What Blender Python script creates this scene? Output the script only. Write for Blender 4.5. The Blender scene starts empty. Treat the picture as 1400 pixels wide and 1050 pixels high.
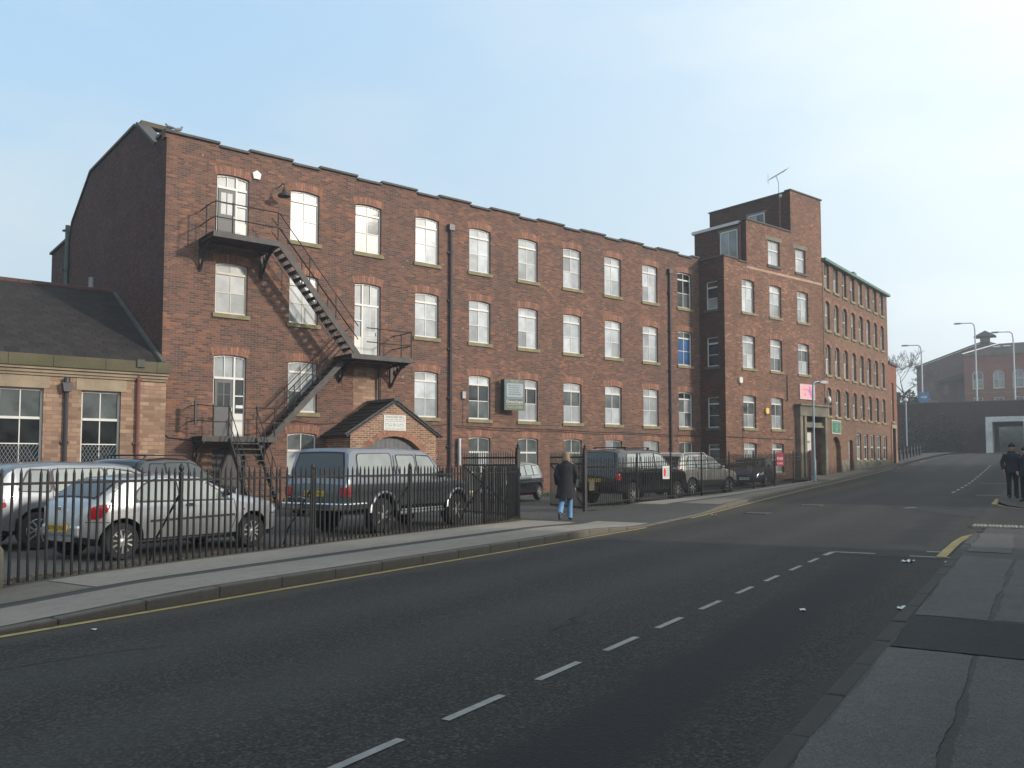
import bpy, bmesh, math, random
from mathutils import Vector, Matrix

R = math.radians
scene = bpy.context.scene
col = scene.collection
random.seed(7)

# ------------------------------------------------------------------ camera
FPX, PITCH, YAW, CAMH, HORIZON = 1167.0, R(3.2), R(39.0), 1.5, 631.0
cam_data = bpy.data.cameras.new('camera')
cam = bpy.data.objects.new('camera', cam_data)
col.objects.link(cam)
cam_data.sensor_width = 36.0
cam_data.lens = FPX / 1400 * 36.0
cam_data.shift_y = (HORIZON - FPX * math.tan(PITCH) - 525.0) / 1400.0
cam_data.clip_start = 0.05
cam_data.clip_end = 6000
fw = Vector((math.sin(YAW) * math.cos(PITCH), math.cos(YAW) * math.cos(PITCH), math.sin(PITCH)))
rt = Vector((math.cos(YAW), -math.sin(YAW), 0))
up = rt.cross(fw)
cm = Matrix((rt, up, -fw)).transposed().to_4x4()
cm.translation = (0, 0, CAMH)
cam.matrix_world = cm
scene.camera = cam

# ------------------------------------------------------------------ sky, sun, exposure
SUN_EL, SUN_AZ = R(18.0), R(27.0)          # azimuth from -Y (the facade normal) towards +X
sun_dir = Vector((math.sin(SUN_AZ) * math.cos(SUN_EL), -math.cos(SUN_AZ) * math.cos(SUN_EL), math.sin(SUN_EL)))
world = bpy.data.worlds.new('World')
scene.world = world
world.use_nodes = True
wn, wl = world.node_tree.nodes, world.node_tree.links
wn.clear()
sky = wn.new('ShaderNodeTexSky')
sky.sky_type = 'NISHITA'
sky.sun_disc = False
sky.sun_elevation = SUN_EL
sky.sun_rotation = math.atan2(sun_dir.x, sun_dir.y)
sky.altitude = 120
sky.air_density = 1.0
sky.dust_density = 2.6
sky.ozone_density = 1.6
# thin high veil of cloud over the whole sky, thicker towards the horizon
tc = wn.new('ShaderNodeTexCoord')
sep = wn.new('ShaderNodeSeparateXYZ'); wl.new(tc.outputs['Generated'], sep.inputs[0])
mp = wn.new('ShaderNodeMapping'); mp.inputs['Scale'].default_value = (1.6, 1.6, 5.0); mp.inputs['Rotation'].default_value = (0.1, 0.2, 0.9)
wl.new(tc.outputs['Generated'], mp.inputs[0])
cn = wn.new('ShaderNodeTexNoise'); cn.inputs['Scale'].default_value = 1.7; cn.inputs['Detail'].default_value = 7; cn.inputs['Roughness'].default_value = 0.52
wl.new(mp.outputs[0], cn.inputs['Vector'])
cr = wn.new('ShaderNodeMapRange'); cr.inputs[1].default_value = 0.42; cr.inputs[2].default_value = 0.75; cr.inputs[3].default_value = 0.0; cr.inputs[4].default_value = 0.5
wl.new(cn.outputs['Fac'], cr.inputs[0])
hz = wn.new('ShaderNodeMapRange'); hz.inputs[1].default_value = 0.0; hz.inputs[2].default_value = 0.45; hz.inputs[3].default_value = 0.42; hz.inputs[4].default_value = 0.0
wl.new(sep.outputs['Z'], hz.inputs[0])
dt = wn.new('ShaderNodeVectorMath'); dt.operation = 'DOT_PRODUCT'; wl.new(tc.outputs['Generated'], dt.inputs[0]); dt.inputs[1].default_value = sun_dir
gl = wn.new('ShaderNodeMapRange'); gl.interpolation_type = 'SMOOTHSTEP'; gl.inputs[1].default_value = -0.82; gl.inputs[2].default_value = 0.55; gl.inputs[3].default_value = 0.0; gl.inputs[4].default_value = 0.62
wl.new(dt.outputs['Value'], gl.inputs[0])      # the veil is thicker and brighter towards the sun
a1 = wn.new('ShaderNodeMath'); a1.operation = 'ADD'; wl.new(cr.outputs[0], a1.inputs[0]); wl.new(hz.outputs[0], a1.inputs[1])
ad = wn.new('ShaderNodeMath'); ad.operation = 'ADD'; ad.use_clamp = True
wl.new(a1.outputs[0], ad.inputs[0]); wl.new(gl.outputs[0], ad.inputs[1])
bw = wn.new('ShaderNodeRGBToBW'); wl.new(sky.outputs[0], bw.inputs[0])
g2_ = wn.new('ShaderNodeMath'); g2_.operation = 'MULTIPLY_ADD'; wl.new(gl.outputs[0], g2_.inputs[0]); g2_.inputs[1].default_value = 0.6; g2_.inputs[2].default_value = 1.0
m2_ = wn.new('ShaderNodeMath'); m2_.operation = 'MULTIPLY'; wl.new(bw.outputs[0], m2_.inputs[0]); wl.new(g2_.outputs[0], m2_.inputs[1])
vm = wn.new('ShaderNodeMix'); vm.data_type = 'RGBA'; vm.blend_type = 'MULTIPLY'; vm.inputs['Factor'].default_value = 1.0
wl.new(m2_.outputs[0], vm.inputs['A']); vm.inputs['B'].default_value = (1.27, 1.33, 1.33, 1)
sm = wn.new('ShaderNodeMix'); sm.data_type = 'RGBA'
wl.new(ad.outputs[0], sm.inputs['Factor']); wl.new(sky.outputs[0], sm.inputs['A']); wl.new(vm.outputs['Result'], sm.inputs['B'])
em = wn.new('ShaderNodeMapRange'); em.inputs[1].default_value = 0.10; em.inputs[2].default_value = 0.48; em.inputs[3].default_value = 0.90; em.inputs[4].default_value = 1.78
wl.new(sep.outputs['Z'], em.inputs[0])         # low sky dulled by haze, high veil brighter
g3_ = wn.new('ShaderNodeMath'); g3_.operation = 'MULTIPLY_ADD'; wl.new(gl.outputs[0], g3_.inputs[0]); g3_.inputs[1].default_value = 1.6; g3_.inputs[2].default_value = 1.0
e2_ = wn.new('ShaderNodeMath'); e2_.operation = 'MULTIPLY'; wl.new(em.outputs[0], e2_.inputs[0]); wl.new(g3_.outputs[0], e2_.inputs[1])
tn = wn.new('ShaderNodeMix'); tn.data_type = 'RGBA'; tn.blend_type = 'MULTIPLY'; tn.inputs['Factor'].default_value = 1.0
wl.new(sm.outputs['Result'], tn.inputs['A']); tn.inputs['B'].default_value = (0.93, 1.085, 1.16, 1)
tm_ = wn.new('ShaderNodeVectorMath'); tm_.operation = 'SCALE'; wl.new(tn.outputs['Result'], tm_.inputs[0]); wl.new(e2_.outputs[0], tm_.inputs['Scale'])
dn_ = wn.new('ShaderNodeVectorMath'); dn_.operation = 'MULTIPLY_ADD'; wl.new(tm_.outputs[0], dn_.inputs[0]); dn_.inputs[1].default_value = (.125, .125, .125); dn_.inputs[2].default_value = (1, 1, 1)
dv_ = wn.new('ShaderNodeVectorMath'); dv_.operation = 'DIVIDE'; wl.new(tm_.outputs[0], dv_.inputs[0]); wl.new(dn_.outputs[0], dv_.inputs[1])   # soft shoulder compresses the brightest part of the sky
bg = wn.new('ShaderNodeBackground'); bg.inputs['Strength'].default_value = 0.15
wl.new(dv_.outputs[0], bg.inputs['Color'])
wo = wn.new('ShaderNodeOutputWorld'); wl.new(bg.outputs[0], wo.inputs[0])

sun_data = bpy.data.lights.new('sun', 'SUN')
sun_data.energy = 2.4
sun_data.angle = R(3.5)
sun_data.color = (1.0, 0.89, 0.76)
sun = bpy.data.objects.new('sun', sun_data)
col.objects.link(sun)
sun.rotation_euler = sun_dir.to_track_quat('Z', 'Y').to_euler()
sun.location = (20, -30, 40)

vs = scene.view_settings
vs.view_transform = 'Standard'
vs.look = 'None'
vs.exposure = 0.79
vs.gamma = 1.0
vs.use_curve_mapping = False

# ------------------------------------------------------------------ helpers
P2W = {}


def wmat(o):
    return P2W.get(o.name, Matrix.Identity(4)) if o else Matrix.Identity(4)


def link(name, data, parent=None, basis=None, **props):
    o = bpy.data.objects.new(name, data)
    col.objects.link(o)
    if parent:
        o.parent = parent
    b = basis or Matrix.Identity(4)
    o.matrix_basis = b
    P2W[o.name] = wmat(parent) @ b
    for k, v in props.items():
        if v:
            o[k] = v
    return o


def TR(x, y, z, rz=0.0):
    return Matrix.Translation((x, y, z)) @ Matrix.Rotation(rz, 4, 'Z')


def thing(name, label, category, loc=(0, 0, 0), rz=0.0, group=None):
    return link(name, None, None, TR(*loc, rz), label=label, category=category, group=group)


class MB:
    """collects faces, builds ONE mesh object"""

    def __init__(s):
        s.v, s.f, s.m = [], [], []

    def add(s, vs_, fs, mi=0):
        o = len(s.v)
        s.v += [tuple(p) for p in vs_]
        s.f += [[i + o for i in f] for f in fs]
        s.m += [mi] * len(fs)

    def poly(s, pts, mi=0):
        s.add(pts, [list(range(len(pts)))], mi)

    def box(s, x0, x1, y0, y1, z0, z1, mi=0, T=None):
        p = [(x, y, z) for z in (z0, z1) for y in (y0, y1) for x in (x0, x1)]
        if T is not None:
            p = [T @ Vector(q) for q in p]
        s.add(p, [[0, 2, 3, 1], [4, 5, 7, 6], [0, 1, 5, 4], [2, 6, 7, 3], [0, 4, 6, 2], [1, 3, 7, 5]], mi)

    def bar(s, a, b, w, h, mi=0):
        a, b = Vector(a), Vector(b)
        d = (b - a).normalized()
        sd = d.cross(Vector((0, 0, 1)))
        sd = Vector((1, 0, 0)) if sd.length < 1e-4 else sd.normalized()
        u = sd.cross(d)
        p = []
        for c in (a, b):
            for i, j in ((-1, -1), (1, -1), (1, 1), (-1, 1)):
                p.append(c + sd * (w / 2 * i) + u * (h / 2 * j))
        s.add(p, [[3, 2, 1, 0], [4, 5, 6, 7], [0, 1, 5, 4], [1, 2, 6, 5], [2, 3, 7, 6], [3, 0, 4, 7]], mi)

    def tube(s, pts, r, n=6, mi=0):
        pts = [Vector(p) for p in pts]
        rs = r if isinstance(r, (list, tuple)) else [r] * len(pts)
        rings, prev = [], None
        for i, p in enumerate(pts):
            d = (pts[min(i + 1, len(pts) - 1)] - pts[max(i - 1, 0)]).normalized()
            if prev is None:
                a = Vector((0, 0, 1)) if abs(d.z) < .9 else Vector((1, 0, 0))
                sd = d.cross(a).normalized()
            else:
                sd = (prev - d * prev.dot(d))
                sd = sd.normalized() if sd.length > 1e-5 else d.orthogonal().normalized()
            prev = sd
            u = d.cross(sd)
            rings.append([p + (sd * math.cos(t) + u * math.sin(t)) * rs[i] for t in [2 * math.pi * k / n for k in range(n)]])
        s.loft(rings, mi)

    def loft(s, rings, mi=0, cap=True, closed=True):
        n = len(rings[0])
        vs_ = [p for r_ in rings for p in r_]
        fs = []
        for i in range(len(rings) - 1):
            for k in range(n if closed else n - 1):
                k2 = (k + 1) % n
                fs.append([i * n + k, i * n + k2, (i + 1) * n + k2, (i + 1) * n + k])
        if cap:
            fs.append(list(range(n))[::-1])
            fs.append([(len(rings) - 1) * n + k for k in range(n)])
        s.add(vs_, fs, mi)

    def prism(s, pl, a, b, axis='y', mi=0):
        def q(u, v, w):
            return {'y': (u, w, v), 'x': (w, u, v), 'z': (u, v, w)}[axis]
        n = len(pl)
        s.add([q(u, v, a) for u, v in pl] + [q(u, v, b) for u, v in pl],
              [list(range(n))[::-1], list(range(n, 2 * n))] + [[i, (i + 1) % n, n + (i + 1) % n, n + i] for i in range(n)], mi)

    def lathe(s, prof, c=(0, 0, 0), n=16, axis='z', mi=0):
        """prof: (radius, height) list"""
        c = Vector(c)
        rings = []
        for r_, h_ in prof:
            ring = []
            for k in range(n):
                t = 2 * math.pi * k / n
                x, y = r_ * math.cos(t), r_ * math.sin(t)
                ring.append(c + Vector({'z': (x, y, h_), 'y': (x, h_, y), 'x': (h_, x, y)}[axis]))
            rings.append(ring)
        s.loft(rings, mi)

    def mesh(s, mats, smooth=False, M_=None, name='mesh', recalc=True):
        me = bpy.data.meshes.new(name)
        vv = s.v if M_ is None else [tuple(M_ @ Vector(p)) for p in s.v]
        me.from_pydata(vv, [], s.f)
        mats = mats if isinstance(mats, (list, tuple)) else [mats]
        for m_ in mats:
            me.materials.append(m_)
        for p, mi in zip(me.polygons, s.m):
            p.material_index = mi
        if recalc:
            bm = bmesh.new(); bm.from_mesh(me)
            bmesh.ops.recalc_face_normals(bm, faces=bm.faces)
            bm.to_mesh(me); bm.free()
        if smooth:
            for p in me.polygons:
                p.use_smooth = True
            me.set_sharp_from_angle(angle=R(38))
        return me

    def build(s, name, mats, parent=None, smooth=False, bev=0, world_co=True, recalc=True, **props):
        M_ = wmat(parent).inverted() if (parent and world_co) else None
        o = link(name, s.mesh(mats, smooth, M_, name, recalc), parent, None, **props)
        if bev:
            md = o.modifiers.new('bevel', 'BEVEL'); md.width = bev; md.segments = 2; md.limit_method = 'ANGLE'; md.angle_limit = R(40)
        return o


def lerp(a, b, t):
    return a + (b - a) * t


def pw(knots, x):
    """piecewise linear"""
    if x <= knots[0][0]:
        return knots[0][1]
    for (x0, y0), (x1, y1) in zip(knots, knots[1:]):
        if x <= x1:
            return lerp(y0, y1, (x - x0) / (x1 - x0))
    return knots[-1][1]


def sstep(a, b, x):
    t = max(0, min(1, (x - a) / (b - a)))
    return t * t * (3 - 2 * t)


def copy_tree(o, basis, parent=None, **props):
    c = o.copy(); col.objects.link(c); c.parent = parent
    c.matrix_basis = basis
    P2W[c.name] = wmat(parent) @ basis
    for k, v in props.items():
        c[k] = v
    for ch in list(o.children):
        copy_tree(ch, ch.matrix_basis.copy(), c)
    return c


# ------------------------------------------------------------------ materials
def _nt(name):
    m = bpy.data.materials.new(name)
    m.use_nodes = True
    nt = m.node_tree
    return m, nt.nodes, nt.links, nt.nodes['Principled BSDF']


def ramp(nodes, stops):
    r = nodes.new('ShaderNodeValToRGB')
    e = r.color_ramp.elements
    while len(e) > 1:
        e.remove(e[-1])
    e[0].position = stops[0][0]; e[0].color = (*stops[0][1], 1)
    for p, c in stops[1:]:
        k = e.new(p); k.color = (*c, 1)
    return r


def mixc(nodes, links, fac, a, b, mode='MIX'):
    mx = nodes.new('ShaderNodeMix'); mx.data_type = 'RGBA'; mx.blend_type = mode
    for sock, val in (('Factor', fac), ('A', a), ('B', b)):
        if hasattr(val, 'default_value') or hasattr(val, 'is_output'):
            links.new(val, mx.inputs[sock])
        elif sock == 'Factor':
            mx.inputs[sock].default_value = val
        else:
            mx.inputs[sock].default_value = (*val, 1)
    return mx.outputs['Result']


def noise(nodes, links, vec, scale, detail=4, rough=.55):
    n = nodes.new('ShaderNodeTexNoise')
    n.inputs['Scale'].default_value = scale; n.inputs['Detail'].default_value = detail; n.inputs['Roughness'].default_value = rough
    links.new(vec, n.inputs['Vector'])
    return n.outputs['Fac']


def mrange(nodes, links, v, a, b, c, d):
    n = nodes.new('ShaderNodeMapRange')
    for i, x in enumerate((a, b, c, d)):
        n.inputs[i + 1].default_value = x
    links.new(v, n.inputs[0])
    return n.outputs[0]


def objco(nodes):
    return nodes.new('ShaderNodeTexCoord').outputs['Object']


def geoco(nodes):
    return nodes.new('ShaderNodeNewGeometry').outputs['Position']


def bump(nodes, links, bs, h, strength, dist):
    b = nodes.new('ShaderNodeBump'); b.inputs['Strength'].default_value = strength; b.inputs['Distance'].default_value = dist
    links.new(h, b.inputs['Height']); links.new(b.outputs[0], bs.inputs['Normal'])


def mat(name, c, rough=.8, metal=0.0, var=.18, scale=3.0, fine=0.0, bmp=0.0, spec=.5, dirt=None, dscale=.8, damt=.5, coat=0.0, ior=None):
    """plain surface: colour, slow + fine variation, optional dirt blotches"""
    m, n, l, b = _nt(name)
    co = objco(n)
    c = tuple(c)
    s1 = noise(n, l, co, scale, 5)
    lo = tuple(x * (1 - var) for x in c); hi = tuple(min(1, x * (1 + var)) for x in c)
    out = mixc(n, l, mrange(n, l, s1, .3, .7, 0, 1), lo, hi)
    if fine:
        f = noise(n, l, co, scale * 22, 3)
        out = mixc(n, l, mrange(n, l, f, .3, .7, 0, fine), out, tuple(x * .45 for x in c))
    if dirt:
        d = noise(n, l, co, dscale, 6, .62)
        out = mixc(n, l, mrange(n, l, d, .48, .68, 0, damt), out, dirt)
    l.new(out, b.inputs['Base Color'])
    b.inputs['Roughness'].default_value = rough
    b.inputs['Metallic'].default_value = metal
    b.inputs['Specular IOR Level'].default_value = spec
    if ior:
        b.inputs['IOR'].default_value = ior
    if coat:
        b.inputs['Coat Weight'].default_value = coat; b.inputs['Coat Roughness'].default_value = .05
    if bmp:
        bump(n, l, b, noise(n, l, co, scale * 14, 4), bmp, .01)
    return m


def brick(name, stops, mortar, soot=(.05, .04, .038), sootamt=.55, bw=.235, rh=.077, ms=.009, patch=.45, speck=.0, seed=0.0, k=.82):
    stops = [(p, (c[0] * k, c[1] * k * .92, c[2] * k * .88)) for p, c in stops]; mortar = tuple(x * k for x in mortar)
    m, n, l, b = _nt(name)
    co = objco(n)
    sp = n.new('ShaderNodeSeparateXYZ'); l.new(co, sp.inputs[0])
    ad_ = n.new('ShaderNodeMath'); ad_.operation = 'ADD'; l.new(sp.outputs[0], ad_.inputs[0]); l.new(sp.outputs[1], ad_.inputs[1])
    cb = n.new('ShaderNodeCombineXYZ'); l.new(ad_.outputs[0], cb.inputs[0]); l.new(sp.outputs[2], cb.inputs[1]); cb.inputs[2].default_value = seed
    br = n.new('ShaderNodeTexBrick')
    l.new(cb.outputs[0], br.inputs['Vector'])
    br.inputs['Color1'].default_value = (0, 0, 0, 1); br.inputs['Color2'].default_value = (1, 1, 1, 1); br.inputs['Mortar'].default_value = (.5, .5, .5, 1)
    br.inputs['Scale'].default_value = 1.0; br.inputs['Mortar Size'].default_value = ms; br.inputs['Mortar Smooth'].default_value = .2
    br.inputs['Brick Width'].default_value = bw; br.inputs['Row Height'].default_value = rh
    # slow shift of the palette so that areas of the wall differ
    sh = noise(n, l, cb.outputs[0], .28, 5, .6)
    bwn = n.new('ShaderNodeRGBToBW'); l.new(br.outputs['Color'], bwn.inputs[0])
    add = n.new('ShaderNodeMath'); add.operation = 'ADD'; l.new(bwn.outputs[0], add.inputs[0])
    l.new(mrange(n, l, sh, .3, .7, -patch * .5, patch * .5), add.inputs[1])
    rp = ramp(n, stops); l.new(add.outputs[0], rp.inputs[0])
    fine = noise(n, l, cb.outputs[0], 42, 4)
    c1 = mixc(n, l, mrange(n, l, fine, .35, .75, 0, .55), rp.outputs[0], tuple(x * .55 for x in stops[1][1]))
    st_ = noise(n, l, cb.outputs[0], .55, 8, .66)
    c2 = mixc(n, l, mrange(n, l, st_, .45, .72, 0, sootamt), c1, soot)
    mpk = n.new('ShaderNodeMapping'); mpk.inputs['Scale'].default_value = (1.7, .16, 1); l.new(cb.outputs[0], mpk.inputs[0])
    stk = noise(n, l, mpk.outputs[0], 1.0, 6, .65)
    c2 = mixc(n, l, mrange(n, l, stk, .52, .74, 0, .55), c2, tuple(x * .42 for x in stops[1][1]))     # damp streaks
    pal = noise(n, l, cb.outputs[0], .9, 4, .6)
    c2 = mixc(n, l, mrange(n, l, pal, .56, .74, 0, .30), c2, tuple(min(1, x * 1.5 + .02) for x in stops[2][1]))   # rubbed and repointed areas
    if speck:
        s2 = noise(n, l, cb.outputs[0], 5.5, 2)
        c2 = mixc(n, l, mrange(n, l, s2, .70, .74, 0, speck), c2, (.55, .50, .44))
    c3 = mixc(n, l, br.outputs['Fac'], c2, mortar)
    l.new(c3, b.inputs['Base Color'])
    b.inputs['Roughness'].default_value = .92
    b.inputs['Specular IOR Level'].default_value = .2
    inv = n.new('ShaderNodeMath'); inv.operation = 'SUBTRACT'; inv.inputs[0].default_value = 1; l.new(br.outputs['Fac'], inv.inputs[1])
    hh = n.new('ShaderNodeMath'); hh.operation = 'ADD'; l.new(inv.outputs[0], hh.inputs[0]); l.new(fine, hh.inputs[1])
    bump(n, l, b, hh.outputs[0], .55, .012)
    return m


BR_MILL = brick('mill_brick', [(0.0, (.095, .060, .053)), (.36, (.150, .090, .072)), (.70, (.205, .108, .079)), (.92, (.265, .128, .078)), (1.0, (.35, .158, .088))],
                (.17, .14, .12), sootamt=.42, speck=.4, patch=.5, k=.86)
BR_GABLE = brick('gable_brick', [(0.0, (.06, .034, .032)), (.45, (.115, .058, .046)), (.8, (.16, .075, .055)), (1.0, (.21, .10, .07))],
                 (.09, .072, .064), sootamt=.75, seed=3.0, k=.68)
BR_TOWER = brick('tower_brick', [(0.0, (.12, .065, .05)), (.40, (.215, .118, .086)), (.72, (.27, .145, .10)), (.92, (.36, .17, .10)), (1.0, (.46, .30, .22))],
                 (.21, .165, .13), sootamt=.35, seed=7.0, speck=.3, k=.76)
BR_WING = brick('wing_brick', [(0.0, (.12, .07, .052)), (.40, (.205, .125, .088)), (.72, (.25, .15, .105)), (1.0, (.33, .20, .13))],
                (.20, .16, .125), sootamt=.30, seed=11.0, k=.80)
BR_PORCH = brick('porch_brick', [(0.0, (.15, .082, .058)), (.40, (.23, .13, .088)), (.72, (.28, .165, .11)), (1.0, (.35, .235, .16))],
                 (.34, .29, .22), sootamt=.25, seed=5.0, k=1.05)
BR_SCHOOL = brick('school_stone', [(0.0, (.16, .11, .082)), (.40, (.235, .168, .122)), (.72, (.285, .205, .147)), (1.0, (.34, .262, .185))],
                  (.17, .12, .09), sootamt=.35, bw=.34, rh=.125, ms=.010, seed=2.0, k=1.12)
BR_RED = brick('red_brick', [(0.0, (.17, .065, .05)), (.5, (.26, .10, .07)), (1.0, (.33, .14, .09))], (.21, .15, .12), sootamt=.25, seed=9.0)
BR_HOUSE = brick('house_brick', [(0.0, (.14, .06, .05)), (.5, (.21, .09, .065)), (1.0, (.29, .13, .09))], (.2, .15, .12), sootamt=.3, seed=13.0)
BR_DARK = brick('engineering_brick', [(0.0, (.034, .020, .018)), (.5, (.062, .036, .031)), (1.0, (.10, .052, .042))], (.05, .044, .042), sootamt=.5, seed=15.0, k=.75)
BR_DULL = brick('haze_grey_brick', [(0.0, (.12, .09, .085)), (.5, (.16, .115, .105)), (1.0, (.20, .14, .12))], (.13, .11, .10), sootamt=.4, seed=17.0)  # greyed and paled brick, standing in for part of the distance haze
ARCH = [mat('arch_brick_a', (0.220, 0.105, 0.070), .9, var=.3, scale=9), mat('arch_brick_b', (0.165, 0.085, 0.060), .9, var=.3, scale=9), mat('arch_brick_c', (0.260, 0.128, 0.082), .9, var=.3, scale=9)]
SILL = mat('sill_stone', (.20, .175, .105), .9, var=.25, scale=2.5, fine=.4, bmp=.3, dirt=(.12, .12, .045), damt=.5)
STONE_BUFF = mat('buff_sandstone', (.27, .215, .15), .9, var=.22, scale=1.6, fine=.3, bmp=.3, dirt=(.10, .075, .055), damt=.6, dscale=1.1)
STONE_MOSS = mat('mossy_stone', (.085, .074, .046), .95, var=.3, scale=1.2, fine=.4, bmp=.4, dirt=(.055, .065, .018), damt=.8, dscale=.9)
STONE_DARK = mat('dark_porch_stone', (.17, .155, .115), .9, var=.25, scale=1.4, fine=.4, bmp=.3, dirt=(.06, .06, .045), damt=.7)
COPING = mat('coping_stone', (.075, .072, .072), .9, var=.3, scale=1.4, fine=.3, dirt=(.08, .09, .04), damt=.4)
SLATE = [mat('slate_%d' % i, c, .82, spec=.25, var=.25, scale=4, fine=.25, bmp=.2, dirt=(.022, .026, .012), damt=.6, dscale=.5) for i, c in enumerate([(.026, .022, .022), (.020, .017, .018), (.032, .027, .025), (.024, .021, .018)])]
RIDGE = mat('red_ridge_tile', (.075, .034, .028), .85, var=.3, scale=2, fine=.3)
WHITE = mat('white_paint', (.50, .50, .48), .45, var=.07, scale=2.0, dirt=(.42, .38, .30), damt=.25, dscale=1.5)
CREAM = mat('cream_paint', (.46, .42, .34), .5, var=.12, scale=2.0, dirt=(.25, .21, .15), damt=.35, dscale=1.5)
GREYDOOR = mat('grey_door_paint', (.040, .045, .048), .5, var=.1)
BOARDS = mat('grey_board_paint', (.085, .092, .098), .6, var=.2, scale=3, fine=.2)
IRON = mat('black_iron', (.011, .010, .011), .55, var=.3, scale=6, fine=.3, bmp=.2, dirt=(.06, .030, .018), damt=.5, dscale=3)
IRONGREY = mat('weathered_iron', (.022, .022, .023), .6, var=.3, scale=5, fine=.3, dirt=(.10, .06, .04), damt=.4, dscale=2.5)
FENCE = mat('fence_iron', (.008, .0075, .0075), .55, var=.3, scale=5, dirt=(.028, .016, .012), damt=.45, dscale=3)
PIPE = mat('pipe_paint', (.022, .020, .028), .45, var=.2, dirt=(.05, .03, .025), damt=.4)
PIPE_RED = mat('oxide_pipe_paint', (.13, .045, .035), .5, var=.2)
PIPE_GREEN = mat('green_pipe_paint', (.028, .06, .052), .5, var=.2)
LEAD = mat('grey_metal', (.20, .21, .22), .45, metal=.3, var=.15)
GALV = mat('galvanised_steel', (.33, .36, .38), .42, metal=.55, var=.12, scale=2)
PAINT_BLUE = mat('blue_grey_post_paint', (.22, .29, .34), .45, metal=.2, var=.12)
GREEN_TRIM = mat('green_gutter_paint', (.045, .115, .078), .5, var=.2)
BLACKP = mat('black_plastic', (.012, .012, .013), .5, var=.1)
RUBBER = mat('tyre_rubber', (.016, .016, .017), .85, var=.25, scale=8)
ALLOY = mat('wheel_alloy', (.52, .52, .50), .32, metal=.75, var=.08)
CHROME = mat('chrome', (.75, .75, .75), .12, metal=1.0, var=.03)
RED_LENS = mat('red_lens', (.26, .010, .014), .15, var=.08, coat=.6)
CLEAR_LENS = mat('headlamp_lens', (.50, .54, .58), .10, metal=.35, var=.1, coat=.8)
PLATE_Y = mat('yellow_plate', (.55, .36, .03), .5, var=.08)
PLATE_W = mat('white_plate', (.7, .7, .66), .5, var=.05)


def glass(name, c, rough, ior=1.5, var=.2, scale=1.6, wav=0.05, spec=.5):
    m, n, l, b = _nt(name)
    co = geoco(n)
    nn = noise(n, l, co, scale, 4)
    l.new(mixc(n, l, mrange(n, l, nn, .35, .65, 0, 1), tuple(x * (1 - var) for x in c), tuple(min(1, x * (1 + var)) for x in c)), b.inputs['Base Color'])
    oi = n.new('ShaderNodeObjectInfo')                 # every pane a little different
    rv_ = mrange(n, l, oi.outputs['Random'], 0, 1, .72, 1.12)
    src = b.inputs['Base Color'].links[0].from_socket
    sc_ = n.new('ShaderNodeVectorMath'); sc_.operation = 'SCALE'; l.new(src, sc_.inputs[0]); l.new(rv_, sc_.inputs['Scale'])
    l.new(sc_.outputs[0], b.inputs['Base Color'])
    b.inputs['Roughness'].default_value = rough
    b.inputs['IOR'].default_value = ior
    b.inputs['Specular IOR Level'].default_value = spec
    bump(n, l, b, noise(n, l, co, 2.2, 2), wav, .02)
    return m


G_WHITE = glass('whitewash_sky_glass', (.40, .435, .455), .25, spec=.22)  # whitewash plus the glare of reflected sky, both put into the base colour
G_PALE = glass('frosted_sky_glass', (.26, .285, .295), .28, spec=.25, var=.2)  # frosting, with some reflected sky painted into its pale tone
G_GREY = glass('grey_glass', (.085, .10, .10), .08, var=.35)  # mid grey pane, uneven in tone
G_DARK = glass('dark_glass', (.022, .026, .028), .03, var=.5)
G_BLUE = glass('blue_blind_glass', (.05, .115, .25), .06, var=.25)
G_CAR = glass('car_glass', (.018, .022, .022), .02, ior=1.75, wav=0.0)
G_CAR_PALE = glass('sky_bright_car_glass', (.20, .225, .205), .04, ior=2.0, wav=0.0)  # bright sky reflection painted into the glass colour
PANE = dict(W=G_WHITE, P=G_PALE, G=G_GREY, D=G_DARK, B=G_BLUE)
# ------------------------------------------------------------------ terrain: road frame (s along the road, t to its left)
RA = R(19.4)
CA, SA = math.cos(RA), math.sin(RA)
KS = [(-4000, 0), (0, 0), (18, 0), (30, .16), (45, .40), (58, .85), (71, 1.4), (90, 2.05), (112, 2.5), (140, 2.9), (300, 3.5), (5000, 3.5)]


def hs(s):
    for i in range(len(KS) - 1):
        if KS[i][0] <= s <= KS[i + 1][0]:
            a, b = KS[i], KS[i + 1]
            L = b[0] - a[0]
            u = (s - a[0]) / L

            def sl(j):
                if j <= 0 or j >= len(KS) - 1:
                    return 0
                d1 = (KS[j][1] - KS[j - 1][1]) / (KS[j][0] - KS[j - 1][0]); d2 = (KS[j + 1][1] - KS[j][1]) / (KS[j + 1][0] - KS[j][0])
                return 0 if d1 * d2 <= 0 else 2 * d1 * d2 / (d1 + d2)
            m0, m1 = sl(i) * L, sl(i + 1) * L
            return (2 * u**3 - 3 * u * u + 1) * a[1] + (u**3 - 2 * u * u + u) * m0 + (-2 * u**3 + 3 * u * u) * b[1] + (u**3 - u * u) * m1
    return 0


HP = [(24, 0), (32, .10), (44, .40), (48, .55), (60, 1.3), (80, 2.0)]


def st2xy(s, t):
    return s * CA - t * SA, s * SA + t * CA


def xy2st(x, y):
    return x * CA + y * SA, -x * SA + y * CA


def gz(x, y):
    s, t = xy2st(x, y)
    w = sstep(10.6, 14, t)
    return hs(s) * (1 - w) + pw(HP, x) * w


def P(s, t, dz=0.0):
    x, y = st2xy(s, t)
    return (x, y, gz(x, y) + dz)


def KL(s):      # left kerb line
    return pw([(-60, 7.74), (18, 7.74), (22, 7.9), (30, 8.35), (39, 8.85), (46, 8.95), (54, 8.8), (65, 8.25), (90, 7.6), (112, 7.3), (140, 7.2)], s)


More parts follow.
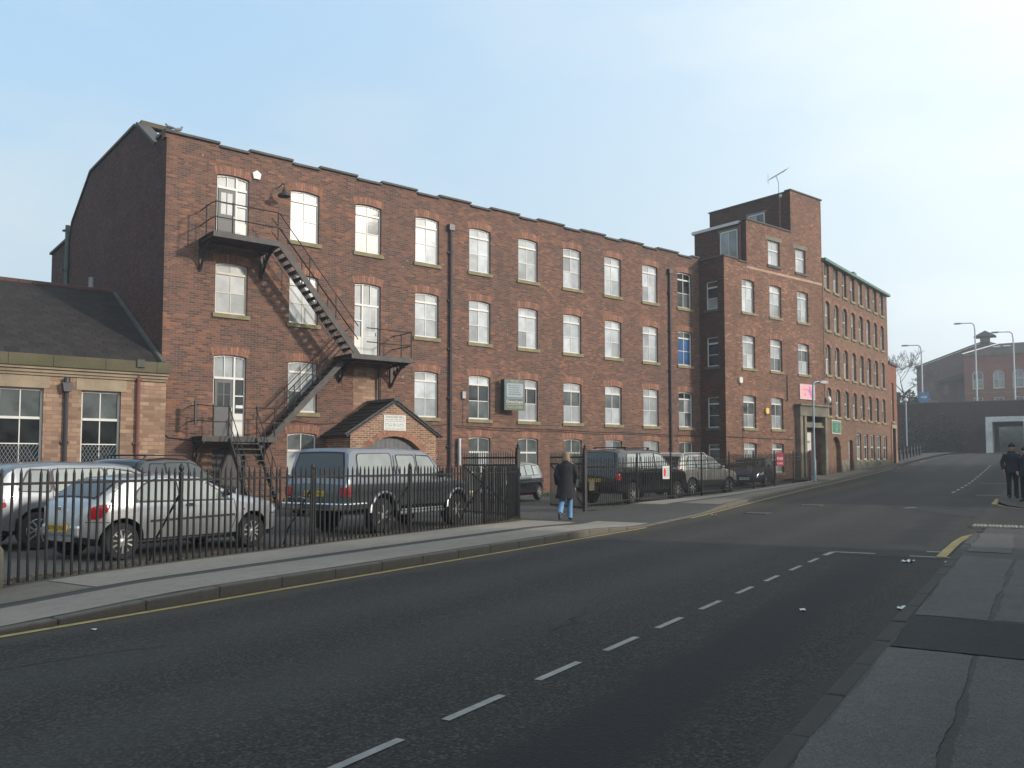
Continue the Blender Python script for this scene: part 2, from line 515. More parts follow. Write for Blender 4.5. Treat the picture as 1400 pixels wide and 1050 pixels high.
def TB(s):      # back of the left pavement (fence line)
    return pw([(-40, 9.9), (5.4, 10.05), (8, 10.3), (10.6, 10.46), (16.2, 10.58), (19.05, 11.5), (22.4, 11.25), (25.7, 10.9), (30, 10.15), (45.5, 9.9), (50, 14), (120, 24)], s)


def PV(s):      # height of the left pavement above the road
    d = sstep(3.5, 6.5, s) * (1 - sstep(15.5, 18.6, s)) + sstep(23.2, 25.5, s)
    return .022 + .095 * min(1, d)


KR = 1.14       # right kerb line


def frange(a, b, d):
    n = max(1, int(round((b - a) / d)))
    return [a + (b - a) * i / n for i in range(n + 1)]


def sheet(name, ss, lo, hi, nt, dz, m, parent=None, kind=None, wob=0, **pr):
    mb = MB()
    vs_ = []
    for s in ss:
        a, b = lo(s), hi(s)
        for k in range(nt + 1):
            t = lerp(a, b, k / nt)
            vs_.append(P(s, t, dz(s) if callable(dz) else dz))
    n = nt + 1
    fs = [[i * n + k, (i + 1) * n + k, (i + 1) * n + k + 1, i * n + k + 1] for i in range(len(ss) - 1) for k in range(nt)]
    mb.add(vs_, fs)
    return mb.build(name, m, parent, smooth=True, recalc=False, kind=kind, **pr)


def asphalt(name, c, spk=.55, wear=None, coarse=150., bstr=.5):
    m, n, l, b = _nt(name)
    co = geoco(n)
    rot = n.new('ShaderNodeMapping'); rot.inputs['Rotation'].default_value = (0, 0, -RA); l.new(co, rot.inputs[0])
    st_ = n.new('ShaderNodeMapping'); st_.inputs['Scale'].default_value = (.16, 1, 1); l.new(rot.outputs[0], st_.inputs[0])
    big = noise(n, l, st_.outputs[0], .9, 5, .6)
    blot = noise(n, l, rot.outputs[0], .35, 6, .6)
    out = mixc(n, l, mrange(n, l, big, .3, .7, 0, 1), tuple(x * .80 for x in c), tuple(x * 1.18 for x in c))
    out = mixc(n, l, mrange(n, l, blot, .42, .68, 0, .45), out, tuple(x * .66 for x in c))
    v = n.new('ShaderNodeTexVoronoi'); v.inputs['Scale'].default_value = coarse; l.new(co, v.inputs['Vector'])
    bw_ = n.new('ShaderNodeRGBToBW'); l.new(v.outputs['Color'], bw_.inputs[0])
    out = mixc(n, l, mrange(n, l, bw_.outputs[0], .22, .5, spk, 0), out, tuple(x * .25 for x in c))
    out = mixc(n, l, mrange(n, l, bw_.outputs[0], .66, .86, 0, spk), out, tuple(min(1, x * 2.3) for x in c))
    mid = noise(n, l, co, 26, 3, .7)
    out = mixc(n, l, mrange(n, l, mid, .54, .66, 0, spk), out, tuple(x * .22 for x in c))
    mi2 = noise(n, l, co, 5, 5, .65)
    out = mixc(n, l, mrange(n, l, mi2, .45, .68, 0, .4), out, tuple(x * .6 for x in c))
    if wear:
        sp = n.new('ShaderNodeSeparateXYZ'); l.new(rot.outputs[0], sp.inputs[0])
        wv = noise(n, l, rot.outputs[0], .8, 4)
        for (t0, t1, amt, fac, soft) in wear:
            ad_ = n.new('ShaderNodeMath'); ad_.operation = 'MULTIPLY_ADD'; l.new(wv, ad_.inputs[0]); ad_.inputs[1].default_value = .6; l.new(sp.outputs[1], ad_.inputs[2])
            a1 = mrange(n, l, ad_.outputs[0], t0 + .3 - soft, t0 + .3 + soft, 0, 1)
            a2 = mrange(n, l, ad_.outputs[0], t1 + .3 - soft, t1 + .3 + soft, 1, 0)
            mu = n.new('ShaderNodeMath'); mu.operation = 'MULTIPLY'; l.new(a1, mu.inputs[0]); l.new(a2, mu.inputs[1])
            m2 = n.new('ShaderNodeMath'); m2.operation = 'MULTIPLY'; l.new(mu.outputs[0], m2.inputs[0]); m2.inputs[1].default_value = amt
            out = mixc(n, l, m2.outputs[0], out, fac)
    l.new(out, b.inputs['Base Color'])
    b.inputs['Roughness'].default_value = .82
    b.inputs['Specular IOR Level'].default_value = .22
    bump(n, l, b, v.outputs['Distance'], bstr, .006)
    return m


A_ROAD = asphalt('road_asphalt', (.0345, .0325, .0295), spk=.7, wear=[(1.75, 2.45, .8, (.017, .017, .018), .12), (3.9, 4.7, .30, (.060, .060, .059), .3), (5.6, 6.4, .25, (.058, .058, .057), .3), (7.25, 7.9, .55, (.060, .050, .038), .12), (1.0, 1.32, .55, (.045, .038, .030), .1)], coarse=60)
A_NEWER = asphalt('patched_asphalt', (.036, .036, .036), spk=.45)
A_PARK = asphalt('car_park_asphalt', (.085, .082, .077), spk=.4)
A_PAVE = asphalt('footway_asphalt', (.069, .067, .063), spk=.3, coarse=210, bstr=.25)
A_PAVE_L = asphalt('pale_footway_asphalt', (.099, .096, .091), spk=.34, coarse=150, bstr=.3)
CONC = asphalt('footway_concrete', (.25, .225, .19), spk=.15, coarse=240, bstr=.12)
CONC_DIRTY = asphalt('dirty_footway_concrete', (.17, .15, .125), spk=.2, coarse=240, bstr=.15)
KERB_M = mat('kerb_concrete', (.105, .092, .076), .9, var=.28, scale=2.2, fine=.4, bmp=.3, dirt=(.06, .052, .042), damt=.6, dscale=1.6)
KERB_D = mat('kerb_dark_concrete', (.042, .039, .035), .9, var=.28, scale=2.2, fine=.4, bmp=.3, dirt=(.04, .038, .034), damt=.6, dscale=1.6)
LINE_W = mat('worn_white_line', (.27, .27, .255), .8, var=.2, scale=6, fine=.35, dirt=(.16, .16, .155), dscale=9, damt=.7)
LINE_Y = mat('worn_yellow_line', (.36, .27, .085), .8, var=.2, scale=5, fine=.4, dirt=(.13, .11, .07), dscale=7, damt=.7)
SOIL = mat('soil', (.040, .034, .026), 1.0, var=.4, scale=3, fine=.5, bmp=.6, dirt=(.05, .058, .022), damt=.6, dscale=1.2)
EARTH = mat('far_ground', (.06, .06, .05), 1.0, var=.3, scale=.05, dirt=(.05, .065, .03), damt=.5, dscale=.02)

# one sheet to the horizon
mb = MB()
gs = [-2500, -800, -300, -120] + frange(-60, 140, 4) + [180, 240, 300, 500, 1000, 3000]
gt = [-2500, -800, -300, -120, -60, -30, -12, -4, 0, 3, 6, 8, 10, 11, 12, 14, 18, 24, 34, 50, 90, 200, 600, 2500]
vs_ = [P(s, t, -.06) for s in gs for t in gt]
k = len(gt)
mb.add(vs_, [[i * k + j, (i + 1) * k + j, (i + 1) * k + j + 1, i * k + j + 1] for i in range(len(gs) - 1) for j in range(k - 1)])
mb.build('ground', EARTH, smooth=True, recalc=False, kind='structure')

SS = frange(-40, 24, .5) + frange(25, 70, 1)[0:] + frange(72, 109.5, 2.5)
road = sheet('road', SS, lambda s: KR, KL, 12, 0.0, A_ROAD, kind='structure')
sheet('side_road', frange(20.6, 30.4, .7), lambda s: -42, lambda s: KR + .02, 16, -.004, A_ROAD, kind='structure')
park = sheet('car_park', frange(-25, 60, .85), lambda s: TB(s) + .05, lambda s: 36, 34, -.01, A_PARK, kind='structure')
pave = sheet('pavement', SS, lambda s: KL(s) + .12, TB, 6, lambda s: PV(s), A_PAVE, kind='structure')

# pale concrete strips of the left pavement, each a slab sheet of its own
slab_ends = [(-12, 2.2), (5.75, 18.0)]


def strip(ss0, ss1, a, b, m, name='concrete_strip', dz=.005):
    return sheet(name, frange(ss0, ss1, .6), lambda s: lerp(KL(s) + .12, TB(s), a), lambda s: lerp(KL(s) + .12, TB(s), b), 2, lambda s: PV(s) + dz, m, pave)


strip(-12, 19.2, .015, .40, CONC)
strip(5.75, 18.6, .50, .93, CONC)
strip(-12, 5.72, .50, .93, CONC_DIRTY)
strip(25.0, 46.0, .60, .97, CONC)
strip(25.5, 44.0, .02, .50, CONC_DIRTY)
strip(46.5, 58.0, .03, .40, CONC_DIRTY)
# verge of bare soil and leaves inside the railings
sheet('soil_verge', frange(-10, 18.6, .6), lambda s: TB(s) - .08, lambda s: TB(s) + .75, 3, lambda s: PV(s) * .4 + .012, SOIL, kind='structure')
sheet('soil_verge', frange(23, 45, .8), lambda s: TB(s) - .05, lambda s: TB(s) + .45, 3, .03, SOIL, kind='structure')

# kerbstones, one by one
KL_LEN = .905
kmesh = MB(); kmesh.box(-KL_LEN / 2, KL_LEN / 2, -.065, .065, -.22, 0)
kme = [None, None]
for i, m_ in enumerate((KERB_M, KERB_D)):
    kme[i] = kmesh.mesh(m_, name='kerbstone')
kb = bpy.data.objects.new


def kerb_row(parent, s0, s1, tf, hf, me):
    s = s0
    while s < s1:
        c = s + .4575
        z0, z1 = P(s, tf(s))[2] + hf(s), P(s + .915, tf(s + .915))[2] + hf(s + .915)
        x, y, z = P(c, tf(c))
        x0, y0 = st2xy(s, tf(s)); x1, y1 = st2xy(s + .915, tf(s + .915))
        az = math.atan2(y1 - y0, x1 - x0)
        pit = math.atan2(z1 - z0, .915)
        jit = random.uniform(-.006, .006)
        B = Matrix.Translation((x, y, (z0 + z1) / 2 + jit)) @ Matrix.Rotation(az + random.uniform(-.006, .006), 4, 'Z') @ Matrix.Rotation(-pit, 4, 'Y')
        o = link('kerbstone', me, parent, B)
        md = o.modifiers.new('bevel', 'BEVEL'); md.width = .018; md.segments = 2
        s += .915


kerb_row(pave, -7.3, 64, lambda s: KL(s) + .065, lambda s: PV(s) + .006, kme[0])

# ---- right-hand pavement with the camera on it
pr_ = sheet('pavement', frange(-40, 22.6, .5), lambda s: -2.6, lambda s: KR - .12, 6, lambda s: .10 * (1 - .85 * sstep(18.6, 20.4, s)), A_PAVE, kind='structure')
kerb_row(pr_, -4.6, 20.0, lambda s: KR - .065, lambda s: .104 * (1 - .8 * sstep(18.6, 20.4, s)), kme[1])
sheet('pavement', frange(28.6, 109, 1.2), lambda s: -2.6, lambda s: KR - .02 - .9 * (1 - sstep(28.6, 30.6, s)), 4, lambda s: .02 + .09 * sstep(29.4, 32, s), A_PAVE, kind='structure')


def patch(pts, m, parent, dz=.105, name='asphalt_patch', jag=.02):
    """flat repair with a ragged edge; pts in (s, t)"""
    out = []
    for (a, b) in zip(pts, pts[1:] + pts[:1]):
        L = math.hypot(b[0] - a[0], b[1] - a[1])
        n = max(1, int(L / .05)); ph = random.uniform(0, 9)
        for i in range(n):
            q = i / n
            w1 = jag * (.7 * math.sin(q * L * 2.3 + ph) + .5 * math.sin(q * L * 6.1 + 2 * ph)) * min(1, 6 * q, 6 * (1 - q))
            out.append((lerp(a[0], b[0], q) + w1 + random.uniform(-jag, jag) * .3, lerp(a[1], b[1], q) + w1 + random.uniform(-jag, jag) * .3))
    mb = MB(); mb.poly([P(s, t, dz) for s, t in out])
    return mb.build(name, m, parent, recalc=False)


patch([(-3, .40), (7.05, .44), (7.05, 1.0), (-3, 1.0)], A_PAVE_L, pr_)
patch([(8.65, .42), (14.2, .34), (14.4, 1.0), (8.65, 1.0)], A_PAVE_L, pr_)
patch([(15.1, .38), (19.0, .42), (19.0, .98), (15.1, .98)], A_PAVE_L, pr_, dz=.108)
patch([(-3, -.62), (7.15, -.5), (7.15, .40), (-3, .36)], A_PAVE_L, pr_, dz=.103)
patch([(8.7, -1.2), (14.1, -1.1), (14.2, .29), (8.7, .37)], A_PAVE_L, pr_, dz=.103)
patch([(7.1, -2.4), (8.6, -2.4), (8.6, 1.0), (7.08, 1.0)], A_NEWER, pr_, dz=.109, jag=.012)

# ribbed crossing slabs at the mouth of the side road
TACT = mat('ribbed_paving', (.24, .22, .185), .9, var=.2, scale=3, fine=.3)
mb = MB()
mb.box(-.36, .36, -.14, .14, -.02, .02)
for i in range(4):
    mb.box(-.34, .34, -.115 + i * .067, -.082 + i * .067, .019, .034)
tme = mb.mesh(TACT, name='ribbed_slab')
for j in range(7):
    x, y, z = P(22.0, 1.16 - j * .30)
    link('ribbed_slab', tme, pr_, TR(x, y, z + .012, RA + .0))

# ---- painted lines (children of the road)
def line(pts, w, m, dz=.005, name='painted_line'):
    mb = MB()
    L_, Rr = [], []
    for i, p in enumerate(pts):
        a = pts[max(i - 1, 0)]; b = pts[min(i + 1, len(pts) - 1)]
        d = Vector((b[0] - a[0], b[1] - a[1])).normalized()
        L_.append(P(p[0] - d.y * w / 2, p[1] + d.x * w / 2, dz)); Rr.append(P(p[0] + d.y * w / 2, p[1] - d.x * w / 2, dz))
    n = len(pts)
    mb.add(L_ + Rr, [[i, i + 1, n + i + 1, n + i] for i in range(n - 1)])
    return mb.build(name, m, road, recalc=False)


for i, c in enumerate([1.25, 2.33, 3.38, 4.40, 5.47, 6.54, 7.62, 8.77, 9.99, 11.17, 12.41, 13.52]):
    line([(c - .31, 2.98 - i * .003), (c + .31, 2.98 - i * .003)], .060, LINE_W)
line([(14.35, 2.95), (14.92, 2.94)], .085, LINE_W)
line([(14.95, 2.94), (15.02, 2.30)], .10, LINE_W, .006)
line([(14.95, 1.78), (15.0, 1.20)], .10, LINE_W)
line([(15.8, 1.62), (15.85, 1.42)], .10, LINE_W)
line([(s, KL(s) - .14) for s in frange(-12, 18.2, .6)], .085, LINE_Y)
line([(s, KL(s) - .13) for s in frange(21.5, 62, .9)], .085, LINE_Y)
line([(62.5, 8.1), (75, 7.8), (92, 7.35)], .09, LINE_W)
line([(14.9, 1.34), (16.4, 1.34), (17.9, 1.33), (19.2, 1.27), (20.3, 1.05)], .15, LINE_Y)
for i in range(14):
    c = 37.7 + i * 2.15
    line([(c, 2.9 - i * .01), (c + 1.15, 2.9 - i * .01)], .10, LINE_W)
line([(30.6, 1.20), (33.8, 1.20)], .16, LINE_Y)
line([(30.5, 1.12), (29.6, .92), (29.0, .6), (28.6, .1), (28.4, -.8)], .07, LINE_Y)
line([(36.2, 2.0), (36.4, .4)], .18, LINE_W)
line([(47, 2.4), (47.2, .9)], .14, LINE_W)
line([(27.6, 3.4), (28.2, 3.15)], .10, LINE_W)
# repairs, seams and covers
patch([(24.5, 1.3), (33.5, 1.25), (36, 4.6), (31, 4.9), (28, 3.9)], A_NEWER, road, .004, 'tar_patch', .05)
patch([(47, 3.5), (60, 3.2), (58, 8.2), (49, 8.4)], A_NEWER, road, .004, 'tar_patch', .05)
patch([(14.6, 1.25), (16.9, 1.25), (17.0, 3.1), (14.7, 3.3)], A_NEWER, road, .003, 'tar_patch', .04)
line([(20.4, 7.6), (20.2, 6.2), (19.9, 4.5), (20.6, 2.6), (21.5, 1.3)], .035, mat('tar_seam', (.022, .022, .023), .7), .006, 'tar_seam')
# hairline cracks in the near carriageway
CRK = mat('road_crack', (.014, .014, .014), .9)
rn_ = random.Random(12)
for (s0, t0, ds, dt_, n_) in ((2.2, 6.6, .35, -.06, 9), (6.5, 3.6, .28, .09, 7), (12.5, 6.2, .3, -.16, 8), (17.5, 4.4, .22, .2, 9)):
    pts_ = [(s0, t0)]
    for _ in range(n_):
        pts_.append((pts_[-1][0] + ds * rn_.uniform(.5, 1.2), pts_[-1][1] + dt_ * rn_.uniform(-.6, 2)))
    line(pts_, .012, CRK, .0055, 'crack')
MANHOLE = mat('cast_iron_cover', (.045, .043, .042), .6, var=.3, scale=9, bmp=.3)
for s, t in ((27.9, 6.1), (24.0, 6.7)):
    mb = MB()
    for a in range(5):
        mb.box(-.30, .30, -.30 + a * .125, -.20 + a * .125, -.02, .014)
    mb.box(-.33, .33, -.33, .33, -.03, .006)
    x, y, z = P(s, t)
    link('drain_cover', mb.mesh(MANHOLE), road, TR(x, y, z, RA))
# ------------------------------------------------------------------ walls with real openings
def arc_pts(ua, ub, zb, rise, n=8):
    w = ub - ua
    if rise <= 1e-4:
        return [(ua, zb), (ub, zb)]
    r = (w * w / 4 + rise * rise) / (2 * rise)
    cz = zb - r
    um = (ua + ub) / 2
    a = math.asin(min(1, w / 2 / r))
    return [(um + r * math.sin(-a + 2 * a * i / n), cz + r * math.cos(-a + 2 * a * i / n)) for i in range(n + 1)]


def wall(mb, FM, u0, u1, z0, z1, ops, mi=0):
    """ops: (ua, ub, za, crown, rise, reveal)"""
    us = sorted({u0, u1, *[o[0] for o in ops], *[o[1] for o in ops]})
    zs = sorted({z0, z1, *[o[2] for o in ops], *[o[3] for o in ops]})
    us = [u for u in us if u0 <= u <= u1]; zs = [z for z in zs if z0 <= z <= z1]
    W = lambda u, d, z: FM @ Vector((u, d, z))
    for a, b in zip(us, us[1:]):
        zrun = None
        for c, d in list(zip(zs, zs[1:])) + [(None, None)]:
            hole = c is None or any(o[0] - 1e-6 <= (a + b) / 2 <= o[1] + 1e-6 and o[2] - 1e-6 <= (c + d) / 2 <= o[3] + 1e-6 for o in ops)
            if hole:
                if zrun:
                    mb.poly([W(a, 0, zrun[0]), W(b, 0, zrun[0]), W(b, 0, zrun[1]), W(a, 0, zrun[1])], mi)
                zrun = None
            else:
                zrun = (zrun[0], d) if zrun else (c, d)
    for ua, ub, za, zb, rise, rv in ops:
        pts = arc_pts(ua, ub, zb, rise)
        for (p, q) in zip(pts, pts[1:]):
            if rise > 1e-4:
                mb.poly([W(p[0], 0, p[1]), W(q[0], 0, q[1]), W(q[0], 0, zb), W(p[0], 0, zb)], mi)
            mb.poly([W(p[0], 0, p[1]), W(q[0], 0, q[1]), W(q[0], rv, q[1]), W(p[0], rv, p[1])], mi)
        zs_ = zb - rise
        for u in (ua, ub):
            mb.poly([W(u, 0, za), W(u, rv, za), W(u, rv, zs_), W(u, 0, zs_)], mi)
        mb.poly([W(ua, 0, za), W(ub, 0, za), W(ub, rv, za), W(ua, rv, za)], mi)


def FMx(y):                     # wall facing -Y at depth y: u = X, d = +Y
    return Matrix.Translation((0, y, 0))


def frame_at(x, y, ang):        # wall through (x, y) running at ang: u along it, d inwards
    return Matrix.Translation((x, y, 0)) @ Matrix.Rotation(ang, 4, 'Z')


_cache = {}


def cmesh(key, fn):
    if key not in _cache:
        _cache[key] = fn()
    return _cache[key]


def lbasis(parent, FM, u, d, z):
    return wmat(parent).inverted() @ FM @ Matrix.Translation((u, d, z))


def sill_part(parent, w, ov=.09, h=.15, out=.07, name='sill', m=None, z=0.0, rv=.12):
    def fn():
        mb = MB(); mb.box(-ov, w + ov, -out, rv, -h, 0)
        return mb.mesh(m or SILL, name='sill')
    o = link(name, cmesh(('sill', w, ov, h, out, (m or SILL).name, rv), fn), parent, Matrix.Translation((0, 0, z)))
    md = o.modifiers.new('bevel', 'BEVEL'); md.width = .012; md.segments = 2
    return o


def arch_part(parent, w, crown, rise, hgt=.30, seed=0):
    """ring of separate voussoirs over an opening, proud of the wall by 4 mm"""
    def fn():
        rnd = random.Random(seed)
        mb = MB()
        n = max(7, int(w / .078))
        r = ((w * w / 4 + rise * rise) / (2 * rise)) if rise > 1e-4 else 50
        cz = crown - r
        a = math.asin(min(1, (w / 2 + .06) / r))
        for i in range(n):
            a0 = -a + 2 * a * (i + .06) / n; a1 = -a + 2 * a * (i + .94) / n
            k = 1.9  # splay
            hh = hgt * rnd.uniform(.90, 1.0)
            pr = rnd.uniform(.003, .008)
            q = [(w / 2 + r * math.sin(a0), cz + r * math.cos(a0)), (w / 2 + r * math.sin(a1), cz + r * math.cos(a1)),
                 (w / 2 + (r + hh * k) * math.sin(a1) - hh * (k - 1) * math.sin(a1) * 1.0, cz + r * math.cos(a1) + hh),
                 (w / 2 + (r + hh * k) * math.sin(a0) - hh * (k - 1) * math.sin(a0) * 1.0, cz + r * math.cos(a0) + hh)]
            mb.prism(q, -pr, .03, 'y', rnd.choice((0, 0, 1, 1, 2)))
        return mb.mesh(ARCH, name='brick_arch')
    return link('brick_arch', cmesh(('arch', w, crown, rise, hgt, seed), fn), parent)


def window(parent, FM, u, z, w, h, rise=.06, rows=(.42, .79, 1.0), cols=2, types='WWW', rv=.12, sill=True, arch=True, fm=None, name='window', st=.055, heavy=1, setback=None, dy=0.0, archh=.30, sillm=None, **pr):
    """one window: the sash frame is the part, panes, sill and brick arch its pieces. rows are fractions of the height."""
    fm = fm or WHITE
    sb = rv - .02 if setback is None else setback

    def fn():
        mb = MB()
        d0, d1 = 0, .06
        mb.box(0, st, d0, d1, 0, h); mb.box(w - st, w, d0, d1, 0, h)
        mb.box(st, w - st, d0, d1, 0, st * 1.2)
        # head follows the arch
        ap = arc_pts(0, w, h, rise)
        for p, q in zip(ap, ap[1:]):
            a0, a1 = max(p[0], st), min(q[0], w - st)
            if a1 > a0:
                mb.box(a0, a1, d0, d1, min(p[1], q[1]) - st, h + .02)
        for i, r_ in enumerate(rows[:-1]):
            t = .075 if i == heavy else .032
            off = -.012 if i == heavy else .012
            mb.box(st, w - st, d0 + off, d1, h * r_ - t / 2, h * r_ + t / 2)
        for c in range(1, cols):
            x = st + (w - 2 * st) * c / cols
            mb.box(x - .015, x + .015, d0 + .014, d1, st, h - st - (0 if rise < .01 else .0))
        return mb.mesh(fm, name='window')
    o = link(name, cmesh(('win', w, h, rise, tuple(rows), cols, st, heavy, fm.name), fn), parent, lbasis(parent, FM, u, sb, z) @ Matrix.Translation((0, dy, 0)), **pr)
    zz = [0] + list(rows)
    for i in range(len(rows)):
        for c in range(cols):
            x0 = st + (w - 2 * st) * c / cols; x1 = st + (w - 2 * st) * (c + 1) / cols
            z0, z1 = zz[i] * h, zz[i + 1] * h
            T = types[i]
            t = PANE[T if T in PANE else 'W']
            if T == 'W' and random.random() < .22:
                t = G_PALE
            if T in 'GP' and random.random() < .15:
                t = random.choice((G_GREY, G_PALE))
            if T == 'w':
                t = random.choice((G_WHITE, G_WHITE, G_PALE))
            if T == 'g':
                t = random.choice((G_PALE, G_GREY, G_GREY))
            if T == 'd':
                t = random.choice((G_DARK, G_DARK, G_GREY))

            def pf():
                mb = MB(); mb.box(-(x1 - x0) / 2, (x1 - x0) / 2, -.003, .003, -(z1 - z0) / 2, (z1 - z0) / 2)
                return mb.mesh(t, name='pane')
            B = Matrix.Translation(((x0 + x1) / 2, .035, (z0 + z1) / 2)) @ Matrix.Rotation(random.gauss(0, .008), 4, 'Z') @ Matrix.Rotation(random.gauss(0, .006), 4, 'X')
            link('pane', cmesh(('pane', round(x1 - x0, 4), round(z1 - z0, 4), t.name), pf), o, B)
    if sill:
        s_ = sill_part(o, w, z=0.0, m=sillm, rv=.05 + .0)
        s_.location.y = -sb
    if arch:
        a_ = arch_part(o, w, h, max(rise, .04), archh, seed=random.randint(0, 3))
        a_.location.y = -sb
    return o


def door(parent, FM, u, z, w, h, rise, top, dw, side, dm, rv=.115, panel='glazed', dleft=True, **pr):
    """door set: white frame with toplights and a side light, the door leaf a piece of its own"""
    mb = MB()
    d1 = .07
    st = .05
    mb.box(0, st, 0, d1, 0, h); mb.box(w - st, w, 0, d1, 0, h)
    ap = arc_pts(0, w, h, rise)
    for p, q in zip(ap, ap[1:]):
        mb.box(max(p[0], st), min(q[0], w - st), 0, d1, min(p[1], q[1]) - st, h + .02)
    mb.box(st, w - st, -.012, d1, top - .045, top + .03)
    xd0, xd1 = (st, st + dw) if dleft else (w - st - dw, w - st)
    xs0, xs1 = (xd1, w - st) if dleft else (st, xd0)
    xb = xd1 if dleft else xd0
    mb.box(xb - .03, xb + .03, -.006, d1, 0, h - st)
    mb.box(xs0, xs1, .012, d1, 0, top * .40)       # solid lower side panel
    mb.box(xs0, xs1, .0, d1, top * .70 - .02, top * .70 + .02)
    nt = 1 if side == 'W' else 2
    xm = (xd0 + xd1) / 2
    mb.box(xm - .014, xm + .014, .01, d1, top, h - st)
    o = mb.build('door_frame', WHITE, parent, world_co=False, **pr)
    o.matrix_basis = lbasis(parent, FM, u, rv - .02, z); P2W[o.name] = wmat(parent) @ o.matrix_basis
    for (a, b, c, d, t) in ((xd0, xm, top, h, G_PALE), (xm, xd1, top, h, G_PALE), (xs0, xs1, top, h, G_PALE), (xs0, xs1, top * .4, top * .7, PANE[side]), (xs0, xs1, top * .7, top, PANE[side])):
        q = MB(); q.box(a, b, .045, .05, c, d)
        q.build('pane', t, o, world_co=False)
    q = MB()
    q.box(xd0 + .035, xd1 - .035, .02, .06, .02, top - .05)
    y = .012
    for (a, b) in ((xd0 + .035, xd0 + .13), (xd1 - .13, xd1 - .035)):
        q.box(a, b, y, .03, .02, top - .05)
    for (c, d) in ((.02, .22), (top * .42, top * .52), (top - .17, top - .05)):
        q.box(xd0 + .13, xd1 - .13, y, .03, c, d)
    q.box(xm - .02, xm + .02, y, .03, top * .52, top - .17)
    lf = q.build('door_leaf', dm, o, world_co=False)
    for (a, b) in ((xd0 + .13, xm - .02), (xm + .02, xd1 - .13)):
        zc = (top * .52 + top - .17) / 2
        for (c, d) in ((top * .52, zc - .012), (zc + .012, top - .17)):
            q = MB(); q.box(a, b, .014, .019, c, d)
            q.build('pane', G_PALE if panel == 'pale' else G_DARK, o, world_co=False)
    q = MB(); q.box(xd1 - .10, xd1 - .06, -.03, .02, top * .44, top * .50)
    q.build('handle', LEAD, o, world_co=False)
    a_ = arch_part(o, w, h, max(rise, .04), .30, seed=1)
    a_.location.y = -(rv - .02)
    return o


def pipe(parent, pts, r, m, name='drainpipe', collars=2.0):
    mb = MB()
    mb.tube(pts, r, 8)
    a, b = Vector(pts[0]), Vector(pts[-1])
    L = (b - a).length
    n = int(L / collars)
    for i in range(n + 1):
        q = a.lerp(b, min(.98, i * collars / L + .005))
        mb.lathe([(r * 1.35, -.05), (r * 1.35, .05)], q, 8)
        mb.box(q.x - r * 1.9, q.x + r * 1.9, q.y, q.y + r * 1.6, q.z - .03, q.z + .03)
    return mb.build(name, m, parent, smooth=True)


# ------------------------------------------------------------------ the mill
MX0, MX1, MY, MTOP = 8.55, 36.05, 28.7, 12.22
mill = thing('mill', 'long four-storey dark red brick mill with stepped parapet and drainpipes, fire escape on its front', 'building', (MX0, MY, 0))
F0 = FMx(MY)
COLX = [10.25, 12.93, 15.56, 18.26, 20.93, 23.60, 26.27, 28.95, 31.62, 34.30]
WW = 1.13
RZ = dict(t=(9.50, 11.38), m=(6.49, 8.29), l=(3.27, 5.12), b=(.22, 2.54))
ops = []
kinds = {}
for i, x in enumerate(COLX):
    for r_ in 'tmlb':
        z0, z1 = RZ[r_]
        rise = .06
        if i == 0:
            z0, z1 = {'t': (9.02, 11.40), 'm': (6.55, 8.33), 'l': (2.34, 5.15), 'b': (.05, 1.95)}[r_]
        if i == 2 and r_ == 'm':
            z0, z1 = 5.44, 8.32
        if i in (2, 3) and r_ == 'b':
            continue
        if i == 2 and r_ == 'l':
            ops.append((x - .02, x + WW + .04, 2.9, 5.10, .06, .07)); continue
        ops.append((x, x + WW, z0, z1, rise, .115))
        kinds[(i, r_)] = (x, z0, z1)
ops.append((18.55, 18.95, .9, 2.5, .02, .14))
mb = MB()
wall(mb, F0, MX0, MX1, -.4, MTOP, ops)
wf = mb.build('front_wall', BR_MILL, mill, recalc=False)
# bricked-up opening behind the middle landing
mb = MB(); mb.poly([(COLX[2] - .02, MY + .07, 2.9), (COLX[2] + WW + .04, MY + .07, 2.9), (COLX[2] + WW + .04, MY + .07, 5.1), (COLX[2] - .02, MY + .07, 5.1)])
mb.build('bricked_up_opening', BR_SCHOOL, mill)
# dark doorway under the lowest landing
mb = MB(); mb.box(COLX[0], COLX[0] + WW, MY + .15, MY + .2, -.1, 2.0)
for k in range(6):
    mb.box(COLX[0] + .03 + k * .18, COLX[0] + .19 + k * .18, MY + .135, MY + .155, 0, 1.9)
mb.build('cellar_door', BLACKP, mill)
# gable wall (faces -X) and back
gab = [(MY, -.4), (MY, 12.42), (29.75, 12.42), (29.9, 12.30), (32.2, 13.72), (32.45, 13.74), (39.1, 13.80), (42.3, 12.30), (42.95, 11.3), (42.95, -.4)]
mb = MB()
gab[0] = (MY + .006, -.4); gab[1] = (MY + .006, 12.42)
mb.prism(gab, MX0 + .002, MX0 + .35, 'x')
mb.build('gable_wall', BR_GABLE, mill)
mb = MB()
mb.box(MX0 + .35, MX1 + 3, 42.6, 42.94, -.4, 11.2)
mb.build('rear_wall', BR_GABLE, mill)
mb = MB()   # stone coping along the gable
for (a, b) in zip(gab[1:-1], gab[2:-1]):
    if abs(a[0] - b[0]) > .3:
        mb.bar((MX0 + .17, a[0], a[1] + .05), (MX0 + .17, b[0], b[1] + .05), .46, .10)
mb.build('gable_coping', COPING, mill)
mb = MB()
mb.poly([(MX0 + .36, 29.6, 12.15), (46, 29.6, 12.15), (46, 32.3, 13.6), (MX0 + .36, 32.3, 13.6)])
mb.poly([(MX0 + .36, 32.3, 13.6), (46, 32.3, 13.6), (46, 39.1, 13.6), (MX0 + .36, 39.1, 13.6)])
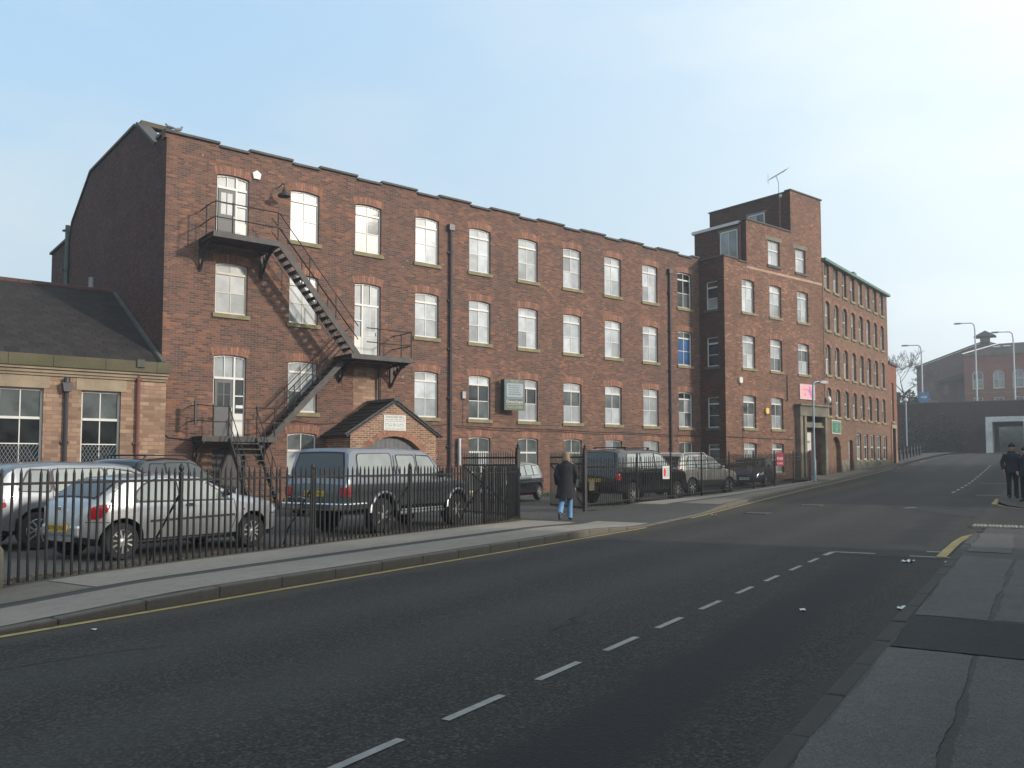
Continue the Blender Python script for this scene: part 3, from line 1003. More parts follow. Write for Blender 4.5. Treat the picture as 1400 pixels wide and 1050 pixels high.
mb.poly([(MX0 + .36, 39.1, 13.6), (46, 39.1, 13.6), (46, 42.6, 11.2), (MX0 + .36, 42.6, 11.2)])
mb.poly([(MX0 + .36, MY + .33, 12.1), (46, MY + .33, 12.1), (46, 29.6, 12.15), (MX0 + .36, 29.6, 12.15)])
mb.build('roof', STONE_MOSS, mill)
mb = MB()
mb.bar((MX0 + .1, 32.3, 13.82), (MX0 + 1.1, 32.3, 13.80), .42, .16)
mb.build('ridge_capping', STONE_MOSS, mill)
# parapet: raised over the piers, lower over each window, every coping stone its own piece
edges = [MX0 - .06]
for x in COLX:
    edges += [x + .06, x + WW - .02]
edges.append(MX1)
for j, (a, b) in enumerate(zip(edges, edges[1:])):
    raised = j % 2 == 0
    zt = MTOP + (.16 if raised else .06) - .004 * j
    mb = MB()
    mb.box(a, b, MY + .001, MY + .33, MTOP - .001, zt)
    mb.build('parapet_block', BR_MILL, mill)
    n = max(1, round((b - a) / 1.0))
    for q in range(n):
        mb = MB()
        mb.box(lerp(a, b, q / n) + (.004 if q else 0), lerp(a, b, (q + 1) / n), MY - .09, MY + .40, zt, zt + .085)
        mb.build('coping_stone', COPING, mill, bev=.012)

TYP = {  # top, middle, lower rows by column (bottom-to-top pane rows)
    't': ['', 'WPW', 'PPP', 'WWW', 'WWW', 'WWW', 'WWW', 'WWW', 'WWW', 'GDD'],
    'm': ['PPP', 'PWW', '', 'WWW', 'WWW', 'WWW', 'WWW', 'WWW', 'WWW', 'BBG'],
    'l': ['', 'PPP', '', 'PWW', 'GDW', 'PDW', 'PGW', 'WGW', 'PPW', 'PGD'],
    'b': ['', 'GGG', '', '', 'GGG', 'GGG', 'GGG', 'GGG', 'PPP', 'GGG']}
for (i, r_), (x, z0, z1) in kinds.items():
    if i == 0 and r_ in 'tlb' or (i == 2 and r_ == 'm'):
        continue
    ty = TYP[r_][i]
    if r_ == 'b':
        window(mill, F0, x, z0, WW, z1 - z0, rows=(.36, .72, 1.0), types=ty, rv=.115, heavy=1, sill=True, st=.05)
    else:
        window(mill, F0, x, z0, WW, z1 - z0, types=ty, rv=.115, fm=CREAM if i in (0, 1) and r_ == 'm' else None)
window(mill, F0, 18.55, .9, .4, 1.6, rise=.02, rows=(.5, 1.0), cols=1, types='GG', rv=.14, arch=False)
door(mill, F0, COLX[0], 9.02, WW, 2.38, .06, 1.93, .66, 'P', GREYDOOR, panel='pale', label='grey door onto the top landing')
door(mill, F0, COLX[2], 5.44, WW, 2.88, .06, 2.05, .70, 'P', mat('pale_grey_door', (.33, .35, .34), .5), panel='pale', dleft=False, label='pale grey door onto the middle landing')
door(mill, F0, COLX[0], 2.34, WW, 2.81, .06, 2.02, .70, 'D', GREYDOOR, label='dark grey door onto the lowest landing')
for (x, zt, zb) in ((19.93, 11.05, .05), (33.60, 11.15, .1)):
    pipe(mill, [(x, MY - .09, zb), (x, MY - .09, zt)], .065, PIPE)
    mb = MB(); mb.box(x - .13, x + .13, MY - .19, MY - .005, zt - .02, zt + .22)
    mb.build('hopper', PIPE, mill)
pipe(mill, [(16.62, MY - .06, 3.5), (16.62, MY - .06, 5.25)], .05, PIPE)
mb = MB(); mb.tube([(20.36, MY - .12, 1.35), (20.36, MY - .12, 2.45)], .085, 10); 
mb.build('flue_pipe', GALV, mill, smooth=True)
# cables along the wall
def cable(pts, r=.012, m=None, parent=None, name='cable'):
    mb = MB(); mb.tube(pts, r, 5)
    return mb.build(name, m or BLACKP, parent or mill, smooth=True)


def sag(a, b, n=14, d=.05, y=-.02):
    out = []
    for i in range(n + 1):
        t = i / n
        out.append((lerp(a[0], b[0], t), MY + y, lerp(a[1], b[1], t) - d * math.sin(math.pi * t * 3) ** 2))
    return out


cable(sag((20.2, 2.98), (36.0, 2.86), 40, .03))
cable(sag((20.3, 2.90), (36.0, 2.80), 40, .06), .010)
cable(sag((13.0, 2.95), (20.0, 3.02), 20, .10), .010)
cable([(8.62, MY - .02, 4.3), (8.62, MY - .02, 2.45), (8.8, MY - .02, 2.28), (9.7, MY - .02, 2.2)], .022)
cable([(20.62, MY - .02, 2.95), (20.62, MY - .02, 4.15)], .010)
mb = MB(); mb.box(20.54, 20.72, MY - .09, MY, 4.1, 4.4)
mb.build('junction_box', LEAD, mill, bev=.01)
# rear block beyond the gable
rear = thing('rear_block', 'brick rear block peeping out behind the left gable of the mill', 'building', (MX0, 43, 0))
mb = MB(); mb.box(MX0 + .05, 20, 43.0, 46.9, -.4, 11.75)
mb.build('wall', BR_GABLE, rear)
mb = MB(); mb.box(MX0 - .05, 20, 42.97, 47.0, 11.75, 11.85)
mb.build('coping', COPING, rear)
gp = pipe(rear, [(MX0 - .08, 42.8, .2), (MX0 - .08, 42.8, 12.3)], .11, PIPE_GREEN)
mb = MB(); mb.tube([(MX0 - .05, 38.1, 7), (MX0 - .05, 38.1, 9.1)], .13, 10)
mb.build('flue', LEAD, mill, smooth=True)

# fittings on the wall: things of their own
al = thing('alarm_box', 'small white pentagonal alarm box beside the topmost door', 'alarm box', (11.62, MY, 11.58))
mb = MB(); mb.prism([(-.16, .06), (0, .17), (.16, .06), (.12, -.15), (-.12, -.15)], -.09, 0, 'y'); mb.build('case', WHITE, al, world_co=False, bev=.015)
wl_ = thing('wall_lamp', 'dark enamel shade lamp hanging from the wall left of a top window', 'wall lamp', (12.45, MY, 10.9))
mb = MB(); mb.lathe([(.03, .28), (.05, .22), (.08, .12), (.22, .02), (.23, -.03), (.19, -.03), (.06, .06)], (0, -.52, 0), 14); mb.build('lamp_shade', IRON, wl_, world_co=False, smooth=True)
mb = MB(); mb.tube([(0, -.52, .25), (0, -.50, .40), (0, -.35, .46), (0, 0, .40)], .018, 6); mb.box(-.05, .05, -.02, 0, .33, .47); mb.build('bracket_arm', IRON, wl_, world_co=False)

# ------------------------------------------------------------------ fire escape
fe = thing('fire_escape', 'black iron fire escape with three landings zigzagging down the left end of the mill', 'fire escape', (12, 27.6, 0))
YF, YW = 27.25, 28.66


def landing(x0, x1, y0, y1, z, name='landing'):
    mb = MB()
    n = int((x1 - x0) / .19)
    for i in range(n):
        a, b = lerp(x0, x1, i / n), lerp(x0, x1, (i + 1) / n) - .012
        mb.box(a, b, y0 + .05, y1, z - .045, z)
    mb.box(x0, x1, y0, y0 + .05, z - .13, z + .05)
    mb.box(x0, x0 + .05, y0 + .05, y1, z - .13, z + .05)
    mb.box(x1 - .05, x1, y0 + .05, y1, z - .13, z + .02)
    return mb.build(name, IRONGREY, fe)


def bracket(x, z, d, h):
    mb = MB()
    pts = [(YW, z - .14)]
    n = 8
    cur = [(lerp(YW, YW - d, i / n), z - .16 - h * (1 - i / n) ** 2.2) for i in range(n + 1)]
    for a, b in zip(cur, cur[1:]):
        mb.bar((x, a[0], a[1]), (x, b[0], b[1]), .07, .05)
    mb.bar((x, YW, z - .16), (x, YW - d, z - .16), .07, .05)
    mb.bar((x, YW, z - .14), (x, YW, z - h - .18), .09, .06)
    for i in range(1, 5):
        yy = YW - d * (i * .17)
        zz = z - .16 - h * (1 - i * .17) ** 2.2
        mb.lathe([(.085, -.02), (.11, 0), (.085, .02)], (x, yy - .04, lerp(zz, z - .16, .5)), 8, 'x')
        mb.bar((x, yy, zz), (x, yy, z - .16), .03, .02)
    return mb.build('bracket', IRON, fe)


def rail(pts, r=.020, name='handrail'):
    mb = MB(); mb.tube(pts, r, 6)
    return mb.build(name, IRON, fe, smooth=True)


def post(x, y, z, h, name='rail_post'):
    mb = MB(); mb.tube([(x, y, z - .1), (x, y, z + h)], .022, 6)
    mb.lathe([(.01, -.045), (.035, -.02), (.035, .02), (.01, .045)], (x, y, z + h), 6)
    mb.lathe([(.03, -.03), (.03, .03)], (x, y, z + h * .52), 6)
    return mb.build(name, IRON, fe, smooth=True)


Z1, Z2, Z3 = 8.93, 5.33, 2.28
landing(9.64, 11.95, YF, YW, Z1); bracket(9.72, Z1, 1.2, .85); bracket(11.85, Z1, 1.2, .85)
landing(14.68, 17.25, YF, YW, Z2); bracket(14.95, Z2, 1.1, .72); bracket(17.15, Z2, 1.3, .80)
landing(9.55, 12.05, 27.65, YW, Z3); bracket(9.65, Z3, .9, .7); bracket(11.95, Z3, .9, .7)
for x, y, z in ((9.67, 28.0, Z1), (9.72, YF + .03, Z1), (10.28, YF + .03, Z1), (11.85, YF + .03, Z1), (15.75, YF + .03, Z2), (17.2, YF + .03, Z2), (17.2, 28.0, Z2), (9.9, 27.68, Z3), (10.42, 27.68, Z3), (11.38, 27.68, Z3), (12.0, 27.68, Z3)):
    post(x, y, z, 1.04)
for dz in (1.03, .52):
    rail([(9.67, YW, Z1 + dz - .03), (9.67, 27.6, Z1 + dz), (9.72, YF + .03, Z1 + dz), (11.85, YF + .03, Z1 + dz), (12.05, YF + .03, Z1 + dz - .08)])
    rail([(15.3, YF + .03, Z2 + dz), (17.2, YF + .03, Z2 + dz), (17.2, YW, Z2 + dz)])
    rail([(9.45, YW, Z3 + dz + .02), (9.5, 27.9, Z3 + dz + .04), (9.9, 27.68, Z3 + dz), (10.42, 27.68, Z3 + dz)])
    rail([(11.38, 27.68, Z3 + dz), (12.05, 27.68, Z3 + dz), (12.4, 27.75, Z3 + dz + .05)])


def flight(a, b, w0, w1, axis, n, name):
    """a, b: (along, z) of top and bottom; w0, w1 across"""
    def pt(u, w, z):
        return (u, w, z) if axis == 'x' else (w, u, z)
    for w in (w0, w1):
        mb = MB(); mb.bar(pt(a[0], w, a[1] - .05), pt(b[0], w, b[1] - .05), .045, .20)
        mb.build('stringer', IRONGREY, fe)
    for i in range(1, n):
        t = i / n
        u, z = lerp(a[0], b[0], t), lerp(a[1], b[1], t)
        d = .11
        mb = MB()
        p, q = pt(u - d, w0 + .03, z - .02), pt(u + d, w1 - .03, z + .02)
        mb.box(min(p[0], q[0]), max(p[0], q[0]), min(p[1], q[1]), max(p[1], q[1]), p[2], q[2])
        mb.build('tread', IRON, fe)
    for w in (w0, w1):
        for dz in (1.0, .52):
            rail([pt(a[0] - (b[0] - a[0]) * .02, w, a[1] + dz + .02), pt(b[0], w, b[1] + dz)], .017)
        for t in (.36, .70):
            u, z = lerp(a[0], b[0], t), lerp(a[1], b[1], t)
            mb = MB(); mb.tube([pt(u, w, z - .08), pt(u, w, z + 1.0)], .018, 6)
            mb.build('baluster', IRON, fe, smooth=True)


flight((11.95, Z1), (14.95, Z2 + .05), YF + .03, 27.92, 'x', 17, 'upper')
flight((14.85, Z2), (12.0, Z3 + .03), 28.02, 28.60, 'x', 15, 'middle')
flight((27.7, Z3), (25.75, .02), 10.45, 11.36, 'y', 12, 'lower')
mb = MB(); mb.box(9.40, 9.50, 27.95, 28.05, Z3 + .42, Z3 + 1.2); mb.build('gate_plate', IRON, fe)
mb = MB(); mb.box(10.62, 10.86, 27.62, 27.64, Z3 + .98, Z3 + 1.08); mb.build('notice', WHITE, fe)

# ------------------------------------------------------------------ gabled entrance porch
PY = 26.8
porch = thing('porch', 'small gabled brick porch with slate roof and a wide arched boarded doorway', 'porch', (16.2, PY, 0))
mb = MB()
FP = FMx(PY)
wall(mb, FP, 14.42, 18.02, -.3, 2.5, [(15.0, 17.42, -.3, 2.42, .62, .22)])
mb.poly([(14.42, PY, 2.5), (18.02, PY, 2.5), (16.22, PY, 3.62)])
for x in (14.42, 18.02):
    mb.poly([(x, PY, -.3), (x, MY, -.3), (x, MY, 2.5), (x, PY, 2.5)])
mb.build('wall', BR_PORCH, porch, recalc=False)
mb = MB()
ap = arc_pts(15.0, 17.42, 2.42, .62, 26)
for p, q in zip(ap, ap[1:]):
    cx, cz = 16.21, 2.42 - ((1.21**2 + .62**2) / 1.24)
    def out(v, e):
        d = Vector((v[0] - cx, v[1] - cz)).normalized()
        return (v[0] + d.x * e, v[1] + d.y * e)
    a, b = Vector(p), Vector(q)
    p1, q1 = a.lerp(b, .06), a.lerp(b, .94)
    mb.prism([tuple(p1), tuple(q1), out(q1, .23), out(p1, .23)], PY - random.uniform(.004, .01), PY + .05, 'y', random.choice((0, 1, 2, 2)))
mb.build('brick_arch', ARCH, porch)
for k in range(13):
    mb = MB(); a = 15.0 + k * .1862
    mb.box(a + .004, a + .182, PY + .19 + random.uniform(0, .008), PY + .24, -.1, 2.45)
    mb.build('door_board', BOARDS, porch)
for sgn in (-1, 1):
    ex = 16.22 + sgn * 2.02
    mb = MB()
    n = Vector((sgn * 1.15, 0, 1.9)).normalized()
    rows_ = 9
    for r_ in range(rows_):
        t0, t1 = r_ / rows_, (r_ + 1.25) / rows_
        a = Vector((ex, 0, 2.40)); b = Vector((16.22, 0, 3.70))
        for c in range(8):
            y0 = lerp(PY - .12, MY, (c + (.5 if r_ % 2 else 0) - .5) / 7.5); y1 = lerp(PY - .12, MY, (c + (.5 if r_ % 2 else 0) + .47) / 7.5)
            y0, y1 = max(PY - .12, y0), min(MY, y1)
            if y1 - y0 < .03:
                continue
            p, q = a.lerp(b, t0), a.lerp(b, min(1, t1))
            o1, o2 = n * (.035 + random.uniform(0, .006)), n * .012
            mb.add([(p.x + o1.x, y0, p.z + o1.z), (p.x + o1.x, y1, p.z + o1.z), (q.x + o2.x, y1, q.z + o2.z), (q.x + o2.x, y0, q.z + o2.z),
                    (p.x, y0, p.z), (p.x, y1, p.z), (q.x, y1, q.z), (q.x, y0, q.z)],
                   [[0, 1, 2, 3], [0, 4, 5, 1], [1, 5, 6, 2], [0, 3, 7, 4], [4, 7, 6, 5]], random.randint(0, 3))
    mb.build('roof_slope', SLATE, porch)
    mb = MB(); mb.bar((ex, PY - .05, 2.42), (16.22, PY - .05, 3.70), .07, .13); mb.build('bargeboard', COPING, porch)
mb = MB(); mb.bar((16.22, PY - .14, 3.75), (16.22, MY, 3.75), .24, .10); mb.build('ridge', COPING, porch)


def text(s, size, m, parent, x, z, y=-.012, align='CENTER', depth=.003, sx=1.0, name='lettering'):
    cu = bpy.data.curves.new('txt', 'FONT'); cu.body = s; cu.size = size; cu.align_x = align; cu.align_y = 'CENTER'; cu.extrude = depth / 2
    t = bpy.data.objects.new('txt', cu); col.objects.link(t)
    me = bpy.data.meshes.new_from_object(t)
    bpy.data.objects.remove(t); bpy.data.curves.remove(cu)
    me.materials.clear(); me.materials.append(m)
    return link(name, me, parent, Matrix.Translation((x, y, z)) @ Matrix.Rotation(R(90), 4, 'X') @ Matrix.Diagonal((sx, 1, 1, 1)))


INK = mat('black_ink', (.03, .03, .03), .6, var=.05)
INK_G = mat('grey_ink', (.16, .17, .17), .6, var=.05)
SIGNW = mat('sign_white', (.46, .47, .45), .5, var=.05)


def scribble(parent, x0, x1, z, h, m, y=-.012, words=4, name='lettering', seed=0):
    """a line of print too small to read: short dashes"""
    rnd = random.Random(seed)
    mb = MB(); x = x0
    while x < x1:
        w = rnd.uniform(.5, 1.3) * (x1 - x0) / (words * 1.6)
        w = min(w, x1 - x)
        k = x
        while k < x + w - h * .3:
            mb.box(k, k + h * rnd.uniform(.25, .5), y - .001, y + .001, z - h / 2 * rnd.uniform(.6, 1), z + h / 2 * rnd.uniform(.6, 1))
            k += h * .75
        x += w + (x1 - x0) * .05
    return mb.build(name, m, parent, world_co=False)


ps = thing('notice_board', 'white notice board with small black print on the porch gable above the arch', 'sign', (15.74, PY - .03, 2.62))
mb = MB(); mb.box(0, .93, 0, .025, 0, .57); mb.build('board', SIGNW, ps, world_co=False, bev=.004)
text('PARADISE MILL', .115, INK_G, ps, .465, .49, -.003)
for i, z in enumerate((.40, .335, .24, .175, .09, .045)):
    scribble(ps, .06, .87, z, .035 if i < 4 else .02, INK_G, -.003, 4, seed=i)

# ------------------------------------------------------------------ agent's board on the wall
GRN = mat('sign_dark_green', (.010, .035, .032), .4, var=.08)
LIME = mat('sign_lime', (.28, .33, .08), .5, var=.05)
PALEB = mat('sign_pale_blue', (.19, .25, .28), .5, var=.05)
tl = thing('letting_board', 'dark green letting board with a pale panel on the wall between two windows', 'sign', (22.50, 28.30, 3.68), R(-9))
mb = MB(); mb.box(0, 1.02, 0, .03, 0, 1.33); mb.build('board', GRN, tl, world_co=False, bev=.005)
mb = MB(); mb.box(.0, .03, .03, .32, 0, 1.33); mb.build('return_board', GRN, tl, world_co=False)
rr_ = .07
pp = []
for cx, cz, a0 in ((.92 - rr_, 1.16 - rr_, 0), (.10 + rr_, 1.16 - rr_, 90), (.10 + rr_, .56 + rr_, 180), (.92 - rr_, .56 + rr_, 270)):
    for k in range(5):
        a = R(a0 + k * 22.5); pp.append((cx + rr_ * math.cos(a), cz + rr_ * math.sin(a)))
mb = MB(); mb.prism(pp, -.006, 0, 'y'); mb.build('panel', PALEB, tl, world_co=False)
text('TO LET', .13, LIME, tl, .51, 1.245, -.004)
for i in range(5):
    scribble(tl, .20 + .03 * (i % 2), .82 - .04 * (i % 2), 1.07 - i * .095, .05, INK, -.009, 3, seed=20 + i)
text('Greenham', .20, SIGNW, tl, .51, .365, -.004, sx=.98)
for z in (.50, .24):
    mb = MB(); mb.box(.08, .94, -.004, 0, z, z + .02); mb.build('rule', PALEB, tl, world_co=False)
text('01625-507890', .145, LIME, tl, .51, .13, -.004, sx=.9)
# ------------------------------------------------------------------ stair tower
TY = 27.08
tower = thing('stair_tower', 'taller brick stair tower stepping up in three stages at the right end of the mill', 'building', (36.05, TY, 0))
FT = FMx(TY)
T0, T1, T2, T3 = 36.05, 38.02, 42.2, 45.35
tops = []
TC = [37.55, 40.05, 42.72]
TW = 1.12
rowsT = [(9.42, 11.18), (6.44, 8.20), (3.27, 5.0), (.9, 2.5)]
for ri, (a, b) in enumerate(rowsT):
    for ci, x in enumerate(TC):
        if ri >= 2 and ci == 2:
            continue
        tops.append((x, x + TW, a, b, .06, .14))
up2 = [(39.98, 41.10, 12.28, 13.66, 0, .14), (42.62, 43.66, 12.24, 13.60, 0, .14)]
doorop = (43.0, 44.9, -.2, 4.0, 0, .5)
mb2 = MB()
# front wall in one grid, stepped top added above
wall(mb2, FT, T0, T3, -.4, 12.15, tops + [doorop])
wall(mb2, FT, T1, T3, 12.15, 14.42, [up2[0], up2[1]])
wall(mb2, FT, T2, T3, 14.42, 16.85, [])
mb2.build('front_wall', BR_TOWER, tower, recalc=False)
FS = Matrix.Translation((T0, 0, 0)) @ Matrix.Rotation(R(-90), 4, 'Z')       # u = -Y, d = +X
mb = MB()
sw = [(-28.25, -27.50, 9.45, 10.95), (-28.25, -27.50, 6.45, 8.0), (-28.25, -27.50, 3.25, 4.85), (-28.25, -27.50, 1.2, 2.4)]
wall(mb, FS, -MY, -TY, -.4, 12.15, [(a, b, c, d, .0, .10) for a, b, c, d in sw])
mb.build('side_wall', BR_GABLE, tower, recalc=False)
for i, (a, b, c, d) in enumerate(sw):
    window(tower, FS, a, c, b - a, d - c, rise=0, rows=(.40, .78, 1.0), cols=1, types=('PDD', 'DDD', 'DDD', 'GGG')[i], rv=.10, sill=True, arch=False, sillm=COPING)
mb = MB()
mb.box(T0 + .3, T3, TY + .3, 31.5, -.4, 12.1)
mb.box(T1 + .004, T3, TY + .3, 30.55, 12.1, 14.30)
mb.box(T2 + .004, T3, TY + .3, 32.72, 12.1, 16.80)
mb.box(T3 - .3, T3, TY + .01, 32.7, -.4, 16.8)
mb.box(T1 + .002, T1 + .3, TY + .01, 30.55, 12.1, 14.38)
mb.box(T2 + .002, T2 + .3, TY + .01, 32.72, 14.2, 16.80)
mb.build('core_wall', BR_GABLE, tower)
for (a, b, z) in ((T0 - .06, T0 + 1.2, 12.15), (T0 + 1.2, T1, 12.05), (T1 - .04, T2, 14.42), (T2 - .04, T3 + .06, 16.85)):
    mb = MB(); mb.box(a, b, TY - .06, TY + .36, z + .001, z + .085); mb.build('coping_stone', COPING, tower, bev=.01)
mb = MB(); mb.box(T2 - .05, T2 + .32, TY + .36, 32.8, 16.80, 16.86); mb.box(T0 - .05, T0 + .3, TY + .36, MY + .3, 12.15, 12.22); mb.build('side_coping', COPING, tower)
mb = MB(); mb.box(T1 - .07, T1 + .3, TY + .45, 30.7, 14.30, 14.46); mb.build('fascia', WHITE, tower)
for ri, (a, b) in enumerate(rowsT):
    for ci, x in enumerate(TC):
        if ri >= 2 and ci == 2:
            continue
        ty = [['WWW', 'WWW', 'WWW'], ['WWW', 'GWW', 'PGP'], ['PGP', 'PGP', ''], ['PPP', 'PPP', '']][ri][ci]
        window(tower, FT, x, a, TW, b - a, types=ty, rv=.14)
for (a, b, c, d, _, rv) in up2:
    w_ = window(tower, FT, a, c, b - a, d - c, rise=0, rows=(.62, 1.0), types='WW', rv=.14, heavy=0, arch=False, sillm=COPING)
    mb = MB(); mb.box(a - .22, b + .22, TY - .006, TY + .1, d + .002, d + .22); mb.build('lintel', STONE_DARK, tower)
mb = MB(); mb.box(T1, T3, TY - .008, TY + .02, 11.80, 11.93); mb.build('string_course', mat('pale_brick_band', (.33, .22, .16), .9, var=.2), tower)
# glazed openings in the set-back side walls
for (x, u0, u1, z0, z1, nm) in ((T1, -28.75, -27.6, 12.2, 14.0, 2), (T2, -29.9, -28.75, 14.9, 15.95, 2)):
    FL = Matrix.Translation((x - .06, 0, 0)) @ Matrix.Rotation(R(-90), 4, 'Z')
    window(tower, FL, u0, z0, u1 - u0, z1 - z0, rise=0, rows=(1.0,), cols=nm, types='P' if nm == 2 and x == T1 else 'G', rv=.06, setback=.0, sill=False, arch=False)
    mb = MB(); mb.box(x - .05, x + .01, -u1 - .12, -u0 + .12, z1, z1 + .14); mb.build('lintel', STONE_DARK, tower)
pipe(tower, [(T1 - .07, TY + .36, 12.3), (T1 - .07, TY + .36, 14.2)], .05, PIPE_RED, collars=1.2)
pipe(tower, [(T2 - .07, TY + .62, 14.5), (T2 - .07, TY + .62, 16.5)], .05, PIPE_RED, collars=1.2)
mb = MB(); mb.lathe([(.03, -.10), (.09, -.04), (.10, .04), (.03, .12)], (T2 - .1, TY + .55, 16.62), 8); mb.build('vent_cowl', WHITE, tower, smooth=True)
pipe(tower, [(45.22, TY - .06, .5), (45.22, TY - .06, 4.6)], .05, PIPE_RED)
pipe(tower, [(41.55, TY - .05, 4.9), (41.55, TY - .05, 6.3)], .03, PIPE)
cable([(36.1, TY - .02, 2.78), (38.5, TY - .02, 2.74), (42.0, TY - .02, 2.72)], .02, parent=tower)
# stone doorcase
mb = MB()
for (a, b) in ((42.35, 42.62), (42.78, 43.0), (44.9, 45.15)):
    mb.box(a, b, TY - .30, TY + .01, .2, 4.05)
mb.box(42.30, 45.2, TY - .34, TY + .01, 4.05, 4.62)
mb.box(42.22, 45.28, TY - .45, TY + .01, 4.62, 4.72)
mb.box(43.0, 44.9, TY - .12, TY + .1, 3.55, 3.72)
mb.box(43.0, 44.9, TY - .20, TY + .1, 3.42, 3.55)
mb.build('doorcase', STONE_DARK, tower, bev=.02)
mb = MB()
mb.box(43.0, 44.9, TY + .40, TY + .5, .3, 3.5)
mb.build('entrance_door', mat('brown_door', (.10, .045, .03), .5, var=.2), tower)
mb = MB(); mb.box(43.15, 43.95, TY + .06, TY + .10, 2.1, 3.15); mb.build('transom_panel', SIGNW, tower)
mb = MB(); mb.box(43.28, 43.44, TY + .05, TY + .06, 2.58, 2.64); mb.box(43.5, 43.82, TY + .05, TY + .06, 2.56, 2.68); mb.build('lettering', INK_G, tower)

PINK = mat('pink_sign', (.62, .30, .33), .5, var=.06)
MAUVE = mat('mauve_figure', (.36, .14, .38), .5, var=.1)
pk = thing('pink_sign', 'pink sign with a mauve figure above the stone doorway of the tower', 'sign', (42.74, TY - .05, 5.02))
mb = MB(); mb.box(0, 1.52, 0, .03, 0, .86); mb.build('board', PINK, pk, world_co=False)
mb = MB(); mb.box(0, 1.52, -.012, 0, 0, .04); mb.box(0, 1.52, -.012, 0, .82, .86); mb.box(0, .05, -.012, 0, .04, .82); mb.box(1.47, 1.52, -.012, 0, .04, .82); mb.build('border', SIGNW, pk, world_co=False)
mb = MB()
mb.prism([(1.0, .78), (1.10, .68), (1.10, .52), (1.38, .60), (1.34, .48), (1.16, .40), (1.30, .12), (1.12, .10), (.98, .38), (.82, .50), (.96, .56), (.94, .70)], -.008, 0, 'y')
mb.build('figure', MAUVE, pk, world_co=False)
scribble(pk, .35, .95, .56, .08, MAUVE, -.006, 2, seed=31); mb = MB(); mb.box(.5, .6, -.008, 0, .2, .32); mb.build('emblem', MAUVE, pk, world_co=False)
for i, (x, z, m_, lb, nm) in enumerate(((37.25, 5.75, WHITE, 'white security light on the tower wall between two rows of windows', 'security_light'), (39.55, 4.22, mat('yellow_alarm', (.62, .42, .10), .4), 'yellow alarm box on the tower wall between two lower windows', 'alarm_box'))):
    b_ = thing(nm, lb, 'light' if i == 0 else 'alarm box', (x, TY, z))
    mb = MB(); mb.prism([(-.12, -.16), (.12, -.16), (.15, 0), (.12, .16), (-.12, .16), (-.15, 0)], -.12, 0, 'y'); mb.build('case', m_, b_, world_co=False, bev=.02)
    mb = MB(); mb.box(-.06, .06, -.02, .02, -.3, -.16); mb.build('bracket', BLACKP, b_, world_co=False)
an = thing('television_aerial', 'television aerial on a thin mast on the tower roof', 'aerial', (42.35, 27.9, 16.8))
mb = MB(); mb.tube([(0, 0, 0), (0, 0, .7), (-.1, .1, 1.15)], .022, 6); mb.build('mast', LEAD, an, world_co=False)
mb = MB(); mb.tube([(-.55, .25, .85), (.45, -.2, 1.55)], .022, 6)
for i in range(7):
    t = i / 6; c = Vector((-.5, .23, .9)).lerp(Vector((.45, -.2, 1.52)), t)
    mb.tube([c + Vector((.1, .26, -.05)), c - Vector((.1, .26, -.05))], .010, 5)
mb.tube([(-.62, .28, .6), (-.62, .28, 1.2)], .012, 5)
mb.build('boom', LEAD, an, world_co=False)

# ------------------------------------------------------------------ far wing of the mill
WA = R(13)
wing = thing('mill_wing', 'far four-storey brick wing with rows of narrow sash windows and green gutter', 'building', (45.4, TY, 0), WA)
FW = frame_at(45.4, TY, WA)
WL = 14.0
wo_ = []
wr = [(11.73, 13.28, .0), (9.28, 11.02, .16), (6.62, 8.42, .16), (4.2, 5.86, .16)]
for (a, b, ri) in wr:
    for i in range(8):
        u = .33 + 1.69 * i
        wo_.append((u, u + .86, a, b, ri, .17))
for i in range(5):
    u = 6.05 + 1.55 * i
    wo_.append((u, u + .95, 1.62, 3.28, 0, .12))
wo_.append((.95, 2.75, .3, 3.0, .62, .9))
wo_.append((4.35, 5.20, .5, 2.85, .12, .2))
mb = MB(); wall(mb, FW, 0, WL, -.5, 13.3, wo_)
mb.build('front_wall', BR_WING, wing, recalc=False)
mb = MB(); mb.box(.0, WL, .25, 9, -.5, 13.25, 0, FW); mb.box(WL - .25, WL - .002, .004, .3, -.5, 13.3, 0, FW); mb.build('core_wall', BR_WING, wing)
for (a, b, ri) in wr:
    for i in range(8):
        ty = random.choice(('GG', 'PG', 'PP', 'PG', 'GP', 'WP'))
        window(wing, FW, .33 + 1.69 * i, a, .86, b - a, rise=ri, rows=(.52, 1.0), cols=1, types=ty, rv=.17, heavy=0, st=.075, arch=ri > 0, archh=.22)
for i in range(5):
    window(wing, FW, 6.05 + 1.55 * i, 1.62, .95, 1.66, rise=0, rows=(.5, 1.0), types=random.choice(('GG', 'PG', 'DG')), rv=.12, heavy=0, st=.07, arch=False)
mb = MB(); mb.bar(FW @ Vector((-.1, -.12, 13.36)), FW @ Vector((WL + .15, -.12, 13.36)), .22, .16); mb.bar(FW @ Vector((5.5, -.10, 13.5)), FW @ Vector((6.1, -.10, 13.5)), .2, .18)
mb.build('gutter', GREEN_TRIM, wing)
mb = MB(); mb.add([FW @ Vector(p) for p in ((-.0, -.15, 13.42), (WL + .1, -.15, 13.42), (WL + .1, 4.4, 15.2), (0, 4.4, 15.2), (WL + .1, 9, 13.3), (0, 9, 13.3))], [[0, 1, 2, 3], [3, 2, 4, 5]])
mb.build('roof', SLATE[1], wing)
mb = MB(); mb.box(.95, 2.75, .8, .88, .2, 3.0, 0, FW); mb.build('passage_gate', BLACKP, wing)
mb = MB(); mb.box(4.35, 5.2, .16, .2, .5, 2.85, 0, FW); mb.build('side_door', mat('maroon_door', (.085, .035, .035), .5), wing)
mb = MB(); mb.box(4.72, 4.84, .12, .16, .9, 2.75, 0, FW); mb.build('door_frame', WHITE, wing)
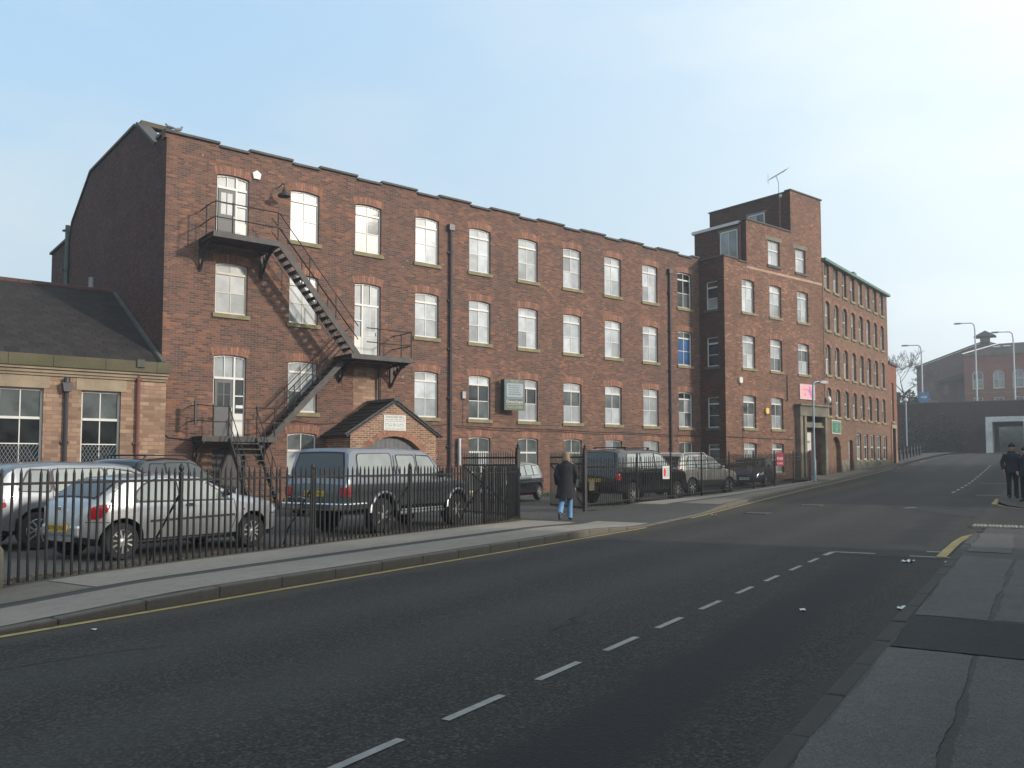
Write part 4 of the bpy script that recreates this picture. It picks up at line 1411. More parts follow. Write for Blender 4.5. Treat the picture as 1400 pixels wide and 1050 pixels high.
rnd = random.Random(4)
for (u0, u1) in ((2.82, 4.3), (5.25, WL)):   # rough stone plinth either side of the small door
    mb = MB()
    for q, z0 in enumerate((.3, .62, .94, 1.26)):
        u = u0
        while u < u1 - .05:
            w_ = min(rnd.uniform(.3, .55), u1 - u)
            mb.box(u + .006, u + w_, -.03 - rnd.uniform(0, .03), .05, z0 + .006, z0 + .32, 0, FW)
            u += w_
    mb.build('stone_plinth', STONE_DARK, wing, kind='stuff')
gsn = thing('green_sign', 'green sign with a white emblem above the arched passage', 'sign', tuple(FW @ Vector((1.0, -.05, 3.15))), WA)
mb = MB(); mb.box(0, 1.7, 0, .03, 0, .82); mb.build('border', SIGNW, gsn, world_co=False)
mb = MB(); mb.box(.08, 1.62, -.008, .0, .06, .76); mb.build('board', mat('leaf_green_sign', (.03, .15, .075), .5), gsn, world_co=False)
mb = MB()
for i in range(10):
    a0, a1 = R(15 + 15 * i), R(15 + 15 * (i + 1))
    mb.prism([(.85 + .42 * math.cos(a0), .20 + .36 * math.sin(a0)), (.85 + .42 * math.cos(a1), .20 + .36 * math.sin(a1)), (.85 + .36 * math.cos(a1), .20 + .30 * math.sin(a1)), (.85 + .36 * math.cos(a0), .20 + .30 * math.sin(a0))], -.012, -.008, 'y')
mb.box(.25, 1.45, -.012, -.008, .66, .70)
mb.prism([(.76, .14), (.94, .14), (1.0, .30), (.85, .42), (.70, .30)], -.012, -.008, 'y')
mb.build('emblem', PALEB, gsn, world_co=False)
fl_ = thing('flood_light', 'white bulkhead lamp at the joint between tower and far wing', 'lamp', tuple(FW @ Vector((.12, -.05, 5.1))), WA)
mb = MB(); mb.lathe([(.03, -.22), (.13, -.12), (.15, .02), (.10, .15), (.03, .2)], (0, -.12, 0), 10); mb.build('globe', WHITE, fl_, world_co=False, smooth=True)
mb = MB(); mb.box(-.04, .04, -.1, .05, -.04, .04); mb.build('bracket', BLACKP, fl_, world_co=False)

annex = thing('brick_annex', 'narrow lower red brick building beyond the far wing', 'building', tuple(FW @ Vector((WL, 0, 0))), WA + R(4))
FA = Matrix.Translation(FW @ Vector((WL + .004, .02, 0))) @ Matrix.Rotation(WA + R(4), 4, 'Z')
mb = MB(); wall(mb, FA, 0, 3.1, -.3, 8.5, [(.9, 1.9, 4.4, 7.2, 0, .15), (.8, 2.1, .6, 3.9, 0, .3)]); mb.box(.02, 3.09, .31, 6, -.3, 8.45, 0, FA); mb.box(2.8, 3.095, .01, .31, -.3, 8.45, 0, FA)
mb.build('wall', BR_RED, annex, recalc=False)
window(annex, FA, .9, 4.4, 1.0, 2.8, rise=0, rows=(.5, 1), types='GP', rv=.15, heavy=0, arch=False, st=.09, fm=CREAM)
mb = MB(); mb.box(.8, 2.1, .28, .3, .6, 3.7, 0, FA); mb.build('door', mat('oak_door', (.07, .04, .03), .6), annex)
mb = MB(); mb.box(.55, .8, -.06, .2, .6, 3.9, 0, FA); mb.box(2.1, 2.35, -.06, .2, .6, 3.9, 0, FA); mb.box(.5, 2.4, -.09, .2, 3.9, 4.15, 0, FA); mb.build('doorcase', STONE_BUFF, annex)
mb = MB(); mb.box(-.05, 3.25, -.12, 6, 8.5, 8.68, 0, FA); mb.build('cornice', COPING, annex)

# ------------------------------------------------------------------ stone-fronted hall at the left edge
SY = 28.02
hall = thing('stone_hall', 'low sandstone hall with mossy slate roof and tall white windows at the left edge', 'building', (0, SY, 0))
FH = FMx(SY)
hw = [(3.9 - .02, 5.03), (6.05, 7.16), (1.35, 2.48), (-1.2, -.07), (-3.7, -2.57)]
mb = MB(); wall(mb, FH, -7, 8.5, -.3, 4.02, [(a, b, .75, 3.64, 0, .16) for a, b in hw])
mb.box(8.2, 8.5, SY + .01, 40, -.3, 4.4); mb.box(-7, -6.7, SY + .01, 40, -.3, 4.4)
mb.build('front_wall', BR_SCHOOL, hall, recalc=False)
for a, b in hw:
    w_ = window(hall, FH, a, .75, b - a, 2.89, rise=0, rows=(.18, .44, .70, 1.0), types='DDDG', rv=.16, heavy=2, st=.06, arch=False, sillm=STONE_BUFF)
    mb = MB()      # wire lattice over the lower panes
    y = SY + .12
    for k in range(-8, 14):
        x0 = a + k * .1
        for sg in (1, -1):
            p0 = (x0, 1.0); p1 = (x0 + sg * .56, 2.0)
            lo, hi = a + .06, b - .06
            t0, t1 = 0.0, 1.0
            dx = p1[0] - p0[0]
            ta, tb_ = (lo - p0[0]) / dx, (hi - p0[0]) / dx
            t0, t1 = max(0, min(ta, tb_)), min(1, max(ta, tb_))
            if t1 > t0:
                mb.tube([(p0[0] + dx * t0, y, 1.0 + t0), (p0[0] + dx * t1, y, 1.0 + t1)], .006, 4)
    mb.build('wire_guard', GALV, w_)
    mb = MB(); mb.box(a - .16, b + .16, SY - .02, SY + .15, 3.645, 4.0); mb.build('lintel', STONE_BUFF, hall, bev=.01)
for (z0, z1, o) in ((4.02, 4.10, .06), (4.10, 4.20, .12), (4.20, 4.27, .20)):
    mb = MB(); mb.box(-7, 8.52, SY - o, SY + .3, z0, z1 - .002); mb.build('cornice_course', STONE_BUFF, hall)
x = -7.0
while x < 8.5:
    w_ = random.uniform(1.0, 1.5)
    mb = MB(); mb.box(x + .004, min(8.53, x + w_), SY - .26, SY + .35, 4.27, 4.62); mb.build('gutter_stone', STONE_MOSS, hall, bev=.015)
    x += w_
for (x, zt, hop, m_) in ((5.62, 3.55, True, PIPE), (7.64, 4.45, False, PIPE_RED)):
    pipe(hall, [(x, SY - .08, .05), (x, SY - .08, zt)], .06, m_)
    if hop:
        mb = MB(); mb.prism([(-.14, .28), (.14, .28), (.10, .02), (-.10, .02)], -.24, -.01, 'y'); mb.lathe([(.09, -.04), (.09, .1)], (0, -.12, .33), 10)
        o_ = mb.build('hopper', m_, hall, world_co=False); o_.location = (x, 0, zt)
    else:
        mb = MB(); mb.box(x - .11, x + .11, SY - .32, SY - .02, 4.42, 4.66); mb.build('hopper', COPING, hall)
# slate roof, slates laid one by one in courses
RY0, RZ0, RY1, RZ1 = 28.30, 4.60, 34.5, 7.86
sl = Vector((0, RY1 - RY0, RZ1 - RZ0)); SLN = sl.length; sl.normalize(); nrm = Vector((0, -sl.z, sl.y))
mb = MB(); mb.poly([(-7, RY0, RZ0), (8.45, RY0, RZ0), (8.45, RY1, RZ1), (-7, RY1, RZ1)]); mb.poly([(-7, RY1, RZ1), (8.45, RY1, RZ1), (8.45, 40.7, 4.6), (-7, 40.7, 4.6)]); mb.build('roof', SLATE[1], hall)
SW_, SG = .36, .27
sm_ = []
for v in range(4):
    q = MB(); rn = random.Random(v)
    q.box(-SW_ / 2 + .004, SW_ / 2 - .004, 0, SG * 1.9, 0, .011)
    sm_.append(q.mesh(SLATE[v], name='slate'))
bas = Matrix((Vector((1, 0, 0)), sl, nrm)).transposed().to_4x4()
nrow = int(SLN / SG)
cnt = 0
rest = MB()
for r_ in range(nrow):
    for c in range(int(12 / SW_)):
        x = 8.40 - (c + (.5 if r_ % 2 else 0) + .5) * SW_
        if x < -1.5 or x + SW_ / 2 > 8.44:
            continue
        p = Vector((x, RY0, RZ0)) + sl * (r_ * SG)
        B = Matrix.Translation(p + nrm * (.016 + random.uniform(0, .006))) @ bas @ Matrix.Rotation(R(3.2), 4, 'X') @ Matrix.Rotation(random.gauss(0, .012), 4, 'Z')
        if cnt < 300 and x > 2.2 - r_ * .0:
            link('slate', sm_[random.randrange(4)], hall, wmat(hall).inverted() @ B); cnt += 1
        else:
            rest.box(-SW_ / 2 + .004, SW_ / 2 - .004, 0, SG * 1.9, 0, .011, random.randrange(4), B)
rest.build('slates', SLATE, hall, kind='stuff')
for i in range(34):
    mb = MB(); x = 8.42 - i * .45
    mb.tube([(x - .44, RY1, RZ1 + .02), (x - .004, RY1, RZ1 + .02)], .14, 8); mb.build('ridge_tile', RIDGE, hall, smooth=True)
mb = MB(); mb.bar((8.46, RY0 - .1, RZ0 + .06), (8.46, RY1, RZ1 + .06), .12, .12); mb.build('verge_coping', COPING, hall)
# ------------------------------------------------------------------ cars
def carpaint(name, c, metal=.6, rough=.32, coat=.6):
    return mat(name, c, rough, metal=metal, var=.04, scale=1.2, coat=coat, dirt=tuple(x * .72 + .01 for x in c), damt=.35, dscale=1.3)


class Car:
    """lofted body with cut wheel arches; windows, lamps and trims are patches that follow its surface"""

    def __init__(s, name, label, loc, rz, sp):
        s.sp = sp
        s.root = thing(name, label, 'car', loc, rz)
        s.paint = sp['paint']
        s.L = sp['top'][-1][0]
        s.off = s.L / 2
        s.body()
        s.wheels()

    # --- profile functions (x measured from the rear end)
    def sec(s, x):
        sp = s.sp
        w = pw(sp['half'], x); zt = pw(sp['top'], x); zb = pw(sp['bot'], x)
        zt = max(zt, zb + .12)
        zbelt = min(pw(sp['belt'], x), zt - .02)
        hc = zt - zbelt
        k = sp.get('tumble', .28)
        ha = max(0, hc - .055)
        y5 = w - .03
        z6, y6 = zbelt + ha, y5 - .012 - k * ha
        H = zbelt - zb
        return [(0, zb), (w - .12, zb), (w - .03, zb + .09), (w, zb + .42 * H), (w - .006, zb + .70 * H), (w - .016, zb + .88 * H), (y5, zbelt), (y6, z6), (y6 - .045, zt - .018), (y6 - .12, zt - .002), ((y6 - .12) * .5, zt + .012), (0, zt + .016)]

    def side_y(s, x, z):
        p = s.sec(x)
        for a, b in zip(p[1:8], p[2:9]):
            if a[1] <= z <= b[1] and b[1] > a[1]:
                return lerp(a[0], b[0], (z - a[1]) / (b[1] - a[1]))
        return p[7][0] if z > p[7][1] else p[1][0]

    def body(s):
        sp = s.sp
        xs = set()
        for key in ('top', 'half', 'belt', 'bot'):
            xs |= {round(a[0], 4) for a in sp[key] if 0 <= a[0] <= s.L}
        xs = sorted(xs)
        dense = []
        for a, b in zip(xs, xs[1:]):
            n = max(1, int((b - a) / .09))
            dense += [lerp(a, b, i / n) for i in range(n)]
        dense.append(xs[-1])
        mb = MB()
        rings = []
        for x in dense:
            h = s.sec(x)
            ring = [(x - s.off, y, z) for y, z in h] + [(x - s.off, -y, z) for y, z in h[-2:0:-1]]
            rings.append(ring)
        mb.loft(rings)
        me = mb.mesh([s.paint, BLACKP, sp.get('paint2', s.paint)], name='body')
        o = bpy.data.objects.new('tmp', me); col.objects.link(o)
        cut = MB()
        for ax in sp['axles']:
            for sg in (-1, 1):
                y0 = sg * (pw(sp['half'], ax) + .1); y1 = sg * (pw(sp['half'], ax) - .30)
                r = sp['r'] + sp.get('gap', .055)
                cut.lathe([(r, min(y0, y1)), (r, max(y0, y1))], (ax - s.off, 0, sp['r'] + .02), 28, 'y')
        co_ = bpy.data.objects.new('cut', cut.mesh(BLACKP)); col.objects.link(co_)
        md = o.modifiers.new('b', 'BOOLEAN'); md.object = co_; md.operation = 'DIFFERENCE'; md.solver = 'EXACT'
        dg = bpy.context.evaluated_depsgraph_get()
        bm_ = bpy.data.meshes.new_from_object(o.evaluated_get(dg))
        bpy.data.objects.remove(o); bpy.data.objects.remove(co_)
        bm_.materials.clear()
        for m_ in (s.paint, BLACKP, sp.get('paint2', s.paint)):
            bm_.materials.append(m_)
        zsplit = sp.get('split')
        for p in bm_.polygons:
            c = p.center
            mi = 0
            for ax in sp['axles']:
                d = math.hypot(c.x - (ax - s.off), c.z - (sp['r'] + .02))
                if d < sp['r'] + sp.get('gap', .055) + .004 and abs(c.y) < pw(sp['half'], ax) + .2:
                    mi = 1
            if mi == 0 and c.z < pw(sp['bot'], c.x + s.off) + .05:
                mi = 1
            if mi == 0 and zsplit and c.z > pw(zsplit, c.x + s.off):
                mi = 2
            if mi == 0 and sp.get('clad') and c.z < pw(sp['bot'], c.x + s.off) + sp['clad']:
                mi = 1
            p.material_index = mi
            p.use_smooth = True
        bm_.set_sharp_from_angle(angle=R(32))
        s.bodyo = link('body', bm_, s.root)

    def wheels(s):
        sp = s.sp; r = sp['r']; w = sp.get('tw', .18)
        t = MB(); t.lathe([(r * .66, -w / 2), (r * .93, -w / 2), (r, -w / 2 + .03), (r, w / 2 - .03), (r * .93, w / 2), (r * .66, w / 2)], (0, 0, 0), 28, 'y')
        tme_ = t.mesh(RUBBER, smooth=True, name='wheel')
        q = MB()
        q.lathe([(r * .67, -.02), (r * .67, .0), (r * .62, .012), (r * .60, -.05), (.02, -.06)], (0, 0, 0), 28, 'y')
        n = sp.get('spokes', 10); sw = sp.get('spw', .030)
        for i in range(n):
            a = 2 * math.pi * i / n
            ca_, sa_ = math.cos(a), math.sin(a)
            for e in ((-1, 1) if sp.get('twin') else (0,)):
                ox, oz = -sa_ * e * sw * .9, ca_ * e * sw * .9
                q.bar((ca_ * r * .12 + ox, .004, sa_ * r * .12 + oz), (ca_ * r * .63 + ox * 1.6, .0, sa_ * r * .63 + oz * 1.6), sw, .025)
        q.lathe([(r * .20, -.03), (r * .20, .012), (r * .12, .02), (.005, .022)], (0, 0, 0), 14, 'y')
        rme = q.mesh([ALLOY], smooth=True, name='rim')
        d = MB(); d.lathe([(r * .60, -.075), (.01, -.075)], (0, 0, 0), 20, 'y')
        for ax in sp['axles']:
            for sg in (-1, 1):
                y = sg * (pw(sp['half'], ax) - w / 2 - .015)
                B = Matrix.Translation((ax - s.off, y, r)) @ Matrix.Rotation(random.uniform(0, 6), 4, 'Y')
                o = link('wheel', tme_, s.root, B)
                B2 = Matrix.Translation((0, sg * w / 2 * .9, 0)) @ (Matrix.Rotation(math.pi, 4, 'Z') if sg < 0 else Matrix.Identity(4))
                link('rim', rme, o, B2)

    # --- surface patches
    def flat(s, pts, fn, m, name, sub=2, th=.0, label=None):
        bm = bmesh.new()
        vs_ = [bm.verts.new((a, b, 0)) for a, b in pts]
        f = bm.faces.new(vs_)
        bmesh.ops.triangulate(bm, faces=[f])
        for _ in range(sub):
            bmesh.ops.subdivide_edges(bm, edges=bm.edges[:], cuts=1, use_grid_fill=True)
        for v in bm.verts:
            v.co = fn(v.co.x, v.co.y)
        bmesh.ops.recalc_face_normals(bm, faces=bm.faces)
        me = bpy.data.meshes.new(name); bm.to_mesh(me); bm.free()
        me.materials.append(m)
        for p in me.polygons:
            p.use_smooth = True
        return link(name, me, s.root, label=label)

    def side(s, pts, m, name, off=.006, both=True, sub=2):
        if name.endswith('window'):       # rubber seal round the glass
            c = Vector((sum(p[0] for p in pts) / len(pts), sum(p[1] for p in pts) / len(pts)))
            big = []
            for p in pts:
                d = Vector(p) - c
                big.append(tuple(Vector(p) + d.normalized() * .034))
            s.side(big, BLACKP, 'window_seal', off - .003, both, sub)
        for sg in ((-1, 1) if both else (-1,)):
            s.flat(pts, lambda x, z, sg=sg: Vector((x - s.off, sg * (s.side_y(x, z) + off), z)), m, name, sub)

    def seam(s, pts, w=.012, m=None, name='door_gap', off=.004):
        for sg in (-1, 1):
            mb = MB(); q = []
            n = 8
            path = []
            for a, b in zip(pts, pts[1:]):
                path += [(lerp(a[0], b[0], i / n), lerp(a[1], b[1], i / n)) for i in range(n)]
            path.append(pts[-1])
            L_, R_ = [], []
            for i, p in enumerate(path):
                a = path[max(0, i - 1)]; b = path[min(len(path) - 1, i + 1)]
                d = Vector((b[0] - a[0], b[1] - a[1])).normalized()
                for lst, k in ((L_, 1), (R_, -1)):
                    x, z = p[0] - d.y * w / 2 * k, p[1] + d.x * w / 2 * k
                    lst.append((x - s.off, sg * (s.side_y(x, z) + off), z))
            n_ = len(path)
            mb.add(L_ + R_, [[i, i + 1, n_ + i + 1, n_ + i] for i in range(n_ - 1)])
            mb.build(name, m or BLACKP, s.root, world_co=False)

    def top_patch(s, x0, x1, m, name, in0=.06, in1=.06, off=.010, nx=6, ny=8):
        """glass lying on the upper outline between two stations"""
        if name in ('rear_window', 'windscreen'):
            e = min(.02, (x1 - x0) * .08)
            s.top_patch(x0 - e, x1 + e, BLACKP, 'window_seal', in0 - .035, in1 - .035, off - .005)
        mb = MB(); vs_ = []
        for i in range(nx + 1):
            x = lerp(x0, x1, i / nx)
            p = s.sec(x)
            hw = p[8][0] + .02 - lerp(in0, in1, i / nx)
            dzdx = (pw(s.sp['top'], x + .01) - pw(s.sp['top'], x - .01)) / .02
            nv = Vector((-dzdx, 0, 1)).normalized()
            for j in range(ny + 1):
                y = lerp(-hw, hw, j / ny)
                q = abs(y) / max(.01, p[8][0])
                z = pw(s.sp['top'], x) + .016 - .02 * q * q
                vs_.append(Vector((x - s.off, y, z)) + nv * off)
        mb.add(vs_, [[i * (ny + 1) + j, (i + 1) * (ny + 1) + j, (i + 1) * (ny + 1) + j + 1, i * (ny + 1) + j + 1] for i in range(nx) for j in range(ny)])
        return mb.build(name, m, s.root, world_co=False, smooth=True)

    def block(s, x0, x1, y0, y1, z0, z1, m, name, bev=.01, both=False):
        for sg in ((1, -1) if both else (1,)):
            mb = MB(); mb.box(x0 - s.off, x1 - s.off, min(sg * y0, sg * y1), max(sg * y0, sg * y1), z0, z1)
            mb.build(name, m, s.root, world_co=False, bev=bev)

    def mirror(s, x, z, m=None, sz=1.0):
        for sg in (-1, 1):
            y = s.side_y(x, z)
            mb = MB(); mb.lathe([(.02, -.05), (.075, -.04), (.085, 0), (.06, .05), (.02, .07)], (0, 0, 0), 10, 'x')
            o = mb.build('wing_mirror', m or s.paint, s.root, world_co=False, smooth=True)
            o.matrix_basis = Matrix.Translation((x - s.off, sg * (y + .09), z + .06)) @ Matrix.Diagonal((sz, sz, sz * .8, 1))
            mb = MB(); mb.bar((x - s.off, sg * (y - .02), z), (x - s.off, sg * (y + .07), z + .04), .05, .03); mb.build('mirror_arm', BLACKP, s.root, world_co=False)

    def plate(s, x, z, m, w=.52, h=.11, rot=0.0, ch=True):
        mb = MB(); mb.box(-.008, .008, -w / 2, w / 2, -h / 2, h / 2)
        o = mb.build('number_plate', m, s.root, world_co=False)
        o.matrix_basis = Matrix.Translation((x - s.off, 0, z)) @ Matrix.Rotation(rot, 4, 'Y'); P2W[o.name] = wmat(s.root) @ o.matrix_basis
        mb = MB()
        for i, k in enumerate((-3, -2, -1, 0, 1.4, 2.4, 3.4)):
            c = k * w * .128 - w * .02
            for e in (-1, 1):
                mb.box(-.0095, .0095, c + e * w * .03 - w * .012, c + e * w * .03 + w * .012, -h * .30, h * .30)
            mb.box(-.0095, .0095, c - w * .03, c + w * .03, -h * .06 + (i % 3 - 1) * h * .2, h * .06 + (i % 3 - 1) * h * .2)
        mb.build('characters', INK, o, world_co=False)


def rounded(pts, r=.05, n=3):
    out = []
    k = len(pts)
    for i in range(k):
        p = Vector(pts[i]); a = Vector(pts[i - 1]); b = Vector(pts[(i + 1) % k])
        da, db = (a - p), (b - p)
        ra = min(r, da.length * .45, db.length * .45)
        p0, p1 = p + da.normalized() * ra, p + db.normalized() * ra
        for j in range(n + 1):
            t = j / n
            q = p0.lerp(p, t).lerp(p.lerp(p1, t), t)
            out.append((q.x, q.y))
    return out


SILVER = carpaint('silver_paint', (.38, .395, .405), .6, .28)
SILVER2 = carpaint('grey_silver_paint', (.20, .215, .235), .6, .28)
BLACKC = carpaint('black_car_paint', (.012, .012, .014), .2, .16, 1.0)
NAVY = carpaint('navy_paint', (.016, .020, .045), .3, .2, 1.0)
GREYG = carpaint('slate_green_paint', (.060, .072, .074), .45, .3, .8)
CHAMP = carpaint('champagne_silver_paint', (.34, .335, .305), .5, .3)


def at_wheels(ax_r, ax_f, sp):
    """place a car from the ground points of its two near-side (right) wheels"""
    a, b = Vector(ax_r), Vector(ax_f)
    d = (b - a).normalized()
    rz = math.atan2(d.y, d.x)
    L = sp['top'][-1][0]
    hw = pw(sp['half'], sp['axles'][0]) - .1
    nrm_ = Vector((-d.y, d.x))
    c = a + d * (L / 2 - sp['axles'][0]) + nrm_ * hw
    return (c.x, c.y, gz(c.x, c.y) - .008), rz


# -- silver three-door hatchback
sp = dict(paint=SILVER, r=.285, axles=(.57, 3.02), spokes=11, spw=.026,
          top=[(0, .50), (.015, .66), (.05, .82), (.12, .89), (.20, .935), (.58, 1.205), (.72, 1.255), (1.25, 1.298), (1.75, 1.288), (2.05, 1.25), (2.78, .94), (3.30, .86), (3.62, .76), (3.74, .66), (3.78, .50)],
          half=[(0, .42), (.05, .55), (.14, .64), (.32, .735), (.8, .795), (2.8, .805), (3.3, .79), (3.55, .72), (3.7, .62), (3.78, .48)],
          belt=[(0, .86), (.8, .88), (2.0, .865), (2.8, .84), (3.78, .78)],
          bot=[(0, .30), (.3, .22), (3.5, .20), (3.78, .24)])
loc, rz = at_wheels((3.62, 14.04), (5.94, 14.80), sp)
c1 = Car('hatchback_car', 'silver three-door hatchback parked just behind the left railings', loc, rz, sp)
c1.side(rounded([(.78, .90), (1.52, .885), (1.54, 1.06), (1.50, 1.222), (1.22, 1.222), (.95, 1.145), (.80, 1.02)], .08), G_CAR_PALE, 'quarter_window')
c1.side(rounded([(1.60, .885), (2.50, .875), (2.47, .935), (2.10, 1.145), (1.92, 1.20), (1.60, 1.222)], .05), G_CAR_PALE, 'door_window')
c1.seam([(.77, .882), (2.60, .86)], .03, BLACKP, 'window_trim')
c1.side([(1.56, .88), (1.60, .88), (1.585, 1.25), (1.545, 1.25)], SILVER, 'pillar', .008)
c1.seam([(1.56, 1.26), (1.57, .88), (1.50, .55), (1.52, .30)]); c1.seam([(2.62, .88), (2.66, .62), (2.55, .30)])
c1.seam([(1.0, .575), (2.62, .60)], .035, BLACKP, 'rubbing_strip', .012)
c1.seam([(.66, 1.22), (.46, 1.04), (.38, .88)], .012)
c1.side(rounded([(.08, .64), (.24, .64), (.40, .86), (.22, .86), (.10, .80)], .05), RED_LENS, 'tail_lamp', .010)
c1.seam([(.04, .60), (.36, .585)], .012)
c1.seam([(.62, .27), (2.5, .27)], .02, LEAD, 'sill_trim')
c1.top_patch(.23, .57, G_CAR, 'rear_window', .08, .10)
c1.top_patch(2.14, 2.70, G_CAR, 'windscreen', .05, .04)
c1.block(-.02, .10, .0, .50, .36, .56, SILVER, 'rear_bumper', .05, True)
c1.plate(-.028, .50, PLATE_Y); c1.mirror(2.44, .93, BLACKP)
c1.side(rounded([(1.66, .78), (1.82, .78), (1.82, .83), (1.66, .83)], .02), BLACKP, 'door_handle', .02)
c1.side(rounded([(3.40, .61), (3.69, .61), (3.67, .70), (3.43, .76)], .03), CLEAR_LENS, 'headlamp', .008)
c1.side(rounded([(2.80, .67), (2.84, .67), (2.84, .70), (2.80, .70)], .01), RED_LENS, 'side_repeater', .008)
c1.seam([(3.45, .58), (3.72, .585)], .012)
c1.block(-.025, -.005, -.05, .05, .77, .83, CHROME, 'tailgate_badge', .02)

# -- grey-silver people carrier at the left edge
sp = dict(paint=SILVER2, r=.32, axles=(.78, 3.40), spokes=5, spw=.035, twin=True,
          top=[(0, .55), (.02, .75), (.06, .95), (.12, 1.08), (.32, 1.36), (.46, 1.435), (1.2, 1.49), (2.2, 1.475), (2.55, 1.43), (3.35, 1.04), (3.9, .92), (4.15, .78), (4.25, .55)],
          half=[(0, .70), (.10, .80), (.4, .86), (1, .875), (3.2, .875), (3.8, .82), (4.1, .70), (4.25, .56)],
          belt=[(0, .96), (1, .96), (3.2, .92), (4.25, .82)], bot=[(0, .32), (.3, .25), (4.25, .25)])
c2 = Car('people_carrier', 'grey silver people carrier cut off by the left edge of the picture', (3.98, 17.70, gz(3.98, 17.7)), R(17), sp)
c2.side(rounded([(.46, 1.01), (.98, .985), (.98, 1.345), (.66, 1.345)], .06), G_CAR_PALE, 'quarter_window')
c2.side(rounded([(1.06, .985), (1.98, .975), (1.98, 1.375), (1.06, 1.36)], .06), G_CAR_PALE, 'door_window')
c2.side(rounded([(2.06, .975), (3.0, .955), (2.55, 1.30), (2.06, 1.37)], .06), G_CAR_PALE, 'door_window')
c2.seam([(1.02, 1.38), (1.02, .88), (1.2, .4)]); c2.seam([(2.02, 1.39), (2.02, .35)]); c2.seam([(3.05, .94), (3.0, .35)])
c2.side(rounded([(.04, .72), (.24, .74), (.24, 1.02), (.06, 1.02)], .04), CLEAR_LENS, 'tail_lamp', .010)
c2.side(rounded([(.03, .72), (.26, .74), (.25, .82), (.04, .82)], .03), RED_LENS, 'tail_lamp', .014)
c2.top_patch(.13, .30, G_CAR, 'rear_window', .12, .12); c2.top_patch(2.62, 3.28, G_CAR, 'windscreen')
c2.mirror(2.98, .97); c2.plate(-.012, .66, PLATE_Y)
c2.side(rounded([(1.25, .86), (1.42, .86), (1.42, .90), (1.25, .90)], .015), SILVER2, 'door_handle', .03)
c2.side(rounded([(2.2, .86), (2.37, .86), (2.37, .90), (2.2, .90)], .015), SILVER2, 'door_handle', .03)

# -- black estate with roof rails
sp = dict(paint=BLACKC, r=.315, axles=(.85, 3.45), spokes=7,
          top=[(0, .60), (.03, .85), (.08, .98), (.42, 1.46), (.56, 1.54), (1.3, 1.59), (2.1, 1.57), (2.35, 1.51), (3.15, 1.02), (3.8, .90), (4.15, .78), (4.32, .55)],
          half=[(0, .70), (.1, .80), (.5, .85), (3.3, .86), (3.9, .80), (4.2, .68), (4.32, .55)],
          belt=[(0, .95), (3.2, .93), (4.32, .85)], bot=[(0, .32), (.4, .24), (4.32, .25)])
c3 = Car('estate_car', 'black estate car with roof rails standing behind the silver hatchback', (6.25, 20.5, 0), R(37), sp)
c3.side(rounded([(.55, 1.0), (1.15, .99), (1.15, 1.44), (.70, 1.44)], .05), G_CAR, 'quarter_window')
c3.side(rounded([(1.22, .99), (1.98, .985), (1.98, 1.47), (1.22, 1.46)], .05), G_CAR, 'door_window')
c3.side(rounded([(2.05, .985), (2.95, .97), (2.42, 1.38), (2.05, 1.47)], .05), G_CAR, 'door_window')
c3.top_patch(.12, .42, G_CAR, 'rear_window', .1, .1); c3.top_patch(2.42, 3.08, G_CAR, 'windscreen')
c3.side(rounded([(3.78, .66), (4.2, .64), (4.1, .76), (3.85, .84)], .04), CLEAR_LENS, 'headlamp', .010)
c3.mirror(2.92, .98)
c3.seam([(1.18, 1.46), (1.18, .8), (1.3, .35)]); c3.seam([(2.02, 1.48), (2.0, .35)])
for sg in (-1, 1):
    mb = MB(); mb.tube([(.6 - c3.off, sg * .55, 1.53), (.75 - c3.off, sg * .55, 1.63), (2.1 - c3.off, sg * .55, 1.64), (2.3 - c3.off, sg * .55, 1.52)], .018, 6); mb.build('roof_rail', BLACKP, c3.root, world_co=False, smooth=True)
for x in (1.0, 1.9):
    mb = MB(); mb.tube([(x - c3.off, -.55, 1.64), (x - c3.off, .55, 1.64)], .018, 6); mb.build('roof_bar', BLACKP, c3.root, world_co=False, smooth=True)
c3.block(4.24, 4.33, -.30, .30, .52, .66, CHROME, 'grille', .02)
c3.plate(4.335, .42, PLATE_W)

# -- dark pick-up with hard top
sp = dict(paint=GREYG, paint2=SILVER2, r=.37, axles=(1.18, 4.03), spokes=6, spw=.05, tw=.25, gap=.08, tumble=.16,
          split=[(0, 1.02), (1.0, 1.05), (3.4, 1.06), (4.6, 2.0)],  # silver hard top, plus reflected sky painted on the upper body
          top=[(0, .80), (.02, 1.05), (.05, 1.10), (.20, 1.70), (.30, 1.77), (1.5, 1.80), (2.8, 1.77), (3.02, 1.70), (3.60, 1.18), (3.75, 1.14), (4.55, 1.06), (4.75, .98), (4.85, .80)],
          half=[(0, .80), (.1, .835), (1, .85), (4.3, .85), (4.65, .80), (4.85, .70)],
          belt=[(0, 1.12), (3.5, 1.12), (4.85, 1.0)], bot=[(0, .55), (.5, .48), (4.5, .46), (4.85, .52)])
loc, rz = at_wheels((9.22, 15.80), (11.85, 16.86), sp)
c4 = Car('pickup_truck', 'dark slate green pickup truck with silver hard top over the load bed behind the railings', loc, rz, sp)
c4.side(rounded([(.42, 1.20), (1.52, 1.20), (1.52, 1.68), (.42, 1.66)], .10), G_CAR_PALE, 'canopy_window')
c4.side(rounded([(1.80, 1.20), (2.42, 1.20), (2.36, 1.64), (1.72, 1.64)], .05), G_CAR_PALE, 'door_window')
c4.side(rounded([(2.52, 1.20), (3.36, 1.20), (2.95, 1.62), (2.46, 1.64)], .05), G_CAR_PALE, 'door_window')
c4.seam([(1.62, 1.76), (1.64, .55)], .02); c4.seam([(2.45, 1.70), (2.47, .55)]); c4.seam([(3.40, 1.15), (3.42, .55)])
c4.seam([(1.65, .86), (3.4, .86)], .014)
